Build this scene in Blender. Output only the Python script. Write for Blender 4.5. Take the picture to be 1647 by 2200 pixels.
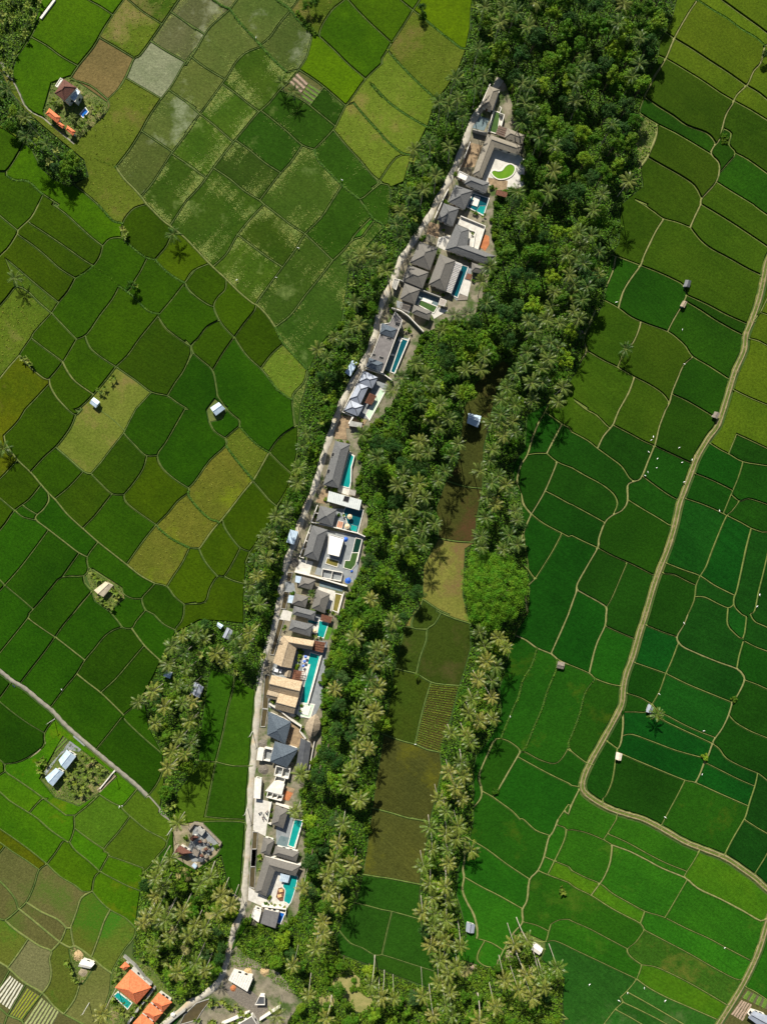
import bpy, math, random
import numpy as np
from mathutils import Vector, Matrix
scene = bpy.context.scene
for o in list(bpy.data.objects): bpy.data.objects.remove(o)
# ------------------------------------------------------------------ camera, sky, sun, exposure
S = 0.22                 # metres per map unit
H = 335.0                # flying height of the drone
CX, CY = 823.5, 1100.0
cam = bpy.data.cameras.new('camera'); camo = bpy.data.objects.new('camera', cam)
scene.collection.objects.link(camo); scene.camera = camo
camo.location = (0, 0, H)
cam.sensor_fit = 'VERTICAL'; cam.angle = 2*math.atan(2200*S/2/H)
cam.clip_start = 1; cam.clip_end = 6000
SUN_EL, SUN_X, SUN_Y = math.radians(40), -0.24, 0.97
sv = Vector((SUN_X*math.cos(SUN_EL), SUN_Y*math.cos(SUN_EL), math.sin(SUN_EL))).normalized()
w = bpy.data.worlds.new('World'); scene.world = w; w.use_nodes = True
nt = w.node_tree; bg = nt.nodes['Background']
sky = nt.nodes.new('ShaderNodeTexSky'); sky.sky_type = 'NISHITA'; sky.sun_disc = False
sky.sun_elevation = SUN_EL; sky.sun_rotation = math.atan2(SUN_X, SUN_Y)
nt.links.new(sky.outputs[0], bg.inputs[0]); bg.inputs[1].default_value = 0.05
sun = bpy.data.lights.new('sun', 'SUN'); suno = bpy.data.objects.new('sun', sun); scene.collection.objects.link(suno)
sun.energy = 5.0; sun.angle = math.radians(0.5); sun.color = (1.0, .945, .84)
suno.rotation_euler = sv.to_track_quat('Z', 'Y').to_euler(); suno.location = (0, 0, 400)
vs = scene.view_settings
vs.view_transform = 'Standard'; vs.look = 'None'; vs.exposure = 0.58; vs.gamma = 1.0; vs.use_curve_mapping = False
scene.render.engine = 'CYCLES'
rnd = random.Random(5)
rng = np.random.RandomState(5)
# ------------------------------------------------------------------ survey data
# Plan coordinates: the plan is read in map units (1 unit = 0.22 m), in sheets (A0..D4) drawn at 3.921x.
SX = {'A': 0, 'B': 400, 'C': 800, 'D': 1227}
TS = 3.9214
def sheet(code):
    return SX[code[0]], int(code[1]) * 440
def sp(code, x, y):
    ox, oy = sheet(code)
    return (ox + x / TS, oy + y / TS)

# field banks; a leading letter gives the kind: none = narrow bank, p = trodden pale path, h = weedy bank
LINES = {
'A0': """
460,0 345,155 275,300 190,420 105,550 115,660
275,320 400,390 500,465 590,520 655,555
740,0 850,60 955,130
1050,0 955,130 870,260 790,400 665,555 590,670
860,330 980,400 1130,490
1130,490 1070,640 1010,740 910,840
590,660 760,720 910,840
910,840 925,900 880,980
1510,0 1440,100 1280,335 1180,470 1130,500 1060,650 1000,750
1080,0 1200,100 1350,195
1440,100 1540,170 1647,250
1270,345 1400,430 1560,520
1065,660 1200,740 1355,830
1647,420 1560,530 1450,720 1350,850 1250,1000 1190,1110 1090,1270 980,1410
1435,765 1540,840 1647,910
1200,1110 1320,1190 1445,1275
1647,1020 1560,1150 1450,1290 1380,1400 1290,1540 1200,1650
1460,1305 1560,1370 1647,1430
p 970,1410 1050,1510 1130,1590 1200,1670 1240,1725
h 800,1335 870,1370 970,1410
0,1450 60,1445 130,1350 200,1220 210,1150
h 60,1480 130,1520 240,1530 330,1610 370,1640
370,1640 330,1725
370,1640 460,1700 500,1725
640,1570 720,1630 830,1725
60,1450 60,1480
0,1070 60,1100 150,1160
""",
'B0': """
h 230,0 300,50 365,75
430,0 370,80 280,160 180,260 80,430 0,550
0,190 80,240 155,290
h 375,85 450,190 560,310 640,400 740,510 850,610
h 760,0 870,80 950,180 1060,280 1120,310
950,0 880,90 780,210 710,310 640,370
1060,310 1040,400 1010,500 950,590
960,590 1060,660 1180,750 1340,890
1120,310 1240,420 1370,550 1500,660
1360,0 1450,100 1560,210 1647,290
1340,0 1230,90 1140,230 1120,300
1647,540 1510,670 1380,850 1340,900 1290,1000 1250,1080 1180,1160 1080,1260
1250,1110 1350,1230 1470,1360 1560,1470 1647,1540
950,600 870,690 790,760 700,870 600,960 500,1080 400,1200 250,1390 130,1560 0,1700
850,610 950,595
950,830 1040,890 1150,980 1255,1065
790,760 950,830
640,940 730,1010 850,1110 970,1220 1080,1270
970,1240 880,1370 780,1480 620,1690
430,1190 540,1270 660,1370 785,1450
250,1430 370,1510 490,1610 620,1690
620,400 500,450 420,530 360,630 310,700 210,840 120,960 0,1120
55,490 160,570 310,660
310,710 420,790 530,880 600,930
120,965 230,1050 395,1195
0,860 110,950
0,1380 170,1500
h 1080,1270 1110,1350 1220,1470 1310,1560 1380,1620 1460,1680
1647,1540 1570,1600 1500,1660 1460,1690
1310,1570 1210,1725
620,1690 660,1725
1460,1690 1490,1725
1340,900 1410,870
h 1410,870 1500,980 1647,1140
h 1540,700 1647,820
1040,890 1140,760
""",
'C0': """
230,0 340,90
400,0 340,90 240,250 160,370 78,500
78,285 160,365
h 420,150 560,270 740,410
340,90 420,150
h 160,470 280,600 400,720 510,820
160,370 130,420 160,470
h 0,720 130,860 280,970 460,1075
h 78,1145 100,1170 240,1290 340,1310
440,0 600,120 760,220
50,1540 200,1330 340,1310
0,1480 50,1540 0,1580
50,1540 130,1560
""",
'D0': """
p 1060,0 990,100 920,220 860,330 790,500 700,640 610,820
h 1060,10 1180,90 1300,160 1420,250 1540,320 1620,390
1250,0 1400,110 1540,210 1647,290
740,250 780,270 860,330
870,340 1010,420 1160,520 1300,610 1455,720
800,505 960,600 1120,700 1250,790 1370,860
700,460 790,505
p 1647,380 1620,400 1590,530 1530,600 1480,710 1390,800 1350,880 1300,960 1270,1060 1240,1180 1200,1230 1170,1300 1230,1370 1240,1450 1210,1540 1150,1610 1090,1680 1085,1725
1480,710 1560,780 1647,850
1380,850 1500,930 1647,1020
1280,1090 1340,1130 1320,1220 1375,1295 1320,1370 1250,1450
1375,1295 1480,1350 1647,1470
1220,1540 1330,1610 1520,1725
1240,1180 1280,1090
610,830 720,900 850,980 960,1060 1120,1120 1180,1170 1210,1220
560,950 700,1040 860,1120 1000,1200 1165,1300
640,1330 780,1410 920,1490 1030,1570 1090,1680
p 715,1050 710,1150 670,1250 630,1340 560,1430
610,820 570,950
520,1680 630,1725
""",
'A1': """
p 330,0 270,110 165,210 150,250 80,360 0,440
0,90 60,140 150,215
450,0 560,80 680,190 780,280 870,350
260,160 400,250 560,360 700,460 790,515
h 820,0 900,80 960,140 1020,155
1220,0 1140,30 1070,100 1040,160 1030,250 1060,310
p 1230,0 1300,60 1380,140 1450,190 1560,280 1647,370
1570,0 1440,170
870,350 930,290 1020,280 1050,290
870,360 850,430 815,490 800,530
h 800,530 740,560 680,600 640,620
165,260 280,340 400,440 510,540 640,620
50,450 180,560 320,680 500,825
640,630 580,730 500,825 440,915
h 810,540 900,590 1010,690
1010,690 950,800 850,930 740,1090 650,1135
h 1060,310 1130,370 1220,440 1310,465
1310,465 1350,420 1410,345 1450,250 1460,200
1240,460 1190,560 1140,640 1110,700
h 1310,470 1400,560 1500,630 1560,660
1647,550 1560,660 1460,790 1350,920 1310,970 1180,1130 1080,1270 980,1365
h 1010,690 1110,760 1190,840 1260,900 1340,920
1560,670 1600,730 1647,770
1340,950 1400,1040 1500,1120 1610,1195
1647,1150 1610,1195 1610,1260 1550,1400 1480,1500 1420,1600
440,910 530,1010 650,1130
440,920 370,990 290,1080 270,1120 200,1220 170,1270
270,1125 380,1210 530,1320
650,1140 600,1220 540,1320 480,1400 420,1470
720,1100 760,1200 850,1280 970,1365
p 540,1330 570,1400 640,1490 780,1590
980,1370 900,1470 800,1590 690,1700 640,1725
p 160,1290 260,1370 370,1460 420,1480
p 420,1470 430,1530 480,1620 570,1720
410,1520 320,1620 220,1725
1000,1370 1060,1420 1160,1490 1280,1580 1410,1610 1500,1670 1590,1725
1280,1580 1150,1720
250,740 340,830 440,910
0,860 70,780 150,690 250,740
50,450 150,690
p 0,1470 80,1370 170,1270
170,1270 160,1290
""",
'B1': """
p 78,370 220,520 330,620 450,740 560,830 600,850 680,930 750,1030
50,0 200,110 330,190 430,250
640,0 560,100 430,260 370,370 320,440 230,520
670,0 780,90 880,170 1000,245
1220,0 1130,120 1000,250 920,380 810,530 690,690 590,830
450,260 560,350 680,440 810,525
1000,260 1110,350 1235,470
h 1490,0 1560,100 1590,130 1647,160 1660,200
1550,120 1460,210 1395,290
1590,130 1520,220 1480,270 1400,300 1320,390 1235,480
1235,490 1130,610 1000,770 880,930 760,1025
h 750,1040 810,1160 900,1260 1020,1390
190,500 60,560 0,640
0,690 80,770 180,840 235,860
340,640 330,720 270,780 235,860 280,970 340,1050 410,1120
580,840 580,890 500,990 420,1100 320,1240 230,1390
270,980 180,1030 110,1120 50,1190 60,1250
0,1150 50,1190
60,1250 130,1310 220,1390 250,1500 265,1610
60,1250 0,1360
430,1130 480,1230 550,1310 630,1380 690,1450
810,1180 740,1240 680,1310 630,1380
690,1470 620,1570 510,1720
h 690,1450 760,1550 850,1620 890,1640
1020,1400 990,1500 900,1600 900,1725
265,1610 340,1720
""",
'C1': """
0,100 70,160 150,230
""",
'D1': """
520,-60 600,0 700,70 770,120 880,150 995,195
p 1085,0 1040,90 995,195
995,195 1060,280 1110,330 1180,380 1330,460 1470,540 1600,600
1100,0 1270,110 1440,220 1647,360
1500,0 1647,95
p 770,125 710,220 650,340 600,450 580,510 500,620 430,740 395,865
330,420 450,465 580,515 720,570 850,630 935,680 965,765
p 370,440 345,560 290,690
p 965,765 920,860 860,960 805,1070
975,760 1130,840 1300,930 1470,1005
970,825 1080,890 1200,970 1340,1050 1440,1100
280,810 390,870 500,950 640,1010 805,1070 900,1140 960,1200 1015,1280 1150,1360 1320,1470
p 580,995 550,1090 500,1180 440,1190
260,1040 350,1110 430,1180 440,1220 385,1370
p 210,870 150,1000 100,1130 125,1230 70,1320
125,1230 260,1310 385,1370 520,1450 640,1510 760,1590 820,1670
p 525,1460 480,1580 400,1725
p 1015,1285 940,1350 900,1440 850,1560 820,1670 790,1725
850,1600 960,1650 1090,1725
1590,910 1647,930
1500,1130 1570,1150 1647,1190
1360,1560 1480,1620 1647,1690
1640,800 1590,900 1530,980
0,1630 130,1715
""",
'A2': """
220,0 150,110 40,220
570,0 640,45 690,0
640,50 600,150 530,250 470,320 380,400 265,525
p 40,220 60,300 150,420 265,530 340,620 410,700 480,770 570,880 700,1000 830,1115 950,1210 1070,1305 1190,1400 1310,1465
820,-30 840,0 950,80 1045,170
1160,0 1100,90 1045,200
1045,205 1140,300 1230,385 1330,385
1560,0 1480,140 1400,280 1330,385 1370,490 1480,590 1590,660
1240,395 1210,500 1130,620 1050,715
1045,205 950,320 850,450 770,540
480,325 590,420 710,525 770,545
700,530 590,650 475,745
780,550 860,630 950,710 1050,715
1050,715 1060,770 1150,850 1320,970
950,710 880,800 800,900 705,995
1590,660 1590,700 1500,770 1420,870 1320,970 1200,1120 1070,1305
h 1340,1000 1450,1090 1600,1165
1320,970 1340,1000
1600,1170 1540,1290 1460,1410 1410,1490
1310,1465 1410,1490 1470,1570 1555,1640
1310,1470 1250,1530 1200,1590 1210,1650 1230,1690
1555,1640 1647,1625
1555,1640 1550,1725
0,590 60,530 130,450
340,650 250,760 130,850 60,950 0,1025
0,740 70,800 130,850 200,905 310,930
200,810 260,850 320,885
p 410,700 415,770 370,840 315,890 310,930 400,1000 530,1100 660,1200 740,1240
410,1020 300,1170 170,1340 50,1475 0,1530
820,1130 740,1240 750,1330
670,1210 600,1310 530,1410
750,1330 710,1400 530,1410 440,1500 350,1610 250,1720
750,1330 860,1400 960,1470 1040,1550 1120,1590 1200,1590
0,1430 50,1480 170,1580 280,1675
710,1400 720,1460 780,1530
p 780,1530 700,1620 620,1720
1230,1680 1300,1725
1230,1690 1200,1725
""",
'B2': """
21,660 80,600 200,430 335,305 330,240
200,110 240,180 330,235
330,235 450,140
340,0 400,50 450,90 455,150
h 455,150 540,240 620,310 700,360
940,130 830,200 760,270 705,350
900,0 915,130 940,140 945,250 930,400 890,540
705,380 790,450 890,540
h 340,310 420,420 520,540 560,590
p 705,375 640,470 570,590 480,700 380,830 300,930 220,1020 130,1150 110,1170
580,620 640,690 700,760 765,815
890,540 860,650 800,760 765,815 720,940 640,1050 590,1130 540,1195
305,930 330,1000 400,1100 460,1165 540,1195
h 21,690 30,740 120,850 200,920 260,940
110,1170 150,1260 210,1340 265,1400
455,1170 400,1280 325,1400 265,1405 200,1510 160,1620 31,1635
330,1410 400,1440 490,1465
160,1625 210,1670 270,1725
31,1165 110,1170
540,1195 500,1290
""",
'C2': """
600,590 620,600 790,650 930,665 960,670
530,1080 560,1085 700,1110 870,1120 890,1120
420,1600 440,1610 560,1690 640,1725
350,1725 400,1660 440,1615
p 1400,100 1345,240 1300,385 1250,460 1220,560 1220,650 1250,720 1270,800 1335,880
1310,380 1380,370 1465,370
p 1590,130 1520,260 1465,370
1465,370 1550,440 1647,480
p 1550,440 1500,570 1430,720 1335,870
1450,685 1540,730 1647,790
1335,890 1440,960 1590,1040 1647,1070
p 1340,900 1280,1000 1250,1100
1590,1045 1520,1180 1440,1310 1370,1420
1250,1300 1310,1350 1360,1415 1460,1460 1647,1545
p 1360,1415 1310,1480 1290,1580 1300,1700
1400,100 1450,20 1500,-80
1450,20 1590,120 1647,150
1520,310 1647,380
""",
'D2': """
0,-100 120,0 210,50 310,150 345,130
p 400,0 370,70 345,130 270,220 220,320
0,190 130,260 220,330 330,410 420,480 480,570 515,600
360,140 480,200 590,260 690,305 850,380 990,445
p 790,0 740,130 700,290 640,440 580,580 520,605 470,640 470,770 420,850 340,890 280,950 230,1080 220,1160 140,1300 50,1460 40,1530 0,1640 -28,1725
1080,0 1190,60 1240,90
595,560 700,640 800,710 870,750
480,765 600,840 720,910 815,970
0,490 120,560 250,630 350,710 385,790 355,870
0,800 130,870 275,950
0,1060 100,1110 220,1165 340,1230 500,1300 680,1390
460,1300 400,1440 340,1580 290,1665
p 50,1520 140,1570 230,1620 290,1665 290,1725
1185,300 1250,340 1330,380 1440,440 1647,475
1470,0 1385,210 1320,370
1390,210 1500,260 1647,330
1440,440 1400,570 1350,690 1280,860
1040,540 1190,600 1350,680
1345,720 1410,770 1480,750 1560,770 1647,800
960,750 1080,790 1200,840 1300,890 1420,950 1510,1000 1600,1030 1647,1030
1410,770 1350,850 1300,900 1230,1060 1170,1210 1130,1320 1080,1400
800,1295 940,1350 1080,1400 1200,1480 1370,1565
780,1380 860,1390 960,1440 1045,1480
1080,1410 1045,1480 1030,1600 975,1725
1510,1000 1470,1150 1430,1340 1390,1520 1365,1590 1370,1660 1430,1725
1647,1220 1610,1380 1570,1540 1540,1690 1500,1720
1040,1575 1120,1580 1220,1630 1315,1670 1365,1640
1315,1670 1310,1725
-28,150 0,190
""",
'A3': """
250,0 240,30 130,170 0,330
620,0 540,90 470,190 370,330 260,470 180,575
p 240,30 350,110 470,190 600,290 720,385
950,0 1000,60 1040,110 1115,115 1150,60 1205,0
1040,105 960,130 880,190 800,290 720,385 650,500 550,620 440,770
p 1115,120 1210,250 1290,330 1380,410
1290,0 1380,80 1480,130
1550,0 1530,60 1480,130 1510,200
1215,265 1100,400 980,540 855,655
p 650,500 750,580 855,660 950,750 1045,845
1045,845 1110,790 1200,740
1045,870 940,980 815,1135
1045,845 1050,880 1150,980 1250,1070 1380,1180
80,600 0,710
0,730 110,820 250,920 380,995
460,880 380,1000 370,1110 190,1230 50,1255 0,1220
1380,1180 1380,1280 1340,1400 1270,1500 1240,1530
50,1255 50,1320 150,1390 280,1480 400,1570 560,1690
0,1490 90,1570 250,1670 330,1725
0,1350 50,1320
400,1550 350,1560 250,1670
840,1515 740,1610 640,1690 630,1725
840,1515 940,1580 1020,1615
1150,1480 1050,1600 1020,1620 1100,1700
560,1690 640,1690
""",
'B3': """
405,470 400,600 350,800 310,1000 260,1200 250,1240 210,1450 160,1700
60,1220 100,1230 250,1240
250,1245 400,1275 560,1275
160,1700 300,1715 500,1725
80,1500 60,1240
160,1700 155,1725 
""",
'C3': """
350,0 330,110 460,125
280,105 330,110
570,0 520,80 460,125 450,220 400,360 370,490
540,-30 600,0 700,40 800,70 850,90
140,440 270,475 370,500 490,570 600,590 740,600
490,580 440,740 400,900 360,1080
70,1000 230,1060 360,1095 460,1140 590,1165
-30,1625 150,1670 300,1715 460,1740
p 1210,180 1290,215 1380,280 1500,330 1560,380 1647,420
1160,150 1210,180
h 1380,290 1340,420 1260,560 1230,680 1160,840 1090,1010 1080,1045
p 1647,0 1580,150 1505,320
h 1550,390 1540,470 1470,640 1420,800 1350,960 1290,1110 1245,1150
1040,1045 1080,1045 1150,1070 1220,1120 1245,1150 1290,1160 1400,1220 1530,1255 1600,1200 1647,1120
p 1010,1080 930,1260 895,1370 920,1490 900,1560 850,1620
p 1245,1155 1170,1280 1100,1400 1050,1490
1225,1200 1350,1270 1500,1350 1647,1420
925,1490 1000,1530 1100,1600 1180,1660 1240,1725
1050,1490 1010,1535
1647,1600 1560,1725
""",
'D3': """
p 290,0 280,95 220,220 180,350 150,485
290,100 400,150 530,205
0,420 140,490 200,540 320,585 430,605
h 185,555 110,660 70,820 20,960 0,1010 -28,1070
640,95 760,145 880,185
p 970,0 940,90 885,185 920,260 1050,325 1220,395 1385,455 1440,510 1450,560 1400,670 1350,740
890,255 840,390 790,500 740,640 675,755
530,405 660,450 790,495
800,520 960,580 1150,660 1340,735
470,665 580,700 670,750
430,820 530,820 630,820 670,750
p 430,840 430,960 410,1090 385,1130
430,1020 510,1010 680,1070 880,1145 1100,1205
290,1060 390,1110
385,1140 370,1220 340,1400 290,1520 265,1545 255,1600
400,1165 550,1230 740,1310 950,1395 1040,1415 1250,1510 1480,1610
630,820 730,870 870,940 1020,1010 1180,1085
730,820 800,850 930,920 1060,980 1205,1035
670,760 730,820
p 1355,740 1320,840 1270,950 1205,1040 1180,1095 1150,1180 1120,1230 1080,1340 1040,1415
1325,850 1380,910 1500,980 1647,1040
1190,1100 1240,1130 1300,1210 1430,1280 1565,1335
1140,1255 1270,1320 1400,1385 1540,1445
1565,1335 1540,1450 1500,1570 1470,1680 1450,1725
1565,1340 1600,1360 1647,1400
950,1400 890,1520 830,1630 780,1725
1310,0 1310,80 1350,140 1440,200 1470,20
1430,-10 1470,20
1510,0 1540,60 1647,110
1445,220 1540,270 1647,310
1445,200 1445,220 1410,340 1390,450
1450,550 1560,590 1647,630
0,1155 110,1240 160,1260
0,1440 60,1450
p 60,1480 0,1600 -28,1680
390,1660 375,1725
""",
'A4': """
0,75 110,150 260,260 400,375
210,0 160,80 110,150
0,190 110,270 220,340 330,420
390,380 330,430 290,560 230,690 160,760 50,850 0,840
0,520 70,590 130,670 155,750
0,280 45,225
330,0 430,90 560,180
630,0 630,80 590,190 540,180 480,270 415,375
590,190 640,260 750,350 840,435
415,385 510,480 630,550 700,605 780,605
640,80 760,170 880,250
1095,0 1000,110 880,250 920,290 880,370 845,435 800,490 775,600
930,310 1050,350 1210,410
850,440 960,500 1080,560 1210,610
1100,0 1240,90 1410,190 1330,310 1270,390 1210,450
1210,410 1215,620
1460,60 1410,190
780,610 850,690 930,760 1060,830 1150,920
p 760,610 690,660 650,770 610,880 600,910 610,1000 625,1060
p 930,765 880,860 840,980 775,1155
p 225,700 350,780 480,840 540,890 560,915 600,915
p 165,770 280,850 400,950 500,1030 590,1080 640,1070 770,1160 860,1240 945,1300
p 560,915 540,970 510,1030 435,1110
p 50,855 120,920 240,1005 340,1070 435,1110 420,1180 435,1280 420,1380 360,1465
p 240,1010 160,1130 70,1250
p 0,1205 70,1250 200,1370 360,1465 450,1570 530,1635
1180,880 1150,930 1130,1000 1050,1100 980,1220 945,1300 930,1450 880,1600 840,1725
p 690,1330 670,1400 630,1520 550,1630 530,1635
550,1640 700,1725
80,1280 0,1420
220,1390 70,1650 40,1725
345,1470 190,1690 200,1725
0,1590 70,1650 200,1700
640,1070 610,1100
""",
'B4': """
90,30 150,20 330,15 500,30 500,100
500,30 490,300 460,570 430,650
1470,460 1490,465 1647,490
1350,685 1370,690 1500,720 1647,760
1270,930 1290,940 1380,1040 1480,1080 1580,1140 1647,1140
1580,1140 1620,1290
""",
'C4': """
330,-10 440,15 500,20
78,488 150,500 430,555 460,560
78,755 180,780 380,835 440,845
160,790 120,950 65,1130
78,1140 150,1160 350,1225 530,1280
p 780,140 775,320 760,420 770,490 755,590 790,690 850,800 880,920 880,990 870,1000
800,160 830,175 960,250 1120,370 1315,500
780,490 920,570 1060,640 1255,750
1240,-20 1270,0 1370,90 1475,130
p 1570,0 1520,100 1480,160 1440,320 1390,430 1320,510 1300,680 1260,760 1260,870 1190,950 1120,1070 1060,1190 1045,1240
1560,50 1625,80 1610,180 1530,350 1470,470
1460,320 1530,350 1647,395
1390,430 1470,465 1647,530
870,990 1000,1040 1095,1100
940,1030 890,1120 885,1190 960,1240 1045,1245
1280,865 1380,890 1480,940
1647,600 1600,640 1530,790 1500,880 1480,950 1450,1030 1360,1020 1240,970
1500,880 1570,845 1647,840
1460,1030 1530,1020 1647,1070
1440,1090 1647,1180
1400,1560 1520,1600 1647,1680
""",
'D4': """
370,0 300,120 265,170
0,85 120,110 265,170 340,215
300,120 460,190 640,290 800,370 965,435
p 340,215 480,265 630,340 760,410 950,490 1060,580 1250,670 1440,770 1580,850 1647,840
p 330,220 325,350 280,470 235,540 165,635
1080,255 1020,360 970,435 945,485
970,510 900,630 800,800 780,820
0,430 120,490 240,540 340,620 480,700 620,775 770,820 960,915 1150,1000 1280,1070 1510,1190
-28,550 40,580 165,640 320,740 450,810 575,875 610,930
615,775 580,870
615,930 800,1030 990,1130 1180,1240 1370,1340 1440,1345
610,930 540,1030 470,1090 490,1150 590,1225
0,855 150,920 300,1000 470,1090
590,1225 700,1240 860,1310 1050,1410 1320,1570
0,1085 170,1165 370,1260 540,1340
595,1235 545,1345 460,1450 410,1495
545,1345 650,1420 800,1500 960,1570 1235,1690
0,1305 120,1370 260,1440 410,1500 435,1540 540,1590 700,1670 800,1725
435,1540 365,1600 270,1725
0,1560 130,1630 270,1720
365,1600 480,1660 590,1725
0,1410 190,1510 360,1600
460,1450 640,1550 880,1690 940,1725
1280,310 1350,170 1445,10
1530,470 1600,360 1647,280
1450,0 1560,70 1647,120
770,0 745,65
1480,1420 1540,1450 1647,1520
""",
}

# lanes and tracks: kind, width (map units), centre line in map units
MAIN_LANE = [(1075,170),(1045,215),(1015,260),(1000,300),(985,340),(965,385),(945,420),(925,460),(905,490),(880,530),(860,560),(845,600),(825,640),(812,680),(808,710),(795,750),(775,790),(755,825),(735,865),(722,900),(706,945),(692,990),(678,1040),(660,1086),(645,1125),(633,1165),(618,1200),(609,1240),(601,1280),(595,1320),(585,1360),(570,1405),(560,1445),(555,1500),(550,1560),(545,1620),(540,1680),(536,1740),(533,1800),(529,1850),(526,1900),(524,1940),(518,1965),(503,1995),(495,2025),(489,2055),(482,2082),(468,2112),(436,2140),(410,2155),(378,2180),(340,2215),(300,2260)]
def spl(code, s):
    return [sp(code, *map(float, q.split(','))) for q in s.split()]
TRACK = [(1760,250),(1690,470)] + spl('D1', "1655,450 1615,620 1580,780 1520,960 1465,1100 1450,1230 1375,1400 1325,1560 1275,1725") \
      + spl('D2', "1225,140 1150,240 1060,390 1010,520 950,680 905,800 870,960 815,1150 740,1340 685,1500 620,1725") \
      + spl('D3', "570,150 515,350 460,500 435,620 420,760 340,920 250,1080 170,1220 110,1350 90,1440 110,1500 200,1570 330,1640 480,1690 600,1725") \
      + spl('D4', "750,75 950,190 1100,250 1300,330 1450,430 1560,510 1647,590") + [(1760,2000)]
LANES = [
 ('lane', 15.0, MAIN_LANE),
 ('lane', 9.0, [(-95,1370)] + spl('A3', "0,475 100,555 210,620 340,730 440,810 540,920 650,1020 780,1130 910,1240 1020,1330 1150,1440 1250,1540 1380,1690 1430,1760")),
 ('lane', 8.0, [(-40,110)] + spl('A0', "10,530 60,620 110,700 160,800 200,890 270,960 370,1010 450,1080 540,1150 640,1230")),
 ('lane', 7.0, spl('B4', "150,400 250,450 330,560 400,640 470,690")),
 ('track', 15.0, TRACK),
 ('track', 14.0, spl('D4', "1800,520 1690,760 1640,890 1590,1060 1530,1210 1440,1390 1340,1560 1240,1720 1190,1820 1130,2030")),
]

FOREST = {
 'north': [(1060,-60),(1480,-60),(1450,0),(1438,50),(1415,90),(1410,125),(1380,185),(1372,245),(1375,262),(1365,300),(1372,350),(1378,400),(1330,440),(1327,520),(1310,550),(1300,620),(1292,655),(1275,680),(1255,720),(1245,780),(1215,830),(1190,860),(1130,890),(1125,960),(1100,1000),(1102,1030),(1115,1060),(1120,1110),(1125,1170),(1132,1210),(1135,1270),(1130,1320),(1110,1350),(1095,1390),(1083,1440),(1070,1480),(1075,1530),(1060,1570),(1040,1600),(1022,1620),(1015,1650),(1015,1760),(1005,1810),(985,1850),(978,1920),(990,1960),(1000,2010),(985,2040),(960,2060),(940,2100),(930,2125),(935,2090),(920,2040),(910,2010),(900,1950),(905,1880),(915,1830),(925,1760),(935,1720),(950,1650),(945,1610),(970,1540),(985,1480),(998,1440),(1012,1390),(1010,1335),(995,1280),(1000,1180),(1020,1165),(1025,1110),(1037,1050),(1040,960),(1058,880),(1068,838),(1098,787),(1080,772),(1045,800),(1012,830),(994,880),(985,960),(978,1000),(955,1035),(935,1090),(940,1157),(908,1215),(905,1290),(870,1340),(850,1420),(843,1450),(825,1570),(805,1680),(795,1760),(780,1870),(765,1930),(735,1980),(720,2015),(640,2005),(610,1995),(640,1960),(655,1880),(658,1800),(645,1720),(660,1660),(690,1600),(692,1540),(697,1440),(717,1370),(737,1310),(757,1260),(785,1200),(787,1150),(792,1090),(762,1050),(777,1000),(772,940),(800,910),(835,880),(855,840),(885,770),(905,720),(960,692),(1010,690),(1040,640),(1050,590),(1075,560),(1055,510),(1060,450),(1075,410),(1125,405),(1130,330),(1108,250),(1085,180),(1066,160),(1060,100)],  # eastern margin takes in shaded field, dark forest floor standing in for shade
 'lane_side': [(1025,-60),(1012,20),(1010,60),(1000,110),(985,150),(960,190),(935,220),(920,270),(900,310),(880,350),(868,392),(838,405),(840,440),(835,480),(790,530),(752,570),(745,630),(735,690),(690,740),(672,780),(662,820),(648,870),(642,920),(640,960),(633,1020),(605,1080),(580,1130),(558,1180),(530,1210),(525,1280),(525,1340),(555,1470),(572,1390),(588,1330),(594,1290),(602,1235),(610,1195),(626,1160),(638,1120),(652,1085),(670,1040),(684,990),(698,940),(714,895),(727,860),(747,820),(767,785),(787,745),(800,705),(804,675),(817,635),(837,595),(852,555),(872,525),(897,485),(917,455),(937,415),(957,380),(977,335),(992,295),(1007,255),(1037,210),(1066,160),(1060,100),(1060,-60)],
 'west_clump': [(525,1340),(480,1335),(430,1332),(378,1360),(350,1415),(312,1490),(322,1560),(352,1620),(352,1700),(343,1745),(372,1765),(380,1700),(425,1640),(432,1560),(445,1470),(452,1435),(500,1450),(550,1482),(555,1470)],
 'south_west_grove': [(310,1870),(340,1862),(375,1845),(420,1872),(475,1838),(490,1905),(515,1945),(498,1990),(490,2025),(480,2060),(470,2095),(450,2118),(420,2136),(385,2155),(345,2103),(325,2075),(285,2055),(292,2000),(298,1950)],
 'south_bush': [(535,1985),(560,1992),(610,1995),(640,2005),(720,2015),(730,2050),(790,2072),(860,2100),(930,2125),(960,2060),(1000,2065),(1065,2080),(1085,2040),(1100,2015),(1150,2030),(1160,2060),(1210,2100),(1205,2150),(1215,2260),(600,2260),(620,2190),(650,2150),(600,2090),(540,2060),(505,2030)],
 'north_west_bananas': [(-60,-60),(100,-60),(85,20),(70,65),(42,110),(28,150),(28,172),(12,160),(-60,80)],
 'north_west_trees': [(-60,150),(0,150),(16,185),(46,232),(92,272),(140,312),(180,345),(190,380),(150,400),(118,385),(90,360),(70,320),(48,300),(20,280),(-60,240)],
}
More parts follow.
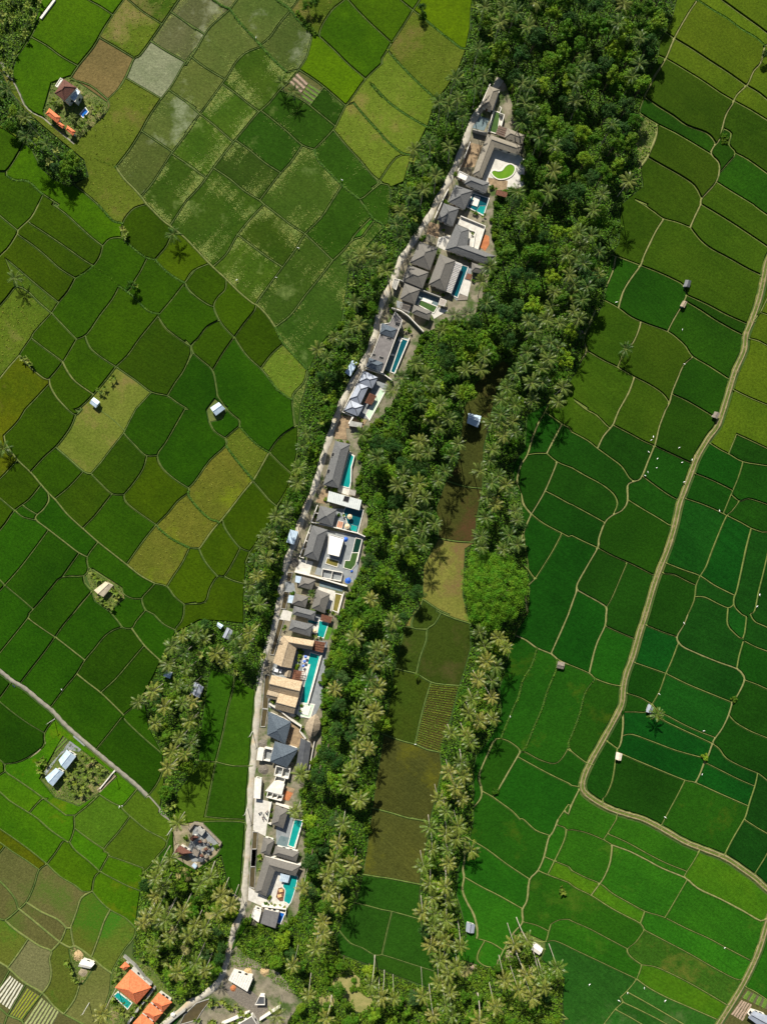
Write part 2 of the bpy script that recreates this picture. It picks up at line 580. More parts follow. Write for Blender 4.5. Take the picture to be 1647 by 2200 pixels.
LOTS = {
 'house_plot': [(112,180),(150,165),(235,225),(225,250),(160,308),(100,258),(95,240)],
 'farm_plot': [(137,1583),(160,1600),(250,1668),(205,1708),(170,1730),(120,1712),(88,1672),(105,1640)],
 'temple_plot': [(372,1775),(425,1765),(478,1815),(465,1836),(420,1870),(375,1842)],
 'orange_house_plot': [(262,2050),(325,2080),(345,2105),(385,2160),(360,2190),(320,2260),(215,2260),(235,2180),(240,2095)],
 'yard_plot': [(478,2085),(505,2030),(540,2060),(600,2090),(650,2150),(620,2190),(600,2260),(330,2260),(390,2178),(440,2146),(470,2115)],
 'villa_plot': [(1066,165),(1085,180),(1108,250),(1130,330),(1125,405),(1075,410),(1060,450),(1055,510),(1075,560),(1050,590),(1040,640),(1010,690),(960,692),(905,720),(885,770),(855,840),(835,880),(800,910),(772,940),(777,1000),(762,1050),(792,1090),(787,1150),(785,1200),(757,1260),(737,1310),(717,1370),(697,1440),(692,1540),(690,1600),(660,1660),(645,1720),(658,1800),(655,1880),(640,1960),(610,1995),(560,1992),(535,1985),(518,1965),(524,1940),(526,1900),(533,1800),(540,1680),(550,1560),(555,1500),(560,1445),(570,1405),(585,1360),(601,1280),(609,1240),(618,1200),(645,1125),(678,1040),(706,945),(735,865),(775,790),(808,710),(812,680),(845,600),(880,530),(925,460),(965,385),(1000,300),(1045,215)],
 'hut_plot': [(445,880),(462,858),(488,875),(478,900),(450,906)],
 'hut_garden': [(185,1235),(200,1222),(262,1262),(268,1285),(235,1312),(205,1290)],
 'pond_garden': [(150,2040),(160,2035),(205,2072),(178,2112),(160,2100)],
 'clearing': [(1372,245),(1380,252),(1410,268),(1408,290),(1392,330),(1370,360),(1365,300)],
 'hamlet_plot': [(1100,2015),(1118,2000),(1170,2022),(1168,2045),(1160,2060),(1150,2030)],
}

# crop at a seed: sheet, x, y, crop
SEEDS = """
A0 550,250 lime;A0 380,700 lime;A0 900,50 lime;A0 1100,250 weed;A0 1250,60 weed;A0 900,550 stub;A0 1050,1000 dry;A0 850,1500 lime;A0 560,1650 lime;A0 150,1300 mid;A0 250,1450 weed2;A0 100,1600 mid;A0 80,1250 yel
A0 1400,350 mud;A0 1600,100 mud;A0 1300,600 pale;A0 1350,1000 flood;A0 1550,800 flood;A0 1200,1380 flood;A0 1450,1500 floodg;A0 1580,1250 floodg;A0 1600,600 flood
B0 100,60 mud;B0 280,350 flood;B0 600,180 flood;B0 830,330 flood;B0 820,20 flood;B0 1370,350 lime;B0 1200,650 lime2;B0 1550,100 lime;B0 1150,130 weed;B0 700,700 floodg;B0 560,650 floodg;B0 150,650 flood;B0 350,950 floodg;B0 120,800 flood;B0 1150,850 mid2;B0 1000,1000 mid2;B0 720,1150 mid2;B0 500,1400 flood2;B0 1100,1500 flood2;B0 1350,1300 mid2;B0 200,1250 floodg;B0 60,1250 floodg;B0 60,1550 floodg;B0 300,1600 floodg;B0 1600,1000 dry;B0 1500,1250 dry;B0 950,720 beds;B0 1620,750 dry
C0 150,150 lime;C0 500,30 lime2;C0 330,30 lime;C0 450,400 dry;C0 300,750 dry;C0 200,950 dry;C0 120,1350 dry;C0 550,180 dry;C0 100,1640 mid2;C0 270,1420 weed2
D0 850,150 rlime;D0 1250,350 rlime;D0 1400,100 rlime;D0 1550,80 rlime;D0 1150,620 rlime;D0 1000,800 rolive;D0 1550,650 rlime;D0 1550,850 rlime;D0 1550,1150 rolive;D0 900,1150 rolive;D0 800,960 rmid;D0 1000,1400 rmid;D0 1300,1300 rmid;D0 1500,1500 rmid;D0 850,1600 rolive;D0 1350,1680 rolive;D0 800,400 rolive
A1 150,80 mid;A1 60,200 mid;A1 400,120 yel;A1 300,500 yel;A1 450,400 yel;A1 700,200 yel;A1 1000,60 lime;A1 1200,250 mid;A1 1000,450 mid;A1 1500,400 yel;A1 1300,650 mid;A1 700,800 mid;A1 1000,950 mid;A1 1500,900 mid;A1 1250,1250 olive;A1 500,1100 mid;A1 350,1300 mid;A1 700,1300 mid;A1 550,1550 mid;A1 1000,1550 grass;A1 150,1550 yelbr;A1 200,900 weed;A1 100,1150 weed;A1 350,720 weed2;A1 60,640 mid;A1 1500,1660 deep;A1 300,1680 mid;A1 1600,1500 olive
B1 200,350 flood2;B1 300,100 floodg;B1 650,250 floodg;B1 500,550 floodg;B1 850,650 flood2;B1 1000,100 mid2;B1 1300,250 mid2;B1 1550,200 flood2;B1 150,650 mid;B1 350,850 mid;B1 600,1050 mid;B1 120,900 mid;B1 230,1150 mid;B1 500,1500 deep;B1 100,1500 olive;B1 1100,700 weedg;B1 1300,900 weedg;B1 950,1250 weedg;B1 800,1350 dry;B1 750,1660 dryo;B1 950,1550 weed2;B1 1500,270 weedg
D1 500,250 rolive;D1 850,400 rolive;D1 1350,250 rolive;D1 850,80 rolive;D1 1550,250 rolive;D1 1300,700 rolive;D1 650,750 rmid;D1 400,600 rmid;D1 1100,1150 rmid;D1 400,1000 rolive;D1 250,1150 rolive;D1 700,1250 rolive;D1 1150,1500 rmid;D1 250,1500 rolive;D1 650,1600 rolive;D1 1250,930 rmid;D1 1560,1050 rlime;D1 1580,1350 rlime;D1 1500,1680 rlime;D1 930,1680 rmid;D1 1620,900 rlime
A2 60,60 yelbr;A2 350,200 mid;A2 800,250 patch;A2 450,550 mid;A2 1000,500 olive;A2 1300,200 deep;A2 1500,350 olive;A2 700,800 olive;A2 1300,700 yel;A2 1000,950 deep;A2 1550,950 dryo;A2 1350,1250 dryo;A2 150,650 mid;A2 600,1050 deep;A2 300,780 deep;A2 250,1150 deep;A2 600,1330 deep;A2 1000,1350 deep;A2 500,1600 deep;A2 1400,1600 deep;A2 1550,1450 yel;A2 1050,1650 deep;A2 1620,1680 yel;A2 100,1600 deep
B2 100,250 deep;B2 330,120 deep;B2 700,150 dryo;B2 500,320 dry;B2 300,650 dryo;B2 100,1000 dryo;B2 830,380 olive;B2 700,600 olive;B2 550,900 yel;B2 270,1150 yel;B2 420,1350 yel;B2 100,1400 yel;B2 350,1580 yel;B2 60,1690 yel;B2 800,650 olive
C2 800,500 bpad;C2 700,900 bpad;C2 620,1300 tan;C2 360,1560 bpad2;C2 1380,550 rdark;C2 1550,650 rdark;C2 1500,850 rdark;C2 1420,1100 rdark;C2 1550,1250 rdark;C2 1450,1600 rdark;C2 1430,300 rdark;C2 1560,400 rdark;C2 1300,900 rdark;C2 550,1700 bpad2
D2 250,70 rmid;D2 550,150 rmid;D2 400,300 rdark;D2 950,250 rolive;D2 100,400 rdark;D2 200,750 rdark;D2 150,1000 rdark;D2 600,1050 rmid;D2 250,1400 rdark;D2 530,1500 rdark;D2 700,650 rdark;D2 800,450 rdark;D2 1250,450 rdark;D2 1550,120 rlime;D2 1300,150 rlime;D2 1550,400 rdark;D2 1050,1050 rdeep;D2 1350,1200 rdeep;D2 1550,1300 rdeep;D2 1200,650 rdark;D2 1550,600 rdark;D2 1500,850 rdark;D2 900,1550 rdark;D2 1200,1550 rdeep;D2 650,800 rdark;D2 1480,1600 rdeep
A3 200,250 deep;A3 350,50 deep;A3 400,450 deep;A3 750,150 deep;A3 950,350 deep;A3 700,800 deep;A3 1050,550 deep;A3 1300,200 deep;A3 1150,1050 deep;A3 200,750 deep;A3 150,1050 deep;A3 150,1250 lgreen;A3 120,1480 lgreen;A3 450,1700 lgreen;A3 900,1700 lgreen2;A3 1000,1500 lgreen2;A3 1250,1620 lgreen2;A3 700,1550 lgreen;A3 1200,880 deep;A3 1580,80 yel;A3 1400,60 deep;A3 480,1000 beds;A3 300,1250 beds
B3 250,800 bl1;B3 430,900 bl1;B3 130,1500 bl1;B3 380,1500 bl1;B3 300,50 yel
C3 450,60 bpad2;C3 300,200 bpad2;C3 600,300 bpad2;C3 250,700 bpad3;C3 550,850 veg;C3 300,1350 ypad;C3 200,1500 ypad;C3 1480,200 rdark;C3 1350,700 rmid2;C3 1250,300 rmid2;C3 1550,700 rmid2;C3 1100,1200 rmid2;C3 1350,1500 rmid2;C3 950,1350 rmid2;C3 1100,1680 rmid2;C3 1450,1240 rmid2;C3 950,1600 rmid2;C3 1000,900 rmid2
D3 150,150 rdark;D3 400,300 rmid2;D3 430,60 rdark;D3 60,700 rmid2;D3 250,800 rmid2;D3 750,300 rdeep;D3 1150,150 rdark;D3 1100,500 rdeep;D3 1000,800 rdeep;D3 650,600 rdark;D3 750,1000 rdeep;D3 800,1200 rdeep;D3 600,1500 rdark;D3 1200,1600 rmid2;D3 1550,400 rdark;D3 1550,850 rdark;D3 1400,1150 rdark;D3 1350,1450 rdeep;D3 250,1250 rdark;D3 100,1650 rbright;D3 1580,1550 rdeep
A4 100,50 lgreen;A4 350,250 lgreen;A4 150,220 yelbr;A4 130,400 bl2;A4 500,700 bl2;A4 600,420 lgreen;A4 800,130 lgreen2;A4 1130,230 lgreen2;A4 770,290 lgreen;A4 1030,470 lgreen;A4 1000,700 lgreen;A4 60,700 bl2;A4 750,800 blg;A4 950,1000 blg;A4 300,950 bl2;A4 350,830 bl2;A4 100,1050 blg;A4 250,1200 blp;A4 500,1300 blg;A4 750,1500 bl3;A4 60,1400 beds;A4 200,1550 beds;A4 350,1620 beds;A4 570,980 blg;A4 500,60 lgreen;A4 1250,60 lgreen2
B4 300,250 bl1;B4 1550,300 ypad;B4 1550,600 gpad;B4 1500,900 gpad;B4 1480,1180 gpad
C4 200,250 ypad;C4 200,650 gpad;C4 60,950 gpad;C4 270,1000 gpad;C4 300,1300 gpad;C4 1000,150 rbright;C4 1050,450 rbright;C4 1050,800 rbright;C4 1000,1150 rbright;C4 1450,700 rbright;C4 1350,950 rbright;C4 1600,250 rbright;C4 1550,150 rbright;C4 1580,950 rbright;C4 1450,1650 gpad2;C4 1600,1350 rbright;C4 730,650 rbright
D4 150,250 rbright;D4 600,150 rbright;D4 500,500 rbright;D4 1100,800 rbright;D4 1300,500 rlg;D4 700,250 rbright;D4 350,650 rlg;D4 250,850 patch2;D4 200,1050 rbright;D4 1000,1100 rbright;D4 900,1200 patch2;D4 850,1400 rlg;D4 300,1200 rmid3;D4 250,1370 rmid3;D4 100,1600 gpad2;D4 700,1550 rmid3;D4 450,1650 rmid3;D4 1100,80 rdeep;D4 1550,200 rdeep;D4 1600,1350 rbright;D4 1550,1550 beds;D4 80,530 rlg
"""
# ------------------------------------------------------------------ field map: banks, lanes and plot edges -> fields
FR = (-62.0, -62.0, 1709.0, 2262.0)
def smooth(pts, n=3):
    if len(pts) < 3: return list(pts)
    out = []
    m = len(pts)
    for i in range(m - 1):
        p0 = pts[max(i-1,0)]; p1 = pts[i]; p2 = pts[i+1]; p3 = pts[min(i+2,m-1)]
        for k in range(n):
            t = k / n
            q = []
            for a in (0, 1):
                q.append(0.5*((2*p1[a]) + (-p0[a]+p2[a])*t + (2*p0[a]-5*p1[a]+4*p2[a]-p3[a])*t*t + (-p0[a]+3*p1[a]-3*p2[a]+p3[a])*t*t*t))
            out.append(tuple(q))
    out.append(pts[-1])
    return out
def offset(pts, d):
    out = []
    for i, p in enumerate(pts):
        a = pts[max(i-1,0)]; b = pts[min(i+1,len(pts)-1)]
        dx, dy = b[0]-a[0], b[1]-a[1]
        l = math.hypot(dx, dy) or 1
        out.append((p[0]-dy/l*d, p[1]+dx/l*d))
    return out
def inpoly(p, poly):
    x, y = p; c = False; j = len(poly)-1
    for i in range(len(poly)):
        xi, yi = poly[i]; xj, yj = poly[j]
        if (yi > y) != (yj > y) and x < (xj-xi)*(y-yi)/(yj-yi)+xi: c = not c
        j = i
    return c
def inpoly_np(X, Y, poly):
    c = np.zeros(X.shape, bool); j = len(poly)-1
    for i in range(len(poly)):
        xi, yi = poly[i]; xj, yj = poly[j]
        if yi != yj:
            c ^= ((yi > Y) != (yj > Y)) & (X < (xj-xi)*(Y-yi)/(yj-yi)+xi)
        j = i
    return c

bank_lines = []          # (kind, pts)
for code, txt in LINES.items():
    for ln in txt.strip().split('\n'):
        ln = ln.strip()
        kind = 'b'
        if ln[0] in 'ph': kind = ln[0]; ln = ln[1:].strip()
        bank_lines.append([kind, spl(code, ln)])

def extend_to_frame(p, q):
    """p is an end at the picture's edge, q its neighbour: carry the line on to the frame"""
    dx, dy = p[0]-q[0], p[1]-q[1]
    l = math.hypot(dx, dy) or 1
    dx /= l; dy /= l
    return (p[0]+dx*140, p[1]+dy*140)
def near_edge(p):
    return p[0] < 3 or p[1] < 3 or p[0] > 1644 or p[1] > 2196
for bl in bank_lines:
    pts = bl[1]
    if near_edge(pts[0]): pts.insert(0, extend_to_frame(pts[0], pts[1]))
    if near_edge(pts[-1]): pts.append(extend_to_frame(pts[-1], pts[-2]))

def seg_closest(p, a, b):
    dx, dy = b[0]-a[0], b[1]-a[1]
    L = dx*dx+dy*dy
    t = 0 if L == 0 else max(0, min(1, ((p[0]-a[0])*dx+(p[1]-a[1])*dy)/L))
    q = (a[0]+dx*t, a[1]+dy*t)
    return q, math.hypot(p[0]-q[0], p[1]-q[1])

# join ends to ends that were meant to meet
ends = [(i, e) for i in range(len(bank_lines)) for e in (0, -1)]
for n, (i, e) in enumerate(ends):
    p = bank_lines[i][1][e]
    for (j, f) in ends[n+1:]:
        if i == j: continue
        q = bank_lines[j][1][f]
        if 0 < math.hypot(p[0]-q[0], p[1]-q[1]) < 7.0:
            bank_lines[j][1][f] = p
for bl in bank_lines:
    bl[1] = smooth(bl[1])

lane_lines = [(k, w, smooth(pts, 4)) for k, w, pts in LANES]
edge_lines = [bl[1] for bl in bank_lines]
solid = []
for k, w, pts in lane_lines:
    solid.append(offset(pts, w/2)); solid.append(offset(pts, -w/2))
for poly in list(FOREST.values()) + list(LOTS.values()):
    solid.append(list(poly) + [poly[0]])
x0, y0, x1, y1 = FR
solid.append([(x0,y0),(x1,y0),(x1,y1),(x0,y1),(x0,y0)])

# let each loose end reach the nearest line
allseg = []
for li, pts in enumerate(edge_lines + solid):
    for a, b in zip(pts[:-1], pts[1:]): allseg.append((a[0],a[1],b[0],b[1],li))
AS = np.array(allseg)
def reach(p, li, tol):
    ax, ay, bx, by, L = AS.T
    dx, dy = bx-ax, by-ay
    q = dx*dx+dy*dy; q[q == 0] = 1
    t = np.clip(((p[0]-ax)*dx+(p[1]-ay)*dy)/q, 0, 1)
    d = np.hypot(ax+dx*t-p[0], ay+dy*t-p[1])
    d[L == li] = 1e9
    k = int(np.argmin(d))
    if d[k] > tol: return None
    return (ax[k]+dx[k]*t[k], ay[k]+dy[k]*t[k]), d[k]
for li, pts in enumerate(edge_lines):
    for e in (0, -1):
        p = pts[e]
        r = reach(p, li, 13.0)
        if r and r[1] > 1e-6:
            q = r[0]; l = r[1]
            ext = (q[0]+(q[0]-p[0])/l*0.6, q[1]+(q[1]-p[1])/l*0.6)
            if e == 0: pts.insert(0, ext)
            else: pts.append(ext)

segs = []
for li, pts in enumerate(edge_lines + solid):
    for a, b in zip(pts[:-1], pts[1:]):
        if math.hypot(a[0]-b[0], a[1]-b[1]) > 1e-6: segs.append((a[0],a[1],b[0],b[1]))
SG = np.array(segs)
cuts = [[] for _ in segs]
mnx = np.minimum(SG[:,0],SG[:,2])-.01; mxx = np.maximum(SG[:,0],SG[:,2])+.01
mny = np.minimum(SG[:,1],SG[:,3])-.01; mxy = np.maximum(SG[:,1],SG[:,3])+.01
for i in range(len(segs)):
    c = np.nonzero((mnx < mxx[i]) & (mxx > mnx[i]) & (mny < mxy[i]) & (mxy > mny[i]))[0]
    c = c[c > i]
    if not len(c): continue
    ax, ay, bx, by = SG[i]
    rx, ry = bx-ax, by-ay
    o = SG[c]; sx, sy = o[:,2]-o[:,0], o[:,3]-o[:,1]
    den = rx*sy-ry*sx
    ok = np.abs(den) > 1e-9
    dn = np.where(ok, den, 1)
    t = ((o[:,0]-ax)*sy-(o[:,1]-ay)*sx)/dn
    u = ((o[:,0]-ax)*ry-(o[:,1]-ay)*rx)/dn
    hit = ok & (t > -1e-9) & (t < 1+1e-9) & (u > -1e-9) & (u < 1+1e-9)
    for k in np.nonzero(hit)[0]:
        cuts[i].append(float(t[k])); cuts[int(c[k])].append(float(u[k]))
vid = {}; VV = []
def vtx(x, y):
    for gx in (0, -1, 1):
        for gy in (0, -1, 1):
            k = (round(x/0.5)+gx, round(y/0.5)+gy)
            if k in vid:
                v = VV[vid[k]]
                if abs(v[0]-x) < .5 and abs(v[1]-y) < .5: return vid[k]
    k = (round(x/0.5), round(y/0.5))
    vid[k] = len(VV); VV.append((x, y)); return vid[k]
adj = {}
for i, s in enumerate(segs):
    ts = sorted(set([0.0, 1.0] + [min(1, max(0, t)) for t in cuts[i]]))
    vs = [vtx(s[0]+(s[2]-s[0])*t, s[1]+(s[3]-s[1])*t) for t in ts]
    for a, b in zip(vs[:-1], vs[1:]):
        if a != b:
            adj.setdefault(a, set()).add(b); adj.setdefault(b, set()).add(a)
def prune():
    st = [v for v in adj if len(adj[v]) == 1]
    while st:
        v = st.pop()
        if v in adj and len(adj[v]) == 1:
            w = adj.pop(v).pop(); adj[w].discard(v)
            if len(adj[w]) == 1: st.append(w)
            elif not adj[w]: adj.pop(w)
prune()
# tie loose islands to the rest
def components():
    seen = {}; n = 0
    for v in adj:
        if v in seen: continue
        st = [v]; seen[v] = n
        while st:
            a = st.pop()
            for b in adj[a]:
                if b not in seen: seen[b] = n; st.append(b)
        n += 1
    return seen, n
comp, ncomp = components()
while ncomp > 1:
    sizes = {}
    for v, c in comp.items(): sizes[c] = sizes.get(c, 0)+1
    main = max(sizes, key=sizes.get)
    mv = [v for v in comp if comp[v] == main]; MV = np.array([VV[v] for v in mv])
    for c in sizes:
        if c == main: continue
        best = None
        for v in comp:
            if comp[v] != c: continue
            d = np.hypot(MV[:,0]-VV[v][0], MV[:,1]-VV[v][1]); k = int(np.argmin(d))
            if best is None or d[k] < best[0]: best = (d[k], v, mv[k])
        adj[best[1]].add(best[2]); adj[best[2]].add(best[1])
    comp, ncomp = components()
order = {v: sorted(adj[v], key=lambda w: math.atan2(VV[w][1]-VV[v][1], VV[w][0]-VV[v][0])) for v in adj}
pos = {v: {w: i for i, w in enumerate(order[v])} for v in adj}
used = set(); faces = []
for v in adj:
    for w in adj[v]:
        if (v, w) in used: continue
        f = []; a, b = v, w
        while (a, b) not in used:
            used.add((a, b)); f.append(a)
            o = order[b]; c = o[(pos[b][a]-1) % len(o)]
            a, b = b, c
        faces.append(f)
def area2(p):
    return sum(p[i-1][0]*p[i][1]-p[i][0]*p[i-1][1] for i in range(len(p)))/2
def clean(poly):
    ch = True
    poly = list(poly)
    while ch and len(poly) > 2:
        ch = False
        for i in range(len(poly)):
            a = poly[i-1]; b = poly[(i+1) % len(poly)]
            if abs(a[0]-b[0]) < .6 and abs(a[1]-b[1]) < .6:      # spike
                for k in sorted({i, (i+1) % len(poly)}, reverse=True): poly.pop(k)
                ch = True; break
            if math.hypot(poly[i][0]-a[0], poly[i][1]-a[1]) < .8:
                poly.pop(i); ch = True; break
    return poly
def rep_point(poly):
    best = None
    ys = sorted(p[1] for p in poly)
    for f in (.5, .35, .65, .2, .8):
        y = ys[0]+(ys[-1]-ys[0])*f+.0137
        xs = []
        j = len(poly)-1
        for i in range(len(poly)):
            xi, yi = poly[i]; xj, yj = poly[j]
            if (yi > y) != (yj > y): xs.append((xj-xi)*(y-yi)/(yj-yi)+xi)
            j = i
        xs.sort()
        for a, b in zip(xs[::2], xs[1::2]):
            if best is None or b-a > best[0]: best = (b-a, ((a+b)/2, y))
    return best[1]
seeds = []
for ln in SEEDS.replace('\n', ';').split(';'):
    ln = ln.strip()
    if not ln: continue
    code, xy, crop = ln.split()
    seeds.append((sp(code, *map(float, xy.split(','))), crop))
lane_np = [(w, np.array(pts)) for k, w, pts in lane_lines]
def on_lane(p):
    for w, pts in lane_np:
        a = pts[:-1]; d = pts[1:]-a
        t = np.clip(((p[0]-a[:,0])*d[:,0]+(p[1]-a[:,1])*d[:,1])/np.maximum((d**2).sum(1), 1e-9), 0, 1)
        if np.hypot(a[:,0]+d[:,0]*t-p[0], a[:,1]+d[:,1]*t-p[1]).min() < w/2-.3: return True
    return False
fields = []
all_regions = list(FOREST.values())+list(LOTS.values())
for f in faces:
    poly = [VV[v] for v in f]
    A = area2(poly)
    if A < 60: continue
    if A > 2e6: continue
    poly = clean(poly)
    if len(poly) < 3: continue
    c = rep_point(poly)
    if on_lane(c) or any(inpoly(c, r) for r in all_regions): continue
    ins = [s for s in seeds if inpoly(s[0], poly)]
    if ins: crop = ins[0][1]
    else: crop = min(seeds, key=lambda s: (s[0][0]-c[0])**2+(s[0][1]-c[1])**2)[1]
    fields.append((poly, crop, c, A))
def inset(poly, d):
    n = len(poly); out = []
    for i in range(n):
        a = poly[i-1]; p = poly[i]; b = poly[(i+1) % n]
        d1 = (p[0]-a[0], p[1]-a[1]); d2 = (b[0]-p[0], b[1]-p[1])
        l1 = math.hypot(*d1) or 1; l2 = math.hypot(*d2) or 1
        n1 = (-d1[1]/l1, d1[0]/l1); n2 = (-d2[1]/l2, d2[0]/l2)
        m = (n1[0]+n2[0], n1[1]+n2[1]); q = m[0]*m[0]+m[1]*m[1]
        if q < .15: m = n1; k = 1
        else: k = min(2/q, 2.2)
        out.append((p[0]+m[0]*k*d, p[1]+m[1]*k*d))
    return out
# ------------------------------------------------------------------ helpers
COL = scene.collection
def P(px, py, z=0.0):
    """map position of a thing seen at height z above the ground"""
    k = S*(H-z)/H
    return Vector(((px-CX)*k, -(py-CY)*k, z))
def lin(c):
    return tuple(((v/255)/12.92 if v/255 <= .04045 else (((v/255)+.055)/1.055)**2.4) for v in c)
def tag(o, label=None, cat=None, group=None, kind=None):
    if label: o['label'] = label
    if cat: o['category'] = cat
    if group: o['group'] = group
    if kind: o['kind'] = kind
    return o
def thing(name, label, cat, loc=(0,0,0), rz=0.0, group=None):
    o = bpy.data.objects.new(name, None); COL.objects.link(o)
    o.empty_display_size = .5
    o.location = loc; o.rotation_euler = (0, 0, rz)
    return tag(o, label, cat, group)
def mesh(name, verts, faces, mat, mats=None, idx=None, smooth=False):
    me = bpy.data.meshes.new(name)
    me.from_pydata([tuple(v) for v in verts], [], faces)
    for m in (mats or [mat]): me.materials.append(m)
    if idx is not None: me.polygons.foreach_set('material_index', idx)
    if smooth: me.polygons.foreach_set('use_smooth', [True]*len(me.polygons))
    me.update()
    return me
def quads_mesh(name, V, mat):
    """V: (n,4,3) array of quads"""
    n = len(V); me = bpy.data.meshes.new(name)
    me.vertices.add(4*n); me.vertices.foreach_set('co', np.ascontiguousarray(V, dtype=np.float32).ravel())
    me.loops.add(4*n); me.loops.foreach_set('vertex_index', np.arange(4*n, dtype=np.int32))
    me.polygons.add(n); me.polygons.foreach_set('loop_start', np.arange(0, 4*n, 4, dtype=np.int32))
    me.polygons.foreach_set('loop_total', np.full(n, 4, dtype=np.int32))
    me.materials.append(mat); me.update(calc_edges=True)
    return me
def obj(name, me, parent=None, loc=(0,0,0), rz=0.0, scale=None):
    o = bpy.data.objects.new(name, me); COL.objects.link(o)
    o.location = loc; o.rotation_euler = (0, 0, rz)
    if scale: o.scale = scale
    if parent: o.parent = parent
    return o
def part(root, name, verts, faces, mat, parent=None, smooth=False):
    b = root.location
    return obj(name, mesh(name, [Vector(v)-b for v in verts], faces, mat, smooth=smooth), parent or root)
def ccw(poly):
    A = sum(poly[i-1][0]*poly[i][1]-poly[i][0]*poly[i-1][1] for i in range(len(poly)))
    return list(poly) if A > 0 else list(reversed(poly))
def prism(poly, z0, z1):
    poly = ccw([(p[0], p[1]) for p in poly]); n = len(poly)
    v = [(x, y, z0) for x, y in poly] + [(x, y, z1) for x, y in poly]
    f = [tuple(range(n, 2*n)), tuple(range(n-1, -1, -1))] + [(i, (i+1) % n, n+(i+1) % n, n+i) for i in range(n)]
    return v, f
def ring(outer, inner, z0, z1):
    n = len(outer)
    v = [(p[0],p[1],z0) for p in outer]+[(p[0],p[1],z1) for p in outer]+[(p[0],p[1],z0) for p in inner]+[(p[0],p[1],z1) for p in inner]
    f = []
    for i in range(n):
        j = (i+1) % n
        f += [(i, j, n+j, n+i), (3*n+i, 3*n+j, 2*n+j, 2*n+i), (n+i, n+j, 3*n+j, 3*n+i)]
    return v, f
def grow(poly, d):
    """offset a closed polygon outwards by d"""
    p = ccw([(q[0], q[1]) for q in poly]); n = len(p); out = []
    for i in range(n):
        a, b, c = p[i-1], p[i], p[(i+1) % n]
        d1 = (b[0]-a[0], b[1]-a[1]); d2 = (c[0]-b[0], c[1]-b[1])
        l1 = math.hypot(*d1) or 1; l2 = math.hypot(*d2) or 1
        n1 = (d1[1]/l1, -d1[0]/l1); n2 = (d2[1]/l2, -d2[0]/l2)
        m = (n1[0]+n2[0], n1[1]+n2[1]); q = m[0]**2+m[1]**2
        k = min(2/q, 2.0) if q > .2 else 1
        out.append((b[0]+m[0]*k*d, b[1]+m[1]*k*d))
    return p, out
def join(parts):
    V, F = [], []
    for v, f in parts:
        o = len(V); V += list(v); F += [tuple(i+o for i in q) for q in f]
    return V, F
def bar(a, b, wd, ht):
    """box beam from a to b (3d points), width wd, height ht, a/b on its axis"""
    a = Vector(a); b = Vector(b); d = (b-a)
    if d.length < 1e-6: return [], []
    d.normalize(); s = d.cross(Vector((0,0,1)))
    if s.length < 1e-4: s = Vector((1,0,0))
    s.normalize(); u = s.cross(d)
    v = []
    for p in (a, b):
        for q, r in ((-1,-1),(1,-1),(1,1),(-1,1)): v.append(p+s*q*wd/2+u*r*ht/2)
    return v, [(0,1,2,3),(7,6,5,4),(0,4,5,1),(1,5,6,2),(2,6,7,3),(3,7,4,0)]
def tube(path, radii, n=7):
    V, F = [], []
    for i, p in enumerate(path):
        a = Vector(path[max(i-1,0)]); b = Vector(path[min(i+1,len(path)-1)])
        d = (b-a).normalized(); s = d.cross(Vector((.31,.95,.05))).normalized(); u = d.cross(s)
        for k in range(n):
            t = 2*math.pi*k/n
            V.append(Vector(p)+(s*math.cos(t)+u*math.sin(t))*radii[i])
    for i in range(len(path)-1):
        for k in range(n):
            F.append((i*n+k, i*n+(k+1) % n, (i+1)*n+(k+1) % n, (i+1)*n+k))
    F.append(tuple(range(n-1,-1,-1))); F.append(tuple(range((len(path)-1)*n, len(path)*n)))
    return V, F
def strip_mesh(pts, w, z0, z1, slope=.6):
    """a bank or lane: top of width w at z1, sides falling to z0 (pts in map units)"""
    wp = [P(*p) for p in pts]
    V, F = [], []
    for i, p in enumerate(wp):
        a = wp[max(i-1,0)]; b = wp[min(i+1,len(wp)-1)]
        d = (b-a); d.z = 0
        d = d.normalized() if d.length > 1e-6 else Vector((1,0,0))
        s = Vector((d.y, -d.x, 0)); ww = w*(1+.22*math.sin(i*2.13+p.x*.7))/2
        for q, z in ((-ww-slope*(z1-z0), z0), (-ww, z1), (0, z1+.05), (ww, z1), (ww+slope*(z1-z0), z0)):
            v = p+s*q; v.z = z; V.append(v)
    for i in range(len(wp)-1):
        for k in range(4): F.append((i*5+k, (i+1)*5+k, (i+1)*5+k+1, i*5+k+1))
    return V, F

# ------------------------------------------------------------------ materials
MAT = {}
def nodes_of(m):
    m.use_nodes = True
    t = m.node_tree
    return t, t.nodes, t.links, t.nodes['Principled BSDF']
def mixrgb(N, L, a, b, fac, mode='MIX'):
    n = N.new('ShaderNodeMix'); n.data_type = 'RGBA'; n.blend_type = mode
    for s, v in ((n.inputs[0], fac), (n.inputs[6], a), (n.inputs[7], b)):
        if hasattr(v, 'default_value'): L.new(v, s)
        elif isinstance(v, (int, float)): s.default_value = v
        else: s.default_value = (*v, 1)
    return n.outputs[2]
def nz(N, L, vec, scale, detail=3, rough=.6, lo=None, hi=None):
    n = N.new('ShaderNodeTexNoise'); n.inputs['Scale'].default_value = scale
    n.inputs['Detail'].default_value = detail; n.inputs['Roughness'].default_value = rough
    L.new(vec, n.inputs['Vector'])
    o = n.outputs[0]
    if lo is not None:
        r = N.new('ShaderNodeMapRange'); r.inputs[1].default_value = lo; r.inputs[2].default_value = hi
        L.new(o, r.inputs[0]); o = r.outputs[0]
    return o
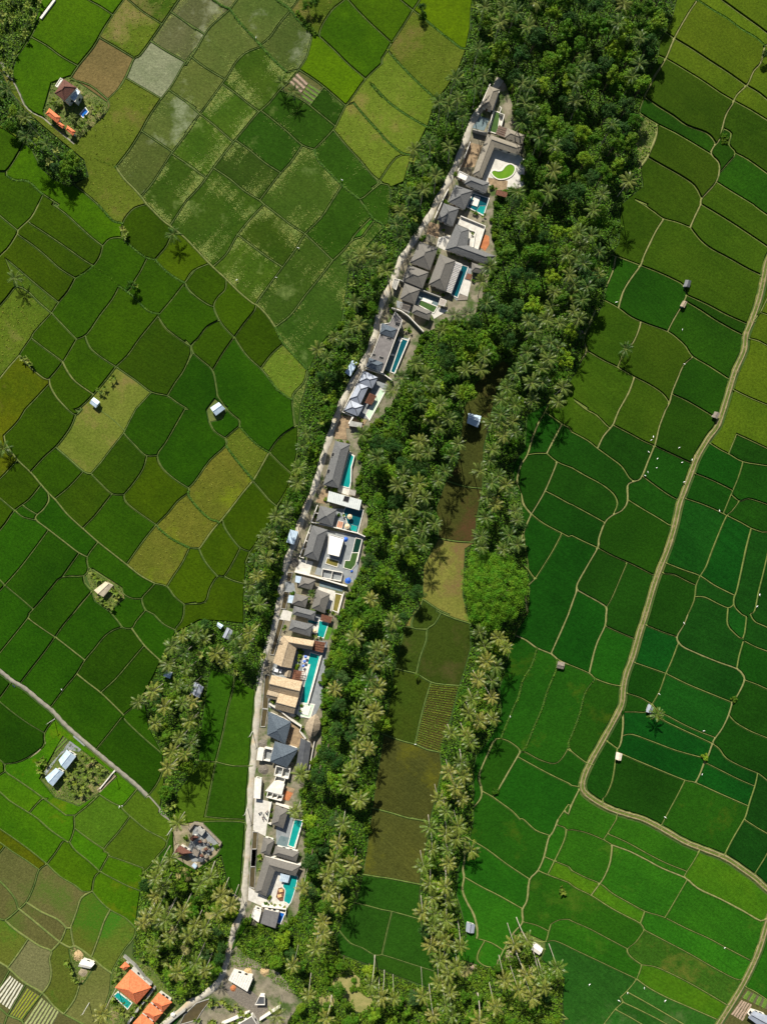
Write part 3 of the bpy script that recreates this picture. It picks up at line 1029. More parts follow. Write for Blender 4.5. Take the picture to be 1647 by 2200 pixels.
def mat(name, c1, c2=None, scale=.6, rough=.85, bump=0.0, bscale=2.0, patch=None, amt=.4, pscale=.12, metal=0, vary=.0, spec=.3):
    if name in MAT: return MAT[name]
    m = bpy.data.materials.new(name); MAT[name] = m
    t, N, L, B = nodes_of(m)
    g = N.new('ShaderNodeNewGeometry').outputs['Position']
    c1 = lin(c1); c2 = lin(c2) if c2 else tuple(v*.75 for v in c1)
    col = mixrgb(N, L, c1, c2, nz(N, L, g, scale, 4, .65, .35, .65))
    if patch: col = mixrgb(N, L, col, lin(patch), nz(N, L, g, pscale, 5, .65, .62-amt*.3, .78-amt*.3))
    if vary:
        oi = N.new('ShaderNodeObjectInfo')
        h = N.new('ShaderNodeHueSaturation')
        r = N.new('ShaderNodeMapRange'); L.new(oi.outputs['Random'], r.inputs[0])
        r.inputs[3].default_value = 1-vary; r.inputs[4].default_value = 1+vary
        L.new(r.outputs[0], h.inputs['Value']); L.new(col, h.inputs['Color']); col = h.outputs[0]
    L.new(col, B.inputs['Base Color'])
    B.inputs['Roughness'].default_value = rough; B.inputs['Metallic'].default_value = metal
    B.inputs['Specular IOR Level'].default_value = spec
    if bump:
        b = N.new('ShaderNodeBump'); b.inputs['Strength'].default_value = bump; b.inputs['Distance'].default_value = .25
        L.new(nz(N, L, g, bscale, 4, .7), b.inputs['Height']); L.new(b.outputs[0], B.inputs['Normal'])
    return m
def crop_mat(name, c1, c2, patch=None, amt=.3, row=.5, rough_b=.7, pscale=.05):
    """standing crop: blotches, drill rows across the field, fine leaf relief"""
    key = 'crop_'+name
    if key in MAT: return MAT[key]
    m = bpy.data.materials.new(key); MAT[key] = m
    t, N, L, B = nodes_of(m)
    g = N.new('ShaderNodeNewGeometry').outputs['Position']
    oi = N.new('ShaderNodeObjectInfo')
    # drill rows run either along or across the valley, field by field
    mp = N.new('ShaderNodeMapping'); mp.vector_type = 'POINT'
    rs = N.new('ShaderNodeMath'); rs.operation = 'MULTIPLY_ADD'; L.new(oi.outputs['Random'], rs.inputs[0]); rs.inputs[1].default_value = .35; rs.inputs[2].default_value = .42
    cx = N.new('ShaderNodeCombineXYZ'); L.new(rs.outputs[0], cx.inputs[2]); L.new(cx.outputs[0], mp.inputs['Rotation'])
    L.new(g, mp.inputs['Vector'])
    sc = N.new('ShaderNodeVectorMath'); sc.operation = 'MULTIPLY'; sc.inputs[1].default_value = (.02, 1.5, 1); L.new(mp.outputs[0], sc.inputs[0])
    rows = nz(N, L, sc.outputs[0], 1.0, 2, .6, .25, .75)
    big = nz(N, L, g, .03, 4, .6, .34, .66)
    fine = nz(N, L, g, 1.0, 4, .8, .22, .78)
    kb = .6 if c1[1] > c1[0]*1.22 else .95
    c1 = tuple(v*k for v, k in zip(lin(c1), (.68, .66, .66*kb))); c2 = tuple(v*k for v, k in zip(lin(c2), (.68, .66, .66*kb)))
    col = mixrgb(N, L, c1, c2, big)
    col = mixrgb(N, L, col, tuple(min(1, v*1.3) for v in c1), nz(N, L, g, .13, 5, .7, .55, .95))
    fm = N.new('ShaderNodeMapRange'); L.new(fine, fm.inputs[0]); fm.inputs[3].default_value = .5; fm.inputs[4].default_value = 1.55
    rm = N.new('ShaderNodeMapRange'); L.new(rows, rm.inputs[0]); rm.inputs[3].default_value = 1-row*.22; rm.inputs[4].default_value = 1+row*.16
    fx = N.new('ShaderNodeMath'); fx.operation = 'MULTIPLY'; L.new(fm.outputs[0], fx.inputs[0]); L.new(rm.outputs[0], fx.inputs[1])
    hv = N.new('ShaderNodeHueSaturation'); L.new(fx.outputs[0], hv.inputs['Value']); L.new(col, hv.inputs['Color']); col = hv.outputs[0]
    if patch:
        mm = N.new('ShaderNodeMath'); mm.operation = 'MULTIPLY'
        L.new(nz(N, L, g, pscale, 6, .68, .60-amt*.3, .72-amt*.25), mm.inputs[0])
        L.new(nz(N, L, g, .9, 4, .8, .2, .6), mm.inputs[1])
        col = mixrgb(N, L, col, tuple(v*.68 for v in lin(patch)), mm.outputs[0])
    h = N.new('ShaderNodeHueSaturation')
    for sock, lo, hi, mul in (('Value', .84, 1.16, 7.31), ('Hue', .486, .503, 3.77)):
        fr = N.new('ShaderNodeMath'); fr.operation = 'MULTIPLY'; L.new(oi.outputs['Random'], fr.inputs[0]); fr.inputs[1].default_value = mul
        f2 = N.new('ShaderNodeMath'); f2.operation = 'FRACT'; L.new(fr.outputs[0], f2.inputs[0])
        r = N.new('ShaderNodeMapRange'); L.new(f2.outputs[0], r.inputs[0]); r.inputs[3].default_value = lo; r.inputs[4].default_value = hi
        L.new(r.outputs[0], h.inputs[sock])
    L.new(col, h.inputs['Color']); L.new(h.outputs[0], B.inputs['Base Color'])
    B.inputs['Roughness'].default_value = .9; B.inputs['Specular IOR Level'].default_value = .04
    b = N.new('ShaderNodeBump'); b.inputs['Strength'].default_value = rough_b; b.inputs['Distance'].default_value = .35
    ad = N.new('ShaderNodeMath'); ad.operation = 'ADD'; L.new(nz(N, L, g, 1.6, 4, .8), ad.inputs[0]); ad.inputs[1].default_value = 0
    L.new(ad.outputs[0], b.inputs['Height']); L.new(b.outputs[0], B.inputs['Normal'])
    return m
def leaf_mat(name, cols, trans=.25, vary=.25, rough=.55, spec=.1):
    """foliage: colour picked per plant, shifted leaf by leaf"""
    if name in MAT: return MAT[name]
    m = bpy.data.materials.new(name); MAT[name] = m
    t, N, L, B = nodes_of(m)
    oi = N.new('ShaderNodeObjectInfo')
    ge = N.new('ShaderNodeNewGeometry')
    cr = N.new('ShaderNodeValToRGB'); L.new(oi.outputs['Random'], cr.inputs[0])
    while len(cr.color_ramp.elements) < len(cols): cr.color_ramp.elements.new(.5)
    for i, c in enumerate(cols):
        cr.color_ramp.elements[i].position = i/(len(cols)-1); cr.color_ramp.elements[i].color = (*lin(c), 1)
    h = N.new('ShaderNodeHueSaturation'); L.new(cr.outputs[0], h.inputs['Color'])
    r = N.new('ShaderNodeMapRange'); L.new(ge.outputs['Random Per Island'], r.inputs[0]); r.inputs[3].default_value = 1-vary*1.2; r.inputs[4].default_value = 1+vary*1.2
    L.new(r.outputs[0], h.inputs['Value'])
    n1 = nz(N, L, ge.outputs['Position'], .35, 2, .5, .3, .7)
    r2 = N.new('ShaderNodeMapRange'); L.new(n1, r2.inputs[0]); r2.inputs[3].default_value = .475; r2.inputs[4].default_value = .515
    L.new(r2.outputs[0], h.inputs['Hue'])
    L.new(h.outputs[0], B.inputs['Base Color']); B.inputs['Roughness'].default_value = rough; B.inputs['Specular IOR Level'].default_value = spec
    tr = N.new('ShaderNodeBsdfTranslucent'); L.new(h.outputs[0], tr.inputs[0])
    mx = N.new('ShaderNodeMixShader'); mx.inputs[0].default_value = trans
    L.new(B.outputs[0], mx.inputs[1]); L.new(tr.outputs[0], mx.inputs[2]); L.new(mx.outputs[0], N['Material Output'].inputs[0])
    return m
def water_mat(name, c1, c2, scale=.25, rough=.06):
    if name in MAT: return MAT[name]
    m = mat(name, c1, c2, scale, rough, spec=.5)
    t = m.node_tree; N, L, B = t.nodes, t.links, t.nodes['Principled BSDF']
    b = N.new('ShaderNodeBump'); b.inputs['Strength'].default_value = .12; b.inputs['Distance'].default_value = .1
    g = N.new('ShaderNodeNewGeometry').outputs['Position']
    L.new(nz(N, L, g, 2.2, 3, .6), b.inputs['Height']); L.new(b.outputs[0], B.inputs['Normal'])
    return m
# ------------------------------------------------------------------ ground, fields, banks, lanes
def struct(name, me):
    return tag(obj(name, me), kind='structure')
m_ground = mat('valley_ground', (60,84,30), (44,70,22), .05, .95, .5, .8, patch=(86,92,44), amt=.3, pscale=.02)
G = 2600
struct('ground', mesh('ground', [(-G,-G,-.08),(G,-G,-.08),(G,G,-.08),(-G,G,-.08)], [(0,1,2,3)], m_ground))

CROPS = {  # colour, second colour, patch colour, patch amount, crop height, row strength
 'lime': ((72,112,8),(54,94,6),None,0,.5,.3), 'lime2': ((88,120,6),(70,102,6),None,0,.5,.3),
 'yel': ((64,92,8),(50,80,6),None,0,.55,.5), 'mid': ((52,86,6),(42,74,6),None,0,.6,.5),
 'mid2': ((46,84,22),(36,70,16),(120,140,70),.05,.3,.5), 'olive': ((52,78,8),(40,70,8),None,0,.6,.7),
 'deep': ((42,84,8),(30,70,6),None,0,.6,.5), 'yelbr': ((92,102,10),(72,92,8),(120,112,50),.1,.5,.3),
 'dry': ((102,124,40),(86,112,30),(130,122,64),.2,.4,.2), 'dryo': ((114,118,44),(96,110,34),(126,152,24),.22,.4,.2),
 'weed': ((92,114,42),(66,98,30),(136,128,74),.3,.45,.1), 'weed2': ((78,106,36),(58,92,24),None,0,.4,.1),
 'weedg': ((72,122,40),(52,104,28),(110,130,44),.2,.5,.3), 'grass': ((112,126,52),(92,114,38),(144,128,76),.2,.12,.1),
 'stub': ((130,114,72),(108,98,60),(136,146,146),.05,.1,.2), 'mud': ((104,108,72),(86,96,56),(172,178,142),.4,.08,.3),
 'pale': ((150,155,126),(122,132,100),(108,120,84),.3,.1,.5), 'flood': ((70,92,48),(86,100,60),(136,146,112),.18,.18,.6),
 'floodg': ((66,94,32),(50,84,24),(130,150,80),.12,.22,.5), 'flood2': ((60,86,34),(48,78,26),(120,140,76),.05,.22,.6),
 'patch': ((48,82,12),(38,74,10),(112,116,62),.3,.5,.4), 'rlime': ((84,108,28),(68,96,22),None,0,.6,.4),
 'rolive': ((58,88,20),(44,76,14),None,0,.65,.6), 'rmid': ((36,82,16),(28,70,14),None,0,.65,.6),
 'rdark': ((24,76,18),(18,64,14),None,0,.6,.6), 'rdeep': ((18,78,24),(12,66,20),None,0,.55,.8),
 'rmid2': ((32,88,20),(26,78,18),(72,100,20),.08,.55,.5), 'rbright': ((42,106,24),(32,92,22),(78,116,30),.1,.5,.7),
 'rlg': ((70,116,24),(50,104,22),None,0,.5,.7), 'patch2': ((56,104,36),(46,94,30),(116,120,48),.35,.45,.9),
 'rmid3': ((48,104,42),(38,90,34),(92,116,64),.12,.4,.9), 'lgreen': ((72,118,14),(54,102,12),(116,122,20),.1,.5,.5),
 'lgreen2': ((80,114,32),(66,102,28),None,0,.4,.4), 'bl1': ((50,94,18),(38,82,14),None,0,.5,.4),
 'bl2': ((106,108,62),(92,98,52),(82,112,40),.25,.12,.3), 'blg': ((84,108,42),(92,104,50),(60,114,24),.4,.14,.3),
 'blp': ((126,128,86),(112,116,76),None,0,.1,.3), 'bl3': ((110,114,64),(96,106,52),None,0,.12,.5),
 'bpad': ((72,78,34),(62,70,30),(90,70,42),.25,.2,.9), 'bpad2': ((64,82,34),(54,74,28),(86,84,44),.2,.2,.5),
 'bpad3': ((56,82,28),(64,80,30),None,0,.25,.6), 'tan': ((126,126,62),(108,118,50),(122,98,66),.35,.15,.7),
 'ypad': ((82,88,38),(72,80,36),(108,112,30),.2,.2,.9), 'gpad': ((44,88,26),(38,78,24),None,0,.4,.4),
 'gpad2': ((72,100,46),(60,92,38),(110,112,70),.2,.3,.6), 'veg': ((86,80,44),(70,70,36),None,0,.06,.2),
 'beds': ((104,104,62),(86,96,50),None,0,.06,.2),
}
for k, (a, b, pt, am, h, row) in CROPS.items():
    crop_mat(k, a, b, pt, am, row, 1.0 if k in ('dry','dryo','weed','weedg','weed2') else .7, .035 if k not in ('floodg','flood','mud') else .045)
from mathutils.geometry import delaunay_2d_cdt
def slab(ip, orig, h):
    """crop block: top cut into triangles inside the field, sides down to the mud"""
    n = len(ip)
    r = delaunay_2d_cdt([Vector(q) for q in ip], [(i, (i+1) % n) for i in range(n)], [], 0, 1e-4)
    vv, _, ff = r[0], r[1], r[2]
    o2 = [(q[0], q[1]) for q in orig]; keep = []
    for t in ff:
        c = (sum(vv[i].x for i in t)/3, sum(vv[i].y for i in t)/3)
        if inpoly(c, ip) and inpoly(c, o2): keep.append(tuple(t))
    if not keep: return [], []
    m = len(vv)
    V = [(q.x, q.y, h) for q in vv]+[(q.x, q.y, -.05) for q in vv]; F = []
    ed = {}
    for t in keep:
        a = (vv[t[1]].x-vv[t[0]].x)*(vv[t[2]].y-vv[t[0]].y)-(vv[t[1]].y-vv[t[0]].y)*(vv[t[2]].x-vv[t[0]].x)
        if a < 0: t = t[::-1]
        F.append(t)
        for i in range(3): ed[(t[i], t[(i+1) % 3])] = 1
    for (a, b) in list(ed):
        if (b, a) not in ed: F.append((a, m+a, m+b, b))
    return V, F
frng = random.Random(3)
for poly, crop, c, A in fields:
    a, b, pt, am, h, row = CROPS[crop]
    ip = inset(poly, 2.7)
    if area2(ip) < 20: continue
    w_ = [P(*q) for q in ip]; w_ = [(v.x, v.y) for v in w_]
    hh = h*frng.uniform(1.0, 1.55)
    v, f = slab(w_, [P(*q).xy for q in poly], hh)
    if not f: continue
    struct('rice_paddy' if crop not in ('dry','dryo','weed','weed2','weedg','grass','stub','beds','veg') else 'fallow_field', mesh('field', v, f, MAT['crop_'+crop]))

m_bank = mat('bank_grass', (94,110,50), (64,84,32), .5, .95, .6, 3)
m_bankr = mat('bank_grass_pale', (118,126,64), (88,104,44), .5, .95, .6, 3)
m_path = mat('trodden_path', (134,132,84), (104,112,58), .6, .95, .5, 3)
m_pathw = mat('worn_bank', (112,118,64), (82,98,44), .6, .95, .5, 3)
m_weedbank = mat('weedy_bank', (64,96,28), (46,76,20), .4, .95, .8, 2)
hedge_pts = []
for kind, pts in bank_lines:
    east = sum(p[0] for p in pts)/len(pts) > 1000
    wd, hh, m = {'b': (.34, .26, m_bankr if east else m_bank), 'p': (.75 if east else .6, .28, m_path if east else m_pathw), 'h': (.9, .4, m_weedbank)}[kind]
    v, f = strip_mesh(pts, wd, -.06, hh, .5)
    struct('field_bank', mesh('field_bank', v, f, m, smooth=True))
    if kind == 'h': hedge_pts.append(pts)

m_lane = mat('lane_concrete', (186,180,164), (158,152,138), .35, .9, .3, 3, patch=(178,156,120), amt=.25, pscale=.06)
m_lane2 = mat('lane_grey', (140,136,122), (118,114,102), .5, .9, .3, 3)
m_track = mat('dirt_track', (92,104,40), (76,92,30), .5, .95, .7, 3, patch=(136,124,82), amt=.3, pscale=.35)
m_rut = mat('wheel_rut', (142,130,96), (112,104,72), .8, .95, .3, 3)
for i, (kind, wd, pts) in enumerate(lane_lines):
    v, f = strip_mesh(pts, wd*S*.82, -.06, .16, .5)
    o = struct('lane' if kind == 'lane' else 'dirt_track', mesh('lane', v, f, (m_lane if i == 0 else m_lane2) if kind == 'lane' else m_track, smooth=True))
    if kind == 'track':
        for d in (-4.0, 3.2):
            v, f = strip_mesh(offset(pts, d), .62, .15, .23, .3)
            struct('wheel_rut', mesh('wheel_rut', v, f, m_rut, smooth=True))
# forest floor and plots
m_floor = mat('forest_floor', (44,62,20), (30,46,14), .25, .95, .6, 2, patch=(70,64,38), amt=.15, pscale=.08)
for i, (k, poly) in enumerate(FOREST.items()):
    w_ = [P(*q) for q in smooth(list(poly)+[poly[0]], 2)[:-1]]
    v, f = prism([(q.x, q.y) for q in w_], -.2, -.02+.004*i)
    struct('forest_floor', mesh('forest_floor', v, [f[0]], m_floor))
m_plot = mat('plot_ground', (150,138,112), (116,108,86), .3, .95, .4, 3, patch=(84,96,46), amt=.3, pscale=.1)
m_vplot = mat('villa_ground', (138,130,110), (110,104,86), .3, .95, .5, 3, patch=(64,84,34), amt=.5, pscale=.14)
m_garden = mat('garden_ground', (96,104,50), (72,88,36), .3, .95, .5, 3, patch=(140,124,86), amt=.3, pscale=.12)
for i, (k, poly) in enumerate(LOTS.items()):
    w_ = [P(*q) for q in poly]
    v, f = prism([(q.x, q.y) for q in w_], -.2, .01+.004*i)
    struct('plot', mesh('plot', v, [f[0]], {'villa_plot': m_vplot, 'yard_plot': m_vplot, 'temple_plot': m_plot}.get(k, m_garden)))
# ------------------------------------------------------------------ buildings
WIN = {1:(960,160,.12143),2:(920,340,.12143),3:(830,500,.14572),4:(720,660,.12143),5:(620,920,.12143),6:(590,1080,.13358),7:(560,1230,.12143),8:(540,1360,.10929),9:(520,1510,.21008),10:(510,1700,.18908),11:(510,1820,.18908),12:(340,2060,.31513),13:(220,2040,.18908),14:(350,1750,.15756),15:(70,1560,.21008),16:(80,150,.17857)}
def mp(w, x, y):
    if isinstance(w, str): return sp(w, x, y)
    if w == 0: return (x, y)
    ox, oy, s = WIN[w]; return (ox+x*s, oy+y*s)
def pts(w, s, z=0.0):
    return [P(*mp(w, *map(float, q.split(','))), z) for q in s.split()]
m_white = mat('white_render', (226,222,212), (206,200,188), .8, .8)
m_conc = mat('grey_concrete', (168,166,158), (140,138,132), .6, .85, .1, 4)
m_shingle = mat('grey_shingle', (118,118,116), (86,87,88), 2.6, .85, .5, 3)
m_tile = mat('grey_tile', (116,112,105), (102,99,93), 1.4, .75, .25, 6)
m_tan = mat('tan_grey_tile', (138,131,117), (122,115,102), 1.2, .75, .25, 6)
m_slate = mat('slate_shingle', (96,107,116), (66,75,84), 2.4, .8, .5, 3)
m_thatch = mat('thatch', (196,176,146), (160,140,112), 1.5, .95, .9, 5)
m_thatch2 = mat('aged_thatch', (176,160,136), (138,124,104), 1.8, .95, .9, 5)
m_metal = mat('pale_metal_roof', (170,176,186), (150,156,168), .4, .45, metal=.2)
m_lmetal = mat('blue_white_metal', (196,212,224), (168,188,206), .5, .45, metal=.1)
m_dmetal = mat('dark_metal_roof', (96,98,100), (80,82,86), .5, .5, metal=.2)
m_orange = mat('orange_tile', (224,130,86), (196,104,64), 1.2, .8, .5, 5)
m_brown = mat('brown_tile', (112,74,60), (88,58,48), 1.5, .8, .5, 5)
m_wood = mat('brown_timber', (124,84,64), (96,62,46), 1.6, .8, .3, 6)
m_greywood = mat('grey_timber', (138,128,116), (110,102,92), 1.6, .85, .3, 6)
m_dark = mat('dark_void', (24,26,30), (18,20,24), 1, .6)
m_glass = mat('dark_glass', (30,40,48), (22,30,38), 1, .1, spec=.6)
m_panel = mat('frosted_panel', (120,122,140), (104,106,126), .8, .3)
m_capd = mat('dark_ridge', (58,60,66), None, 1, .7)
m_pave = mat('pale_paving', (206,202,192), (182,178,168), .5, .85, .1, 4)
m_gpave = mat('grey_paving', (140,144,144), (118,122,124), .5, .85, .1, 4)
m_tpave = mat('teal_grey_paving', (108,124,126), (90,108,112), .5, .8)
m_dirt = mat('rubble_dirt', (158,136,106), (120,102,80), .5, .95, .6, 2)
m_orsoil = mat('orange_soil', (188,120,76), (160,98,62), .5, .95, .5, 2)
m_gravel = mat('gravel_heap', (128,120,108), (98,92,84), 1.8, .95, .9, 4)
m_lawn = mat('garden_lawn', (86,126,36), (66,108,28), .8, .95, .4, 4)
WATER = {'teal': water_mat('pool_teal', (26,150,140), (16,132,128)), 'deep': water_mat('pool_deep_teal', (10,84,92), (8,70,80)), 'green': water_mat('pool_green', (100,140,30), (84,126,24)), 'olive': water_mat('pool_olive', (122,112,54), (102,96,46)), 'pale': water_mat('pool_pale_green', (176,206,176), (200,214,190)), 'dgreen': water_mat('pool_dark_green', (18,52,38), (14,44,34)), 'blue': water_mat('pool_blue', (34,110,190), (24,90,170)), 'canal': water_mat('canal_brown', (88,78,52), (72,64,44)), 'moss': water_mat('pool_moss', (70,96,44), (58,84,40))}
zc = [0]
def pave(w, s, m, name='terrace', base=.08):
    zc[0] += 1
    q = pts(w, s)
    v, f = prism(q, -.1, base+.002*(zc[0] % 40))
    return struct(name, mesh(name, v, f, m))
def centre(q): return Vector((sum(p.x for p in q)/len(q), sum(p.y for p in q)/len(q), 0))
def openings(root, wq, z):
    """door and windows set into the walls of a room block"""
    n = len(wq)
    for i in range(n):
        a = Vector((*wq[i][:2], 0)); b = Vector((*wq[(i+1) % n][:2], 0)); d = b-a; L = d.length
        if L < 2.6: continue
        d.normalize(); o = Vector((d.y, -d.x, 0))
        k = 1 if L < 6 else 2
        for j in range(k):
            c = a+d*L*(j+1)/(k+1)
            dr = (i == 0 and j == 0)
            w2, z0, z1 = (.5, .12, min(2.2, z-.3)) if dr else (.7, .9, min(2.2, z-.3))
            v, f = prism([c-d*w2-o*.1, c+d*w2-o*.1, c+d*w2+o*.04, c-d*w2+o*.04], z0, z1)
            e = part(root, 'door' if dr else 'window', v, f, m_wood if dr else m_glass)
            if not dr:
                v, f = prism([c-d*(w2+.08)-o*.05, c+d*(w2+.08)-o*.05, c+d*(w2+.08)+o*.1, c-d*(w2+.08)+o*.1], z0-.1, z0-.003)
                part(root, 'sill', v, f, m_white, parent=e)
def roof_faces(root, eaves, ridge, faces, m, name='roof', th=.18):
    n = len(eaves)
    V = [Vector(p) for p in eaves]+[Vector(p) for p in ridge]+[Vector((p[0],p[1],p[2]-th)) for p in eaves]
    F = list(faces)
    b = n+len(ridge)
    F += [(i, b+i, b+(i+1) % n, (i+1) % n) for i in range(n)]
    F.append(tuple(b+i for i in range(n-1, -1, -1)))
    return part(root, name, V, F, m)
def caps(root, roof, lines, m, wd=.26):
    for a, b in lines:
        a = Vector(a)+Vector((0,0,.05)); b = Vector(b)+Vector((0,0,.05))
        if (a-b).length < .3: continue
        v, f = bar(a, b, wd, .12)
        part(root, 'ridge_cap', v, f, m, parent=roof)
CAPM = {}
def capmat(m):
    return {m_thatch: m_thatch2, m_thatch2: m_thatch2, m_metal: m_capd, m_slate: m_slate}.get(m, m)
def hip(w, s, m, label, name='villa', ze=3.3, pitch=26, gable=False, wall=None, inset_w=.75, cat='house', group=None, cap=None, z_obs=None, group2=None):
    c = pts(w, s, ze)
    c = [Vector(v) for v in c]
    A = sum(c[i-1].x*c[i].y-c[i].x*c[i-1].y for i in range(4))
    if A < 0: c.reverse()
    if (c[0]-c[1]).length+(c[2]-c[3]).length > (c[1]-c[2]).length+(c[3]-c[0]).length: c = c[1:]+c[:1]
    hw = ((c[0]-c[1]).length+(c[2]-c[3]).length)/4
    rise = hw*math.tan(math.radians(pitch))
    m0 = (c[0]+c[1])/2; m1 = (c[2]+c[3])/2; d = (m1-m0); L = d.length; d.normalize()
    e = 0 if gable else min(hw*.97, L/2-.02)
    r0 = m0+d*e; r1 = m1-d*e
    r0.z = r1.z = ze+rise
    root = thing(name, label, cat, centre(c), group=group)
    rf = roof_faces(root, c, [r0, r1], [(0,1,4), (1,2,5,4), (2,3,5), (3,0,4,5)], m)
    ln = [(r0, r1)]
    if not gable: ln += [(c[0], r0), (c[1], r0), (c[2], r1), (c[3], r1)]
    caps(root, rf, ln, cap or capmat(m))
    _, wq = grow([(v.x, v.y) for v in c], -inset_w)
    v, f = prism(wq, 0, ze-.19)
    part(root, 'wall', v, f, wall or m_white)
    openings(root, wq, ze)
    return root
def ell(w, A, Bp, C, Ci, Bi, Ai, m, label, ze=3.4, pitch=26, gable=False, name='villa'):
    g = [P(*mp(*(q if len(q) == 3 else (w, *q))), ze) for q in (A, Bp, C, Ci, Bi, Ai)]
    A, B, C, Ci, Bi, Ai = g
    hw = ((A-Ai).length+(C-Ci).length)/4; rise = hw*math.tan(math.radians(pitch))
    rA = (A+Ai)/2; rB = (B+Bi)/2; rC = (C+Ci)/2
    if not gable:
        rA = rA+(rB-rA).normalized()*hw; rC = rC+(rB-rC).normalized()*hw
    for r in (rA, rB, rC): r.z = ze+rise
    root = thing(name, label, 'house', centre([A,B,C,Bi]))
    ea = [A, B, C, Ci, Bi, Ai]
    rf = roof_faces(root, ea, [rA, rB, rC], [(0,1,7,6), (1,2,8,7), (2,3,8), (3,4,7,8), (4,5,6,7), (5,0,6)], m)
    ln = [(rA,rB),(rB,rC),(B,rB)]
    if not gable: ln += [(A,rA),(Ai,rA),(C,rC),(Ci,rC)]
    caps(root, rf, ln, capmat(m))
    _, wq = grow([(v.x, v.y) for v in ea], -.75)
    v, f = prism(wq, 0, ze-.19); part(root, 'wall', v, f, m_white)
    openings(root, wq, ze)
    return root
def flat(w, s, m, label, name='flat_roofed_block', ze=3.0, parapet=True, cat='house', wall=None, seams=0, rm=None):
    q = pts(w, s, ze); q = [(v.x, v.y) for v in q]
    root = thing(name, label, cat, centre([Vector((*p,0)) for p in q]))
    base, inn = grow(q, -.35)
    v, f = prism(inn, 0, ze-.151); part(root, 'wall', v, f, wall or m_white)
    v, f = prism(base, ze-.15, ze); rf = part(root, 'roof', v, f, m)
    if parapet:
        _, i2 = grow(q, -.22); _, o2 = grow(q, .02)
        v, f = ring(o2, i2, ze-.2, ze+.3); part(root, 'parapet', v, f, wall or m_white, parent=rf)
    if seams:
        p = [Vector((*x, ze+.03)) for x in base]
        for k in range(1, seams):
            t = k/seams
            v, f = bar(p[0]+(p[1]-p[0])*t, p[3]+(p[2]-p[3])*t, .1, .08); part(root, 'seam', v, f, rm or m_conc, parent=rf)
    openings(root, inn, ze)
    return root
def pool(w, s, kind, label, rim=.35, z=.3, m=None, smooth_it=False, group=None):
    q = pts(w, s)
    if smooth_it:
        a = smooth([(v.x, v.y) for v in q]+[(q[0].x, q[0].y)], 3)[:-1]; q = [Vector((x, y, 0)) for x, y in a]
    root = thing('swimming_pool', label, 'pool', centre(q), group=group)
    inn, out = grow([(v.x, v.y) for v in q], rim)
    v, f = ring(out, inn, -.05, z+.1+.002*(zc[0] % 9)); part(root, 'coping', v, f, m or m_white)
    zc[0] += 1
    v, f = prism(inn, -.05, z); part(root, 'water', v, f, WATER[kind])
    return root
def canal(w, s, label):
    q = pts(w, s)
    root = thing('water_channel', label, 'channel', centre(q))
    inn, out = grow([(v.x, v.y) for v in q], .22)
    v, f = ring(out, inn, -.05, .5); part(root, 'kerb', v, f, m_conc)
    v, f = prism(inn, -.05, .14); part(root, 'water', v, f, WATER['canal'])
def wall(w, s, label, h=2.0, t=.28, m=None, name='garden_wall', cat='wall'):
    q = pts(w, s, h)
    root = thing(name, label, cat, (q[0].x, q[0].y, 0))
    pl = [(v.x, v.y) for v in q]
    l = offset(pl, t/2); r = offset(pl, -t/2)
    v, f = prism(l+r[::-1], -.05, h); part(root, 'masonry', v, f, m or m_white)
    l = offset(pl, t/2+.05); r = offset(pl, -t/2-.05)
    v, f = prism(l+r[::-1], h+.002, h+.09); part(root, 'coping', v, f, m or m_white)
    return root
def pergola(w, s, label, n=9, ze=2.7, m=None, pm=None, posts=True, cross=0, name='pergola'):
    q = pts(w, s, ze)
    m = m or m_wood
    root = thing(name, label, 'pergola', centre(q))
    a, b, c, d = q
    for e, f_ in ((a,b),(b,c),(c,d),(d,a)):
        v, f = bar(e, f_, .22, .2); part(root, 'beam', v, f, m)
    for k in range(1, n):
        t = k/n
        v, f = bar(a+(b-a)*t+Vector((0,0,.16)), d+(c-d)*t+Vector((0,0,.16)), .16, .12); part(root, 'rafter', v, f, m)
    for k in range(1, cross):
        t = k/cross
        v, f = bar(a+(d-a)*t+Vector((0,0,.285)), b+(c-b)*t+Vector((0,0,.285)), .14, .12); part(root, 'purlin', v, f, m)
    if pm:
        v, f = prism(q, ze-.04, ze+.02); part(root, 'panel', v, f, pm)
    for p in q:
        v, f = bar(p, Vector((p.x,p.y,0)), .2, .2); part(root, 'post', v, f, m)
def parasol(w, x, y, r, m, label, group=None):
    c = P(*mp(w, x, y), 2.4)
    root = thing('parasol', label, 'parasol', (c.x, c.y, 0), group=group)
    V = [(c.x, c.y, 2.85)]+[(c.x+r*math.cos(i*math.pi/4), c.y+r*math.sin(i*math.pi/4), 2.25) for i in range(8)]
    part(root, 'canopy', V, [(0, i+1, (i+1) % 8+1) for i in range(8)], m)
    v, f = tube([(c.x,c.y,0),(c.x,c.y,2.86)], [.05,.04], 6); part(root, 'pole', v, f, m_greywood)
    v, f = prism([(c.x+.35*math.cos(i*math.pi/4), c.y+.35*math.sin(i*math.pi/4)) for i in range(8)], 0, .3); part(root, 'base', v, f, m_conc)
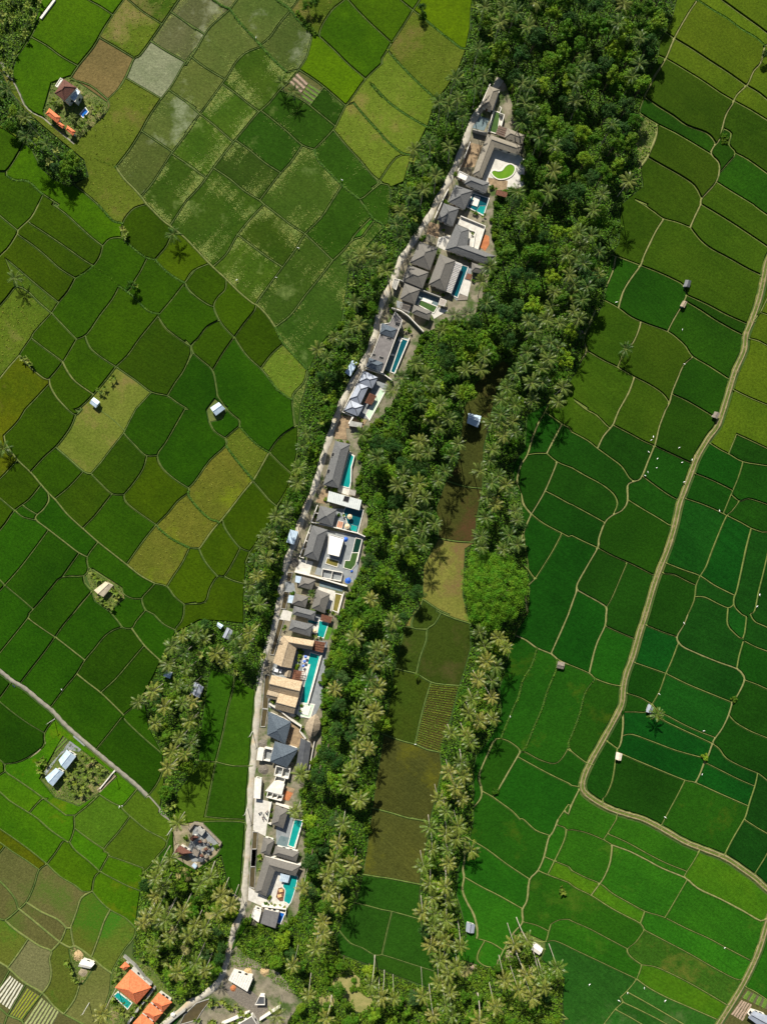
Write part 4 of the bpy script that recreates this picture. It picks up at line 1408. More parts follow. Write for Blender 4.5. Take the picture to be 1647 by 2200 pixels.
def block_room(w, s, label, h=2.6, t=.3, cross=0):
    """roofless room under construction: walls only"""
    q = pts(w, s, h); a, b, c, d = q
    root = thing('unfinished_room', label, 'construction', centre(q))
    for e, f_ in ((a,b),(b,c),(c,d),(d,a)):
        pl = [(e.x,e.y),(f_.x,f_.y)]
        l = offset(pl, t/2); r = offset(pl, -t/2)
        v, f = prism(l+r[::-1], 0, h); part(root, 'wall', v, f, m_white)
    for k in range(1, cross+1):
        u = k/(cross+1)
        e = a+(b-a)*u; f_ = d+(c-d)*u
        pl = [(e.x,e.y),(f_.x,f_.y)]
        l = offset(pl, t/2); r = offset(pl, -t/2)
        v, f = prism(l+r[::-1], 0, h-.004); part(root, 'partition', v, f, m_white)
    v, f = prism(q, 0, .12); part(root, 'floor', v, f, m_gpave)
def heap(w, x, y, r, m, label, h=1.0, name='gravel_heap'):
    c = P(*mp(w, x, y)); rr = random.Random(int(x*7+y))
    V = [Vector((c.x, c.y, h))]; F = []
    for k, (f_, z) in enumerate(((.3,.85),(.6,.5),(.85,.18),(1.05,-.03))):
        for i in range(14):
            a = i*math.tau/14; q = r*f_*rr.uniform(.82, 1.18)
            V.append(Vector((c.x+q*math.cos(a), c.y+q*math.sin(a), h*z*rr.uniform(.8,1.15))))
    for i in range(14): F.append((0, 1+i, 1+(i+1) % 14))
    for k in range(3):
        for i in range(14): F.append((1+k*14+i, 1+(k+1)*14+i, 1+(k+1)*14+(i+1) % 14, 1+k*14+(i+1) % 14))
    o = obj(name, mesh(name, [v-c for v in V], F, m), loc=c)
    return tag(o, label, 'heap')
def skylight(root, w, s, z):
    q = pts(w, s, z)
    inn, out = grow([(v.x, v.y) for v in q], .12)
    v, f = ring(out, inn, z-.1, z+.14); e = part(root, 'skylight_frame', v, f, m_conc)
    v, f = prism(inn, z-.08, z+.05); part(root, 'pane', v, f, m_dark, parent=e)

# ---- north end
hip(1, '745,200 925,270 800,640 600,560', m_tan, 'tan tiled villa roof at the north tip of the villa row')
wall(1, '760,170 640,440 525,690 560,700', 'thin white wall beside the northernmost tan roof', 2.2)
wall(1, '920,290 840,560 715,1020', 'long white wall between the north courtyard and the green pool', 2.2)
pave(1, '520,720 750,790 650,1000 430,940', m_tpave)  # teal tone of this sheet stands in for the shade in the courtyard
pool(1, '840,660 930,690 880,1050 750,1010', 'moss', 'narrow moss green pool in the northern courtyard')
pave(1, '930,690 1010,710 960,910 890,880', m_pave)
wall(1, '930,570 960,590 925,680 1010,710 955,915', 'stepped white wall east of the moss green pool', 2.0)
wall(1, '450,970 715,1040', 'grey wall across the north courtyard entrance', 2.4, m=m_conc)
pergola(1, '910,910 1060,955 1010,1110 860,1050', 'brown slatted pergola beside the long tan villa', 8, pm=m_wood, m=m_greywood, cross=4)
hip(1, '1060,945 1370,1075 1330,1235 1015,1115', m_tan, 'tan hipped roof with brown pergola at its west end', ze=3.0)
ell(0, (1014.7,374), (1046.8,287.5), (1121.5,314.2), (1113,332.4), (1061.4,316), (1034,383), m_tan, 'large tan L shaped villa around the green kidney pool')
pave(0, '1061,314 1113,332 1128,345 1122,400 1085,412 1033,392', m_pave)
pave(2, '1050,340 1400,400 1380,580 1210,560 1060,450', m_dirt, 'rubble_ground')
pool(2, '1115,260 1150,225 1230,240 1300,225 1350,165 1400,125 1455,115 1510,150 1520,210 1480,290 1400,345 1300,370 1220,362 1150,315', 'green', 'green kidney shaped pool with a white rim', .5, smooth_it=True)
pave(1, '400,1200 620,1260 480,1640 240,1640', m_dirt, 'courtyard')
wall(1, '410,1190 300,1480 215,1660', 'white lane wall west of the long tan villa', 2.0)
wall(2, '630,0 520,220', 'white lane wall above the white flat block', 2.0)
pergola(2, '1210,560 1395,610 1370,690 1190,640', 'brown timber shelter below the green kidney pool', 8, pm=m_wood)
# ---- second group
flat(2, '545,225 715,310 650,400 505,330', m_white, 'white flat block on the lane above the first shingled villas')
hip(2, '700,300 1078,432 1010,622 630,452', m_shingle, 'long grey shingle roof beside the white flat block')
pave(2, '470,470 790,570 1060,720 965,1010 690,880 340,780', m_gpave)
hip(2, '470,475 782,578 640,910 352,775', m_shingle, 'square grey shingle roof west of the pool with white platform')
pool(2, '785,630 1062,720 968,1010 840,940 690,862', 'deep', 'deep teal pool with a white platform in it')
pave(2, '815,665 915,700 860,865 735,820', m_white, 'pool_platform', .5)
pool(2, '905,850 1010,850 968,1005 845,940', 'teal', 'bright teal shallow end of the platform pool', .05, .34)
hip(2, '270,795 542,890 430,1205 150,1085', m_shingle, 'square grey shingle roof shaded by a palm beside the lane')
wall(2, '350,540 250,740 110,1060', 'white lane wall beside the palm shaded roof', 2.0)
pergola(2, '0,1345 112,1390 60,1500 -45,1455', 'grey slatted carport roof by the lane', 10, m=m_greywood)
pave(2, '180,1400 390,1360 300,1635 140,1560', m_pave)
pave(2, '20,1120 230,1190 170,1420 -40,1340', m_dirt, 'forecourt')
ell(0, (979.5,482), (955,536), (1044,567), (1064,550), (1004,527), (1007,493), m_shingle, 'grey shingle L shaped villa with white roof terrace')
pave(2, '570,1020 1005,1200 870,1620 700,1560 715,1260 500,1170', m_pave, 'terrace', .5)
wall(2, '570,1020 1005,1200 870,1620', 'white parapet round the pale terrace', 1.5)
wall(2, '720,1260 830,1300 790,1570', 'low white planter wall on the pale terrace', 1.2)
pave(2, '1000,1350 1070,1380 1075,1520 1000,1640 890,1560', m_orsoil, 'bare_soil')
# ---- third group
hip(3, '490,130 757,226 640,552 340,440', m_tile, 'large grey tiled pyramid roof beside the bend of the lane')
hip(3, '320,470 622,582 530,824 235,700', m_tile, 'grey tiled pyramid roof second from the lane bend')
hip(3, '265,745 497,836 415,1057 198,975', m_tile, 'grey tiled pyramid roof west of the moss pool terrace')
hip(3, '785,310 1012,412 865,862 618,760', m_tile, 'long grey tiled villa with glazed canopy over its east side', ze=3.5)
pergola(3, '1012,428 1110,465 950,892 860,852', 'glazed canopy of pale panels along the long teal pool', 6, m=m_white, pm=m_panel, cross=18, name='glazed_canopy')
pave(3, '1110,465 1260,520 1190,960 1030,1000 940,900', m_gpave)
pool(3, '1115,482 1195,510 1040,955 958,910', 'deep', 'long dark teal pool beside the glazed canopy')
pave(3, '1145,690 1245,730 1195,945 1075,895', m_pave, 'terrace', .3)
pave(3, '1190,600 1260,620 1230,700 1160,680', m_wood, 'deck', .3)
pave(3, '1060,900 1200,945 1190,990 1040,1000', m_greywood, 'deck', .26)
hip(3, '1255,440 1445,500 1425,605 1245,572', m_tile, 'small dark pavilion roof under the palms east of the teal pool', ze=3)
hip(3, '400,1060 672,1162 625,1292 368,1182', m_tile, 'narrow grey tiled roof south of the moss pool')
pave(3, '490,860 790,955 740,1100 400,1060', m_tpave)
pool(3, '500,1000 742,1095 690,1180 470,1062', 'moss', 'moss green pool with white sunbed ledge')
pave(3, '535,960 680,1015 660,1055 520,1005', m_white, 'pool_ledge', .45)
pergola(3, '795,965 885,1000 850,1085 765,1060', 'square brown timber deck frame east of the moss pool', 8, ze=2.4, pm=m_wood, m=m_white)
flat(3, '110,680 192,690 140,845 78,800', m_conc, 'pale grey gatehouse slab beside the lane bend', ze=2.6)
wall(3, '190,690 500,835 800,950', 'grey wall between the tiled villas and the moss pool', 2.2, m=m_conc)
pergola(3, '210,1040 350,1080 310,1170 190,1120', 'slatted carport west of the narrow tiled roof', 9, m=m_greywood)
pave(3, '150,1000 380,1070 330,1200 150,1100', m_gpave)
pave(3, '740,1090 900,1150 700,1270 660,1200', m_pave)
wall(4, '1000,10 1160,60 1290,150 1560,430', 'long curved white retaining wall east of the flat grey villa', 2.6)
# ---- fourth group
v12 = flat(4, '1060,80 1190,230 840,1165 530,1050 650,830 790,480 800,300 960,280', m_dmetal if False else mat('grey_membrane', (122,118,116), (106,102,100), .6, .8), 'long flat grey roof with square dark skylights', ze=3.6)
for s_ in ('1080,260 1180,290 1160,365 1055,310','785,470 855,490 835,530 775,500','920,530 1000,550 985,590 905,560','640,815 720,835 705,880 625,850','785,865 860,890 845,930 770,905'):
    skylight(v12, 4, s_, 3.62)
hip(4, '830,280 1092,385 1025,547 785,462', m_slate, 'northern slate hip rising from the flat grey roof', ze=4.0, name='roof_pavilion')
hip(4, '595,890 852,985 795,1142 548,1050', m_slate, 'southern slate hip rising from the flat grey roof', ze=4.0, name='roof_pavilion')
pave(4, '1120,520 1310,560 1050,1190 860,1100', m_tpave)
pool(4, '1180,565 1282,595 1055,1170 985,1140', 'deep', 'long dark pool beside the flat grey roof')
pave(4, '1130,560 1185,590 1160,625 1115,600', m_white, 'ledge', .5)
pave(4, '985,820 1050,840 1035,870 970,850', m_white, 'ledge', .5)
wall(4, '1312,540 1040,1190', 'straight white wall along the dark pool', 1.2, .4)
wall(4, '520,1080 850,1180 1020,1300', 'white wall between the flat villa and the pale metal roofs', 2.2)
m3 = dict(cap=m_capd)
hip(4, '510,1122 757,1246 650,1442 418,1320', m_metal, 'northernmost of three pale metal hipped roofs', **m3)
hip(4, '410,1332 588,1408 440,1722 252,1620', m_metal, 'middle and longest of three pale metal hipped roofs', **m3)
hip(4, '265,1640 503,1746 400,1932 152,1832', m_metal, 'southernmost of three pale metal hipped roofs', **m3)
pave(4, '750,1290 930,1380 860,1520 600,1990 400,1920 650,1440', m_gpave)
pool(4, '800,1450 872,1500 605,1990 545,1905', 'pale', 'pale green pool beside the three metal roofs')
pergola(4, '610,1520 722,1572 640,1725 528,1690', 'square brown deck frame beside the pale green pool', 8, ze=2.3, pm=m_wood)
wall(4, '500,1100 250,1610 125,1850 320,1930', 'white lane wall west of the metal roofs', 2.2)
flat(4, '300,935 400,985 265,1222 170,1155', m_lmetal, 'blue white metal shed roof across the lane from the flat villa', 'shed', 2.6, False, 'shed', seams=8, rm=m_lmetal)
pave(4, '60,1900 330,1960 560,2000 480,2141 20,2141', m_dirt, 'forecourt')
wall(4, '320,1930 240,2060', 'broad white gate wall below the metal roofs', 2.2, .6)
flat(4, '270,2010 480,2050 460,2130 240,2100', m_conc, 'grey carport slab below the metal roofs', 'carport', 2.6, False, 'carport')
# ---- fifth group
v14 = hip(5, '825,222 1087,286 880,1062 612,1000', m_shingle, 'long grey shingle villa with two square roof openings', ze=3.4)
skylight(v14, 5, '770,435 812,442 800,502 752,492', 3.95); skylight(v14, 5, '690,725 742,732 722,802 672,792', 3.95)
pave(5, '1080,400 1170,500 1120,700 1110,980 1060,1190 860,1120 890,1010', m_pave)
pool(5, '1075,445 1150,505 1098,690 1090,960 1066,1050 915,1012', 'teal', 'tapering teal pool beside the long shingle villa')
wall(5, '1165,480 1110,690 1100,960', 'angled white wall east of the tapering pool', 1.4)
pergola(5, '1092,1080 1192,1100 1170,1202 1070,1172', 'beige cushion pavilion above the white metal roof', 5, ze=2.2, pm=m_pave, m=m_greywood)
v15 = flat(5, '710,1110 1292,1272 1250,1452 680,1292', mat('white_metal_roof', (206,210,206), (190,196,194), .6, .5), 'broad white metal roof with one dark opening', 'villa', 3.4, False, seams=16)
skylight(v15, 5, '990,1200 1077,1216 1052,1312 960,1282', 3.45)
pave(5, '480,1310 600,1075 720,1110 640,1340', m_dirt, 'forecourt')
pave(5, '1010,0 760,0 820,190 1030,200', m_dirt, 'forecourt')
hip(6, '730,48 998,112 930,382 663,302', m_shingle, 'grey shingle pyramid roof beside the dark teal parasol pool')
pave(6, '870,80 1430,120 1330,490 930,390', m_gpave)
pool(6, '1145,75 1420,125 1330,480 1210,450 1165,300 1110,155', 'deep', 'deep teal pool with two beige parasols beside it')
pool(6, '1240,350 1330,380 1310,465 1215,440', 'teal', 'bright shallow corner of the parasol pool', .04, .34)
m_beige = mat('beige_canvas', (216,196,160), (196,176,142), 1, .9)
parasol(6, 1205, 225, 1.25, m_beige, 'northern beige parasol beside the deep teal pool'); parasol(6, 1165, 380, 1.35, m_beige, 'southern beige parasol beside the deep teal pool')
pergola(6, '1022,288 1105,305 1080,415 992,398', 'small white framed terracotta lounge by the parasol pool', 3, ze=1.2, m=m_white, pm=m_orsoil)
wall(6, '585,310 930,390 1330,490 1455,545', 'long white wall south of the parasol pool', 2.2)
wall(6, '690,35 585,310', 'white lane wall west of the shingle pyramid', 2.2); wall(6, '640,160 700,172', 'short white cross wall beside the shingle pyramid', 2.2)
hip(6, '600,358 853,436 700,937 463,860', m_shingle, 'long grey shingle roof beside the bright white flat roof')
flat(6, '870,500 1117,572 1035,867 848,820', mat('bright_white', (240,238,232), (228,226,220), .6, .6), 'bright white flat roof in the paved courtyard', 'flat_roofed_block', 3.2)
wall(6, '585,350 400,870 470,890', 'white lane wall with dark planters beside the long shingle roof', 2.2)
for a_ in ('545,485 575,492','500,612 535,620','460,737 495,745'): wall(6, a_, 'short white planter divider along the lane wall', 2.1)
pave(6, '850,440 1450,540 1290,1290 640,1150 720,940', m_gpave)
pave(6, '400,900 620,950 560,1160 320,1110', m_pave)
pool(6, '1305,570 1402,592 1345,800 1250,800', 'dgreen', 'dark green end of the unfinished pool', .25)
pool(6, '1245,806 1342,806 1292,1000 1230,1075 1112,1042 1135,932 1208,935', 'moss', 'mossy shallow end of the unfinished pool', .25)
pool(6, '850,890 1030,940 1002,1030 822,972', 'olive', 'small beige water basin south of the bright white roof', .3)
wall(6, '1405,590 1325,950', 'white wall east of the unfinished pool', 1.5)
wall(6, '320,1110 640,1190 1165,1345', 'unfinished white boundary wall above the tiled roofs', 2.4, .4)
block_room(6, '770,1065 1092,1125 1062,1265 750,1205', 'roofless white rooms south of the unfinished pool', 1.6, .25, 1)
flat(6, '250,430 380,465 310,677 190,635', m_lmetal, 'pale blue metal shed across the lane from the bright white roof', 'shed', 2.8, False, 'shed', seams=6, rm=m_lmetal)
heap(6, 320, 960, 2.4, m_gravel, 'grey gravel heap beside the lane near the shed', .9)
m_tarp = mat('blue_tarpaulin', (40,96,190), (30,80,168), .8, .5)
heap(6, 1140, 590, 1.3, m_tarp, 'blue tarpaulin heap beside the bright white roof', .8, 'tarpaulin'); heap(6, 1180, 1250, 1.5, m_tarp, 'blue tarpaulin on the unfinished boundary wall', .7, 'tarpaulin'); heap(6, 1240, 1105, .7, m_tarp, 'small blue tarpaulin bundle by the mossy pool', .8, 'tarpaulin'); heap(6, 1510, 535, .7, m_tarp, 'blue tarpaulin bundle under the trees east of the wall', .8, 'tarpaulin')
# ---- sixth group
hip(7, '730,70 972,132 900,312 668,246', m_tile, 'grey tiled pyramid roof south of the unfinished wall')
flat(7, '620,55 722,72 702,192 608,170', m_lmetal, 'pale grey canopy beside the tiled pyramid roof', 'canopy', 2.6, False, 'canopy')
hip(7, '610,368 852,432 790,622 548,560', m_tile, 'grey tiled pyramid roof beside the brown lane channel')
flat(7, '500,400 590,410 560,545 475,530', m_lmetal, 'pale grey canopy beside the brown lane channel', 'canopy', 2.6, False, 'canopy')
hip(7, '985,290 1227,382 1130,722 898,632', m_tile, 'larger grey tiled roof west of the olive pool')
pave(7, '990,240 1320,330 1240,690 1130,720', m_pave)
pool(7, '1325,372 1432,397 1352,692 1278,662', 'olive', 'olive brown pool with white rim')
wall(7, '1470,350 1370,720', 'white wall east of the olive brown pool', 1.2)
pave(7, '1040,140 1460,270 1440,340 1040,240', m_tpave)
hip(7, '590,590 977,692 940,842 558,740', m_shingle, 'northern of two parallel grey shingle roofs by the teal pool')
hip(7, '545,830 932,922 870,1132 488,1020', m_shingle, 'southern of two parallel grey shingle roofs by the teal pool')
pave(7, '830,700 1260,800 1110,1180 880,1130', m_gpave)
pool(7, '1040,850 1192,900 1112,1150 1000,1120', 'teal', 'small bright teal pool east of the two shingle roofs')
pool(7, '845,830 1020,872 1030,900 960,920 835,880', 'deep', 'narrow dark teal channel between the two shingle roofs', .1)
pave(7, '940,930 1035,940 1000,1085 915,1060', m_pave, 'deck', .3)
parasol(7, 960, 1030, 1.0, m_beige, 'beige parasol beside the small bright teal pool')
pergola(7, '1080,740 1262,792 1232,892 1058,840', 'brown timber deck above the small teal pool', 9, ze=2.3, pm=m_wood)
pave(7, '1195,900 1270,1000 1200,1190 1110,1180', m_lawn, 'lawn')
pave(7, '400,650 560,700 520,860 330,820', m_pave, 'forecourt'); pave(7, '430,160 590,190 620,360 430,330', m_gpave, 'forecourt')
canal(7, '420,335 497,350 440,642 368,630', 'short brown water channel beside the lane'); canal(7, '330,825 407,840 232,1452 175,1440', 'long brown water channel beside the thatched villa')
canal(7, '480,0 560,0 525,160 462,145', 'dark water channel at the unfinished wall')
# ---- thatched estate
pave(8, '570,60 1500,170 1370,1380 1220,1680 800,1650 330,1450 400,850 430,600', m_gpave)
ell(8, (425,585), (595,40), (1237,152), (1195,332), (890,282), (787,692), m_thatch, 'L shaped thatched villa around the courtyard with blue parasols', ze=3.6, pitch=34, gable=True)
hip(8, '400,828 1002,955 925,1275 335,1112', m_thatch, 'long thatched gable roof running across the estate', ze=3.4, pitch=34, gable=True, cap=m_thatch2)
hip(8, '330,1112 548,1165 497,1322 288,1268', m_thatch2, 'smallest thatched gable beside the brown channel', ze=3.0, pitch=34, gable=True)
hip(8, '545,1180 922,1275 835,1592 463,1490', m_thatch, 'southern thatched gable roof beside the long teal pool', ze=3.5, pitch=34, gable=True)
pool(8, '1165,385 1342,440 1092,1385 958,1385 1075,900 1110,600', 'teal', 'long bright teal pool of the thatched estate')
pave(8, '1040,600 1162,612 1075,922 960,900', m_white, 'terrace', .5); pave(8, '1030,420 1140,450 1100,600 1000,590', m_white, 'terrace', .5)
wall(8, '1375,440 1112,1395', 'long white wall east of the teal pool', 1.3, .4)
m_blue = mat('blue_white_canvas', (120,150,214), (60,90,180), 1.6, .8)
for x_, y_, r_, lb in ((1065,470,.8,'northernmost blue parasol of three in the thatched courtyard'),(1045,560,.85,'middle blue parasol of three in the thatched courtyard'),(1020,650,.75,'southernmost blue parasol of three in the thatched courtyard')): parasol(8, x_, y_, r_, m_blue, lb, 'blue parasols')
pergola(8, '840,730 1042,762 965,987 790,950', 'red brown timber pergola in the thatched courtyard', 7, cross=6)
pave(8, '840,730 1042,762 965,987 790,950', m_wood, 'deck', .45)
pergola(8, '1240,152 1452,192 1400,382 1198,332', 'red brown timber roof at the end of the thatched wing', 9, pm=m_wood, cross=4)
pool(8, '970,1372 1232,1412 1152,1662 910,1602', 'pale', 'square white sunken lounge at the end of the long pool', .4)
pave(8, '1000,1400 1180,1440 1120,1620 950,1570', m_white, 'lounge_floor', .5)
hip(8, '690,720 790,745 760,870 640,840', m_thatch2, 'tiny thatched gate roof behind the parked white car', ze=2.6, pitch=34, gable=True, name='gate_pavilion')
canal(8, '275,815 362,830 322,1482 225,1470', 'brown water channel between lane and thatched gables'); canal(8, '225,1490 322,1500 272,1830 190,1830', 'lower brown water channel beside the slate villa')
# leaf shaped thatch
def leaf_house(w, s, tips, m, label, ze=3.0, rise=2.6):
    q = pts(w, s, ze); n = len(q)
    root = thing('leaf_pavilion', label, 'pavilion', centre(q))
    a, b = q[tips[0]], q[tips[1]]
    k = 6; rid = []
    for i in range(k+1):
        t = i/k; p = a+(b-a)*t; p.z = ze+rise*math.sin(math.pi*t)**.7+.25; rid.append(p)
    V = list(q)+rid; F = []
    def side(ids):
        for i in range(len(ids)-1):
            r0 = n+round(k*i/(len(ids)-1)); r1 = n+round(k*(i+1)/(len(ids)-1))
            g = [ids[i], ids[i+1]]+list(range(r1, r0-1, -1))
            F.append(tuple(g))
    i0, i1 = tips
    s1 = [i0]; j = i0
    while j != i1: j = (j+1) % n; s1.append(j)
    s2 = [i0]; j = i0
    while j != i1: j = (j-1) % n; s2.append(j)
    side(s1); side(s2)
    for i, f_ in enumerate(F):
        n_ = (V[f_[1]]-V[f_[0]]).cross(V[f_[2]]-V[f_[0]])
        if n_.z < 0: F[i] = f_[::-1]
    rf = part(root, 'roof', V, F, m)
    caps(root, rf, list(zip(rid[:-1], rid[1:])), m_thatch2, .4)
    _, wq = grow([(v.x, v.y) for v in q], -1.6)
    v, f = prism(wq, 0, ze+.3); part(root, 'wall', v, f, m_wood)
leaf_house(9, '752,113 786,145 804,210 790,275 750,335 697,374 665,330 641,265 655,210 690,155', (0, 5), m_thatch2, 'leaf shaped thatched pavilion with a curved ridge')
wall(9, '275,10 400,90 500,175 605,245 590,290 650,370', 'zigzag white wall between the thatched and slate villas', 2.2)
pave(9, '500,200 600,280 660,380 560,460 440,420', m_dirt, 'courtyard')
hip(9, '268,88 502,196 442,422 256,330', m_slate, 'northern blue grey slate roof beside the lower channel', ze=3.6)
hip(9, '335,392 578,470 462,662 283,602', m_slate, 'southern blue grey slate roof with a dark roof window', ze=3.6)
hip(9, '600,358 705,412 667,692 548,668', m_dmetal, 'long dark metal gable roof east of the slate villas', ze=3.2, gable=True, pitch=14)
wall(9, '740,390 680,705 550,672', 'white wall around the dark metal roof', 1.6)
flat(9, '165,458 227,470 207,592 148,585', m_white, 'white flat shed roof on the lane beside the slate villas', 'shed', 2.8, False, 'shed')
block_room(9, '232,462 312,480 290,600 215,585', 'small roofless white room beside the white lane shed', 2.2)
block_room(9, '350,645 492,680 470,777 330,740', 'northern roofless white rooms under construction', 2.6, .35, 1)
flat(9, '325,800 437,830 405,942 238,900', m_white, 'bright white slab roof of the construction site', 'flat_roofed_block', 3.0, False)
block_room(9, '350,745 440,775 425,825 330,800', 'narrow roofless room above the bright white slab', 2.4, .3, 0)
block_room(9, '265,908 418,952 400,1002 250,965', 'southern roofless white rooms under construction', 2.6, .35, 2)
flat(9, '130,765 202,778 187,982 118,975', m_white, 'long white shed roof on the lane at the construction site', 'shed', 2.8, False, 'shed')
pave(9, '420,840 540,880 520,950 410,930', m_dirt, 'courtyard'); pave(9, '430,890 520,920 480,1000 410,990', m_orsoil, 'bare_soil')
heap(9, 210, 420, 2.3, m_gravel, 'grey sand heap on the lane above the white shed', .9); heap(9, 225, 680, 2.6, m_gravel, 'grey rubble heap between the two lane sheds', .9)
# ---- southern villas
pave(10, '200,80 390,120 340,360 320,510 180,440 190,190', m_pave, 'forecourt')
hip(10, '435,163 582,214 520,422 383,370', m_tile, 'grey tiled roof beside the long narrow teal pool')
wall(10, '435,140 620,205', 'broad white wall above the grey tiled roof', 2.0, .5)
wall(10, '385,130 340,360 385,378', 'white wall between scooters and the tiled roof', 1.8)
pave(10, '540,240 640,270 600,640 440,600 440,420', m_gpave)
pool(10, '652,322 737,332 642,632 580,610 612,480', 'teal', 'narrow teal pool east of the grey paved terrace')
pave(10, '490,500 600,530 575,640 440,610', m_tpave, 'terrace', .3)
wall(10, '745,330 655,650', 'white wall east of the narrow teal pool', 1.2)
hip(10, '298,520 424,556 365,728 262,700', m_tile, 'small grey tiled roof beside the southern channel')
hip(10, '435,620 703,690 667,802 403,722', m_tile, 'grey tiled roof just north of the big L shaped villa')
canal(10, '180,458 230,462 205,850 155,850', 'upper part of the dark southern lane channel'); canal(11, '162,20 218,20 192,462 140,445', 'lower part of the dark southern lane channel')
ell(11, (195,510), (308,102), (712,216), (658,328), (428,268), (325,558), m_tile, 'big grey L shaped villa around the curved teal pool')
wall(11, '310,98 720,205', 'white wall along the north side of the big L villa', 2.0, .4)
pave(11, '420,260 680,330 600,640 550,720 270,670 330,560', m_pave)
pool(11, '600,318 682,336 605,622 560,622 532,600 548,490 520,440 540,400 590,400', 'teal', 'curved teal pool beside the brown sun deck', smooth_it=True)
pave(11, '465,465 505,455 538,485 528,560 520,602 480,605 440,560', m_wood, 'sun_deck', .45)
m_tanw = mat('tan_cushion', (226,186,130), (206,166,112), 1, .9)
def lounger(w, x, y, label, m):
    c = P(*mp(w, x, y), .8); root = thing('sun_lounger', label, 'lounger', (c.x, c.y, .45), .2)
    b = lambda x0,x1,y0,y1,z0,z1: prism([(x0,y0),(x1,y0),(x1,y1),(x0,y1)], z0, z1)
    for nm, bb, mm in (('frame', b(-1,1,-.7,.7,.2,.34), m_greywood), ('cushion', b(-.95,.95,-.66,.66,.343,.48), m), ('headrest', b(.6,.92,-.6,.6,.483,.62), m)):
        obj(nm, mesh(nm, *bb, mm), root)
    for a in (-.9,.9):
        for d in (-.6,.6): obj('leg', mesh('leg', *b(a-.05,a+.05,d-.05,d+.05,0,.2), m_greywood), root)
lounger(11, 495, 493, 'northern tan double lounger on the brown sun deck', m_tanw); lounger(11, 480, 553, 'southern tan double lounger on the brown sun deck', m_tanw)
flat(11, '490,298 597,322 572,405 480,388', m_lmetal, 'small pale slatted canopy over the head of the curved pool', 'canopy', 2.4, False, 'canopy', seams=5, rm=m_conc)
pave(11, '130,450 200,500 330,570 310,680 120,600', m_pave, 'forecourt')
flat(11, '300,705 477,745 432,922 262,865', mat('mid_grey_roof', (112,110,108), (98,96,95), .8, .75), 'grey flat roof at the south end of the villa row', 'villa', 3.4, False)
flat(11, '190,690 275,722 242,852 158,790', m_white, 'white flat block at the south end of the villa row', ze=3.0)
pool(11, '482,735 537,750 490,862 445,850', 'blue', 'bright blue plunge pool at the south end of the villa row')
wall(11, '275,670 555,705 540,770', 'white wall between the sun deck villa and the grey flat roof', 2.0, .4)
# ---- yard at the bottom
flat(12, '505,90 645,132 607,224 478,145', m_white, 'white metal warehouse roof in the builders yard', 'warehouse', 3.4, False, 'warehouse', seams=9)
pave(12, '440,150 560,200 640,220 760,330 680,420 600,340 480,250', m_gravel, 'gravel_yard')
flat(12, '690,252 727,255 727,312 660,312', m_dmetal, 'dark tank roof with pale rim in the builders yard', 'tank_house', 2.6)
canal(12, '262,300 368,264 300,350 262,412 150,444 180,380', 'wide dark water channel in the bottom yard')
flat(12, '535,450 640,388 690,470 600,520', m_tile, 'grey roof at the bottom edge of the picture', ze=3.2)
wall(12, '430,450 620,370', 'white wall above the roof at the bottom edge', 2.0, .4); wall(12, '690,420 830,330', 'white wall at the lower right of the builders yard', 2.0, .4)
# ---- orange house
hip(13, '320,228 558,430 390,622 147,430', m_orange, 'largest orange tiled roof beside the small teal pool', ze=4.2, pitch=30)
hip(13, '260,138 314,190 252,238 202,200', m_orange, 'tiny orange tiled shrine roof above the large orange roof', ze=2.6, name='shrine_pavilion', cat='pavilion')
hip(13, '640,490 792,600 690,712 558,590', m_orange, 'northernmost of three orange roofs in a stepped row', ze=3.2, pitch=30)
hip(13, '540,605 688,720 602,824 458,712', m_orange, 'middle of three orange roofs in a stepped row', ze=3.2, pitch=30)
hip(13, '450,728 588,836 505,930 348,838', m_orange, 'southernmost of three orange roofs in a stepped row', ze=3.2, pitch=30)
pool(13, '182,480 337,602 290,667 138,520', 'teal', 'small teal pool beside the large orange roof')
wall(13, '240,80 370,190 480,330 560,400', 'grey blue wall along the north of the orange houses', 1.8, m=m_conc)
wall(13, '590,440 420,660 290,846', 'pale wall beside the stepped orange roofs', 1.8, .8, m=m_conc)
wall(13, '940,690 740,850', 'grey wall along the lane below the orange houses', 2.0, .5, m=m_conc)
parasol(13, 800, 745, 1.2, m_white, 'round white parasol near the orange houses')
# ---- temple, farm, north west house
pave(14, '425,150 560,170 760,400 560,640 400,640 330,500 400,300', m_gpave, 'temple_court')
hip(14, '237,420 397,520 272,567 148,512', m_brown, 'dark brown temple roof with a white ridge', ze=3.4, pitch=32, name='temple_hall', cat='temple')
hip(14, '412,275 490,310 400,372 366,330', m_brown, 'small brown temple pavilion with pale edge', ze=3.0, pitch=34, name='temple_pavilion', cat='pavilion')
flat(14, '490,160 582,226 530,292 438,215', m_conc, 'grey slab roof in the temple court', 'temple_block', 2.8, False, 'temple')
flat(14, '430,440 500,500 470,580 390,530', m_greywood, 'weathered grey roof in the middle of the temple court', 'temple_block', 2.4, False, 'temple')
flat(14, '420,660 468,700 440,740 392,700', m_lmetal, 'small pale blue roof south of the temple court', 'shed', 2.2, False, 'shed')
flat(14, '490,590 560,600 540,650 470,640', m_dmetal, 'small dark roof at the foot of the temple court', 'temple_block', 2.2, False, 'temple')
wall(14, '350,215 425,120 540,145 790,395 765,425', 'grey stone wall around the temple court', 1.6, .9, m=mat('temple_stone', (150,140,122), (118,110,96), 1, .9, .4, 3))
hip(15, '352,243 447,310 340,447 268,347', m_lmetal, 'northern of two white metal farm roofs', ze=3.2, gable=True, pitch=18, name='farm_house')
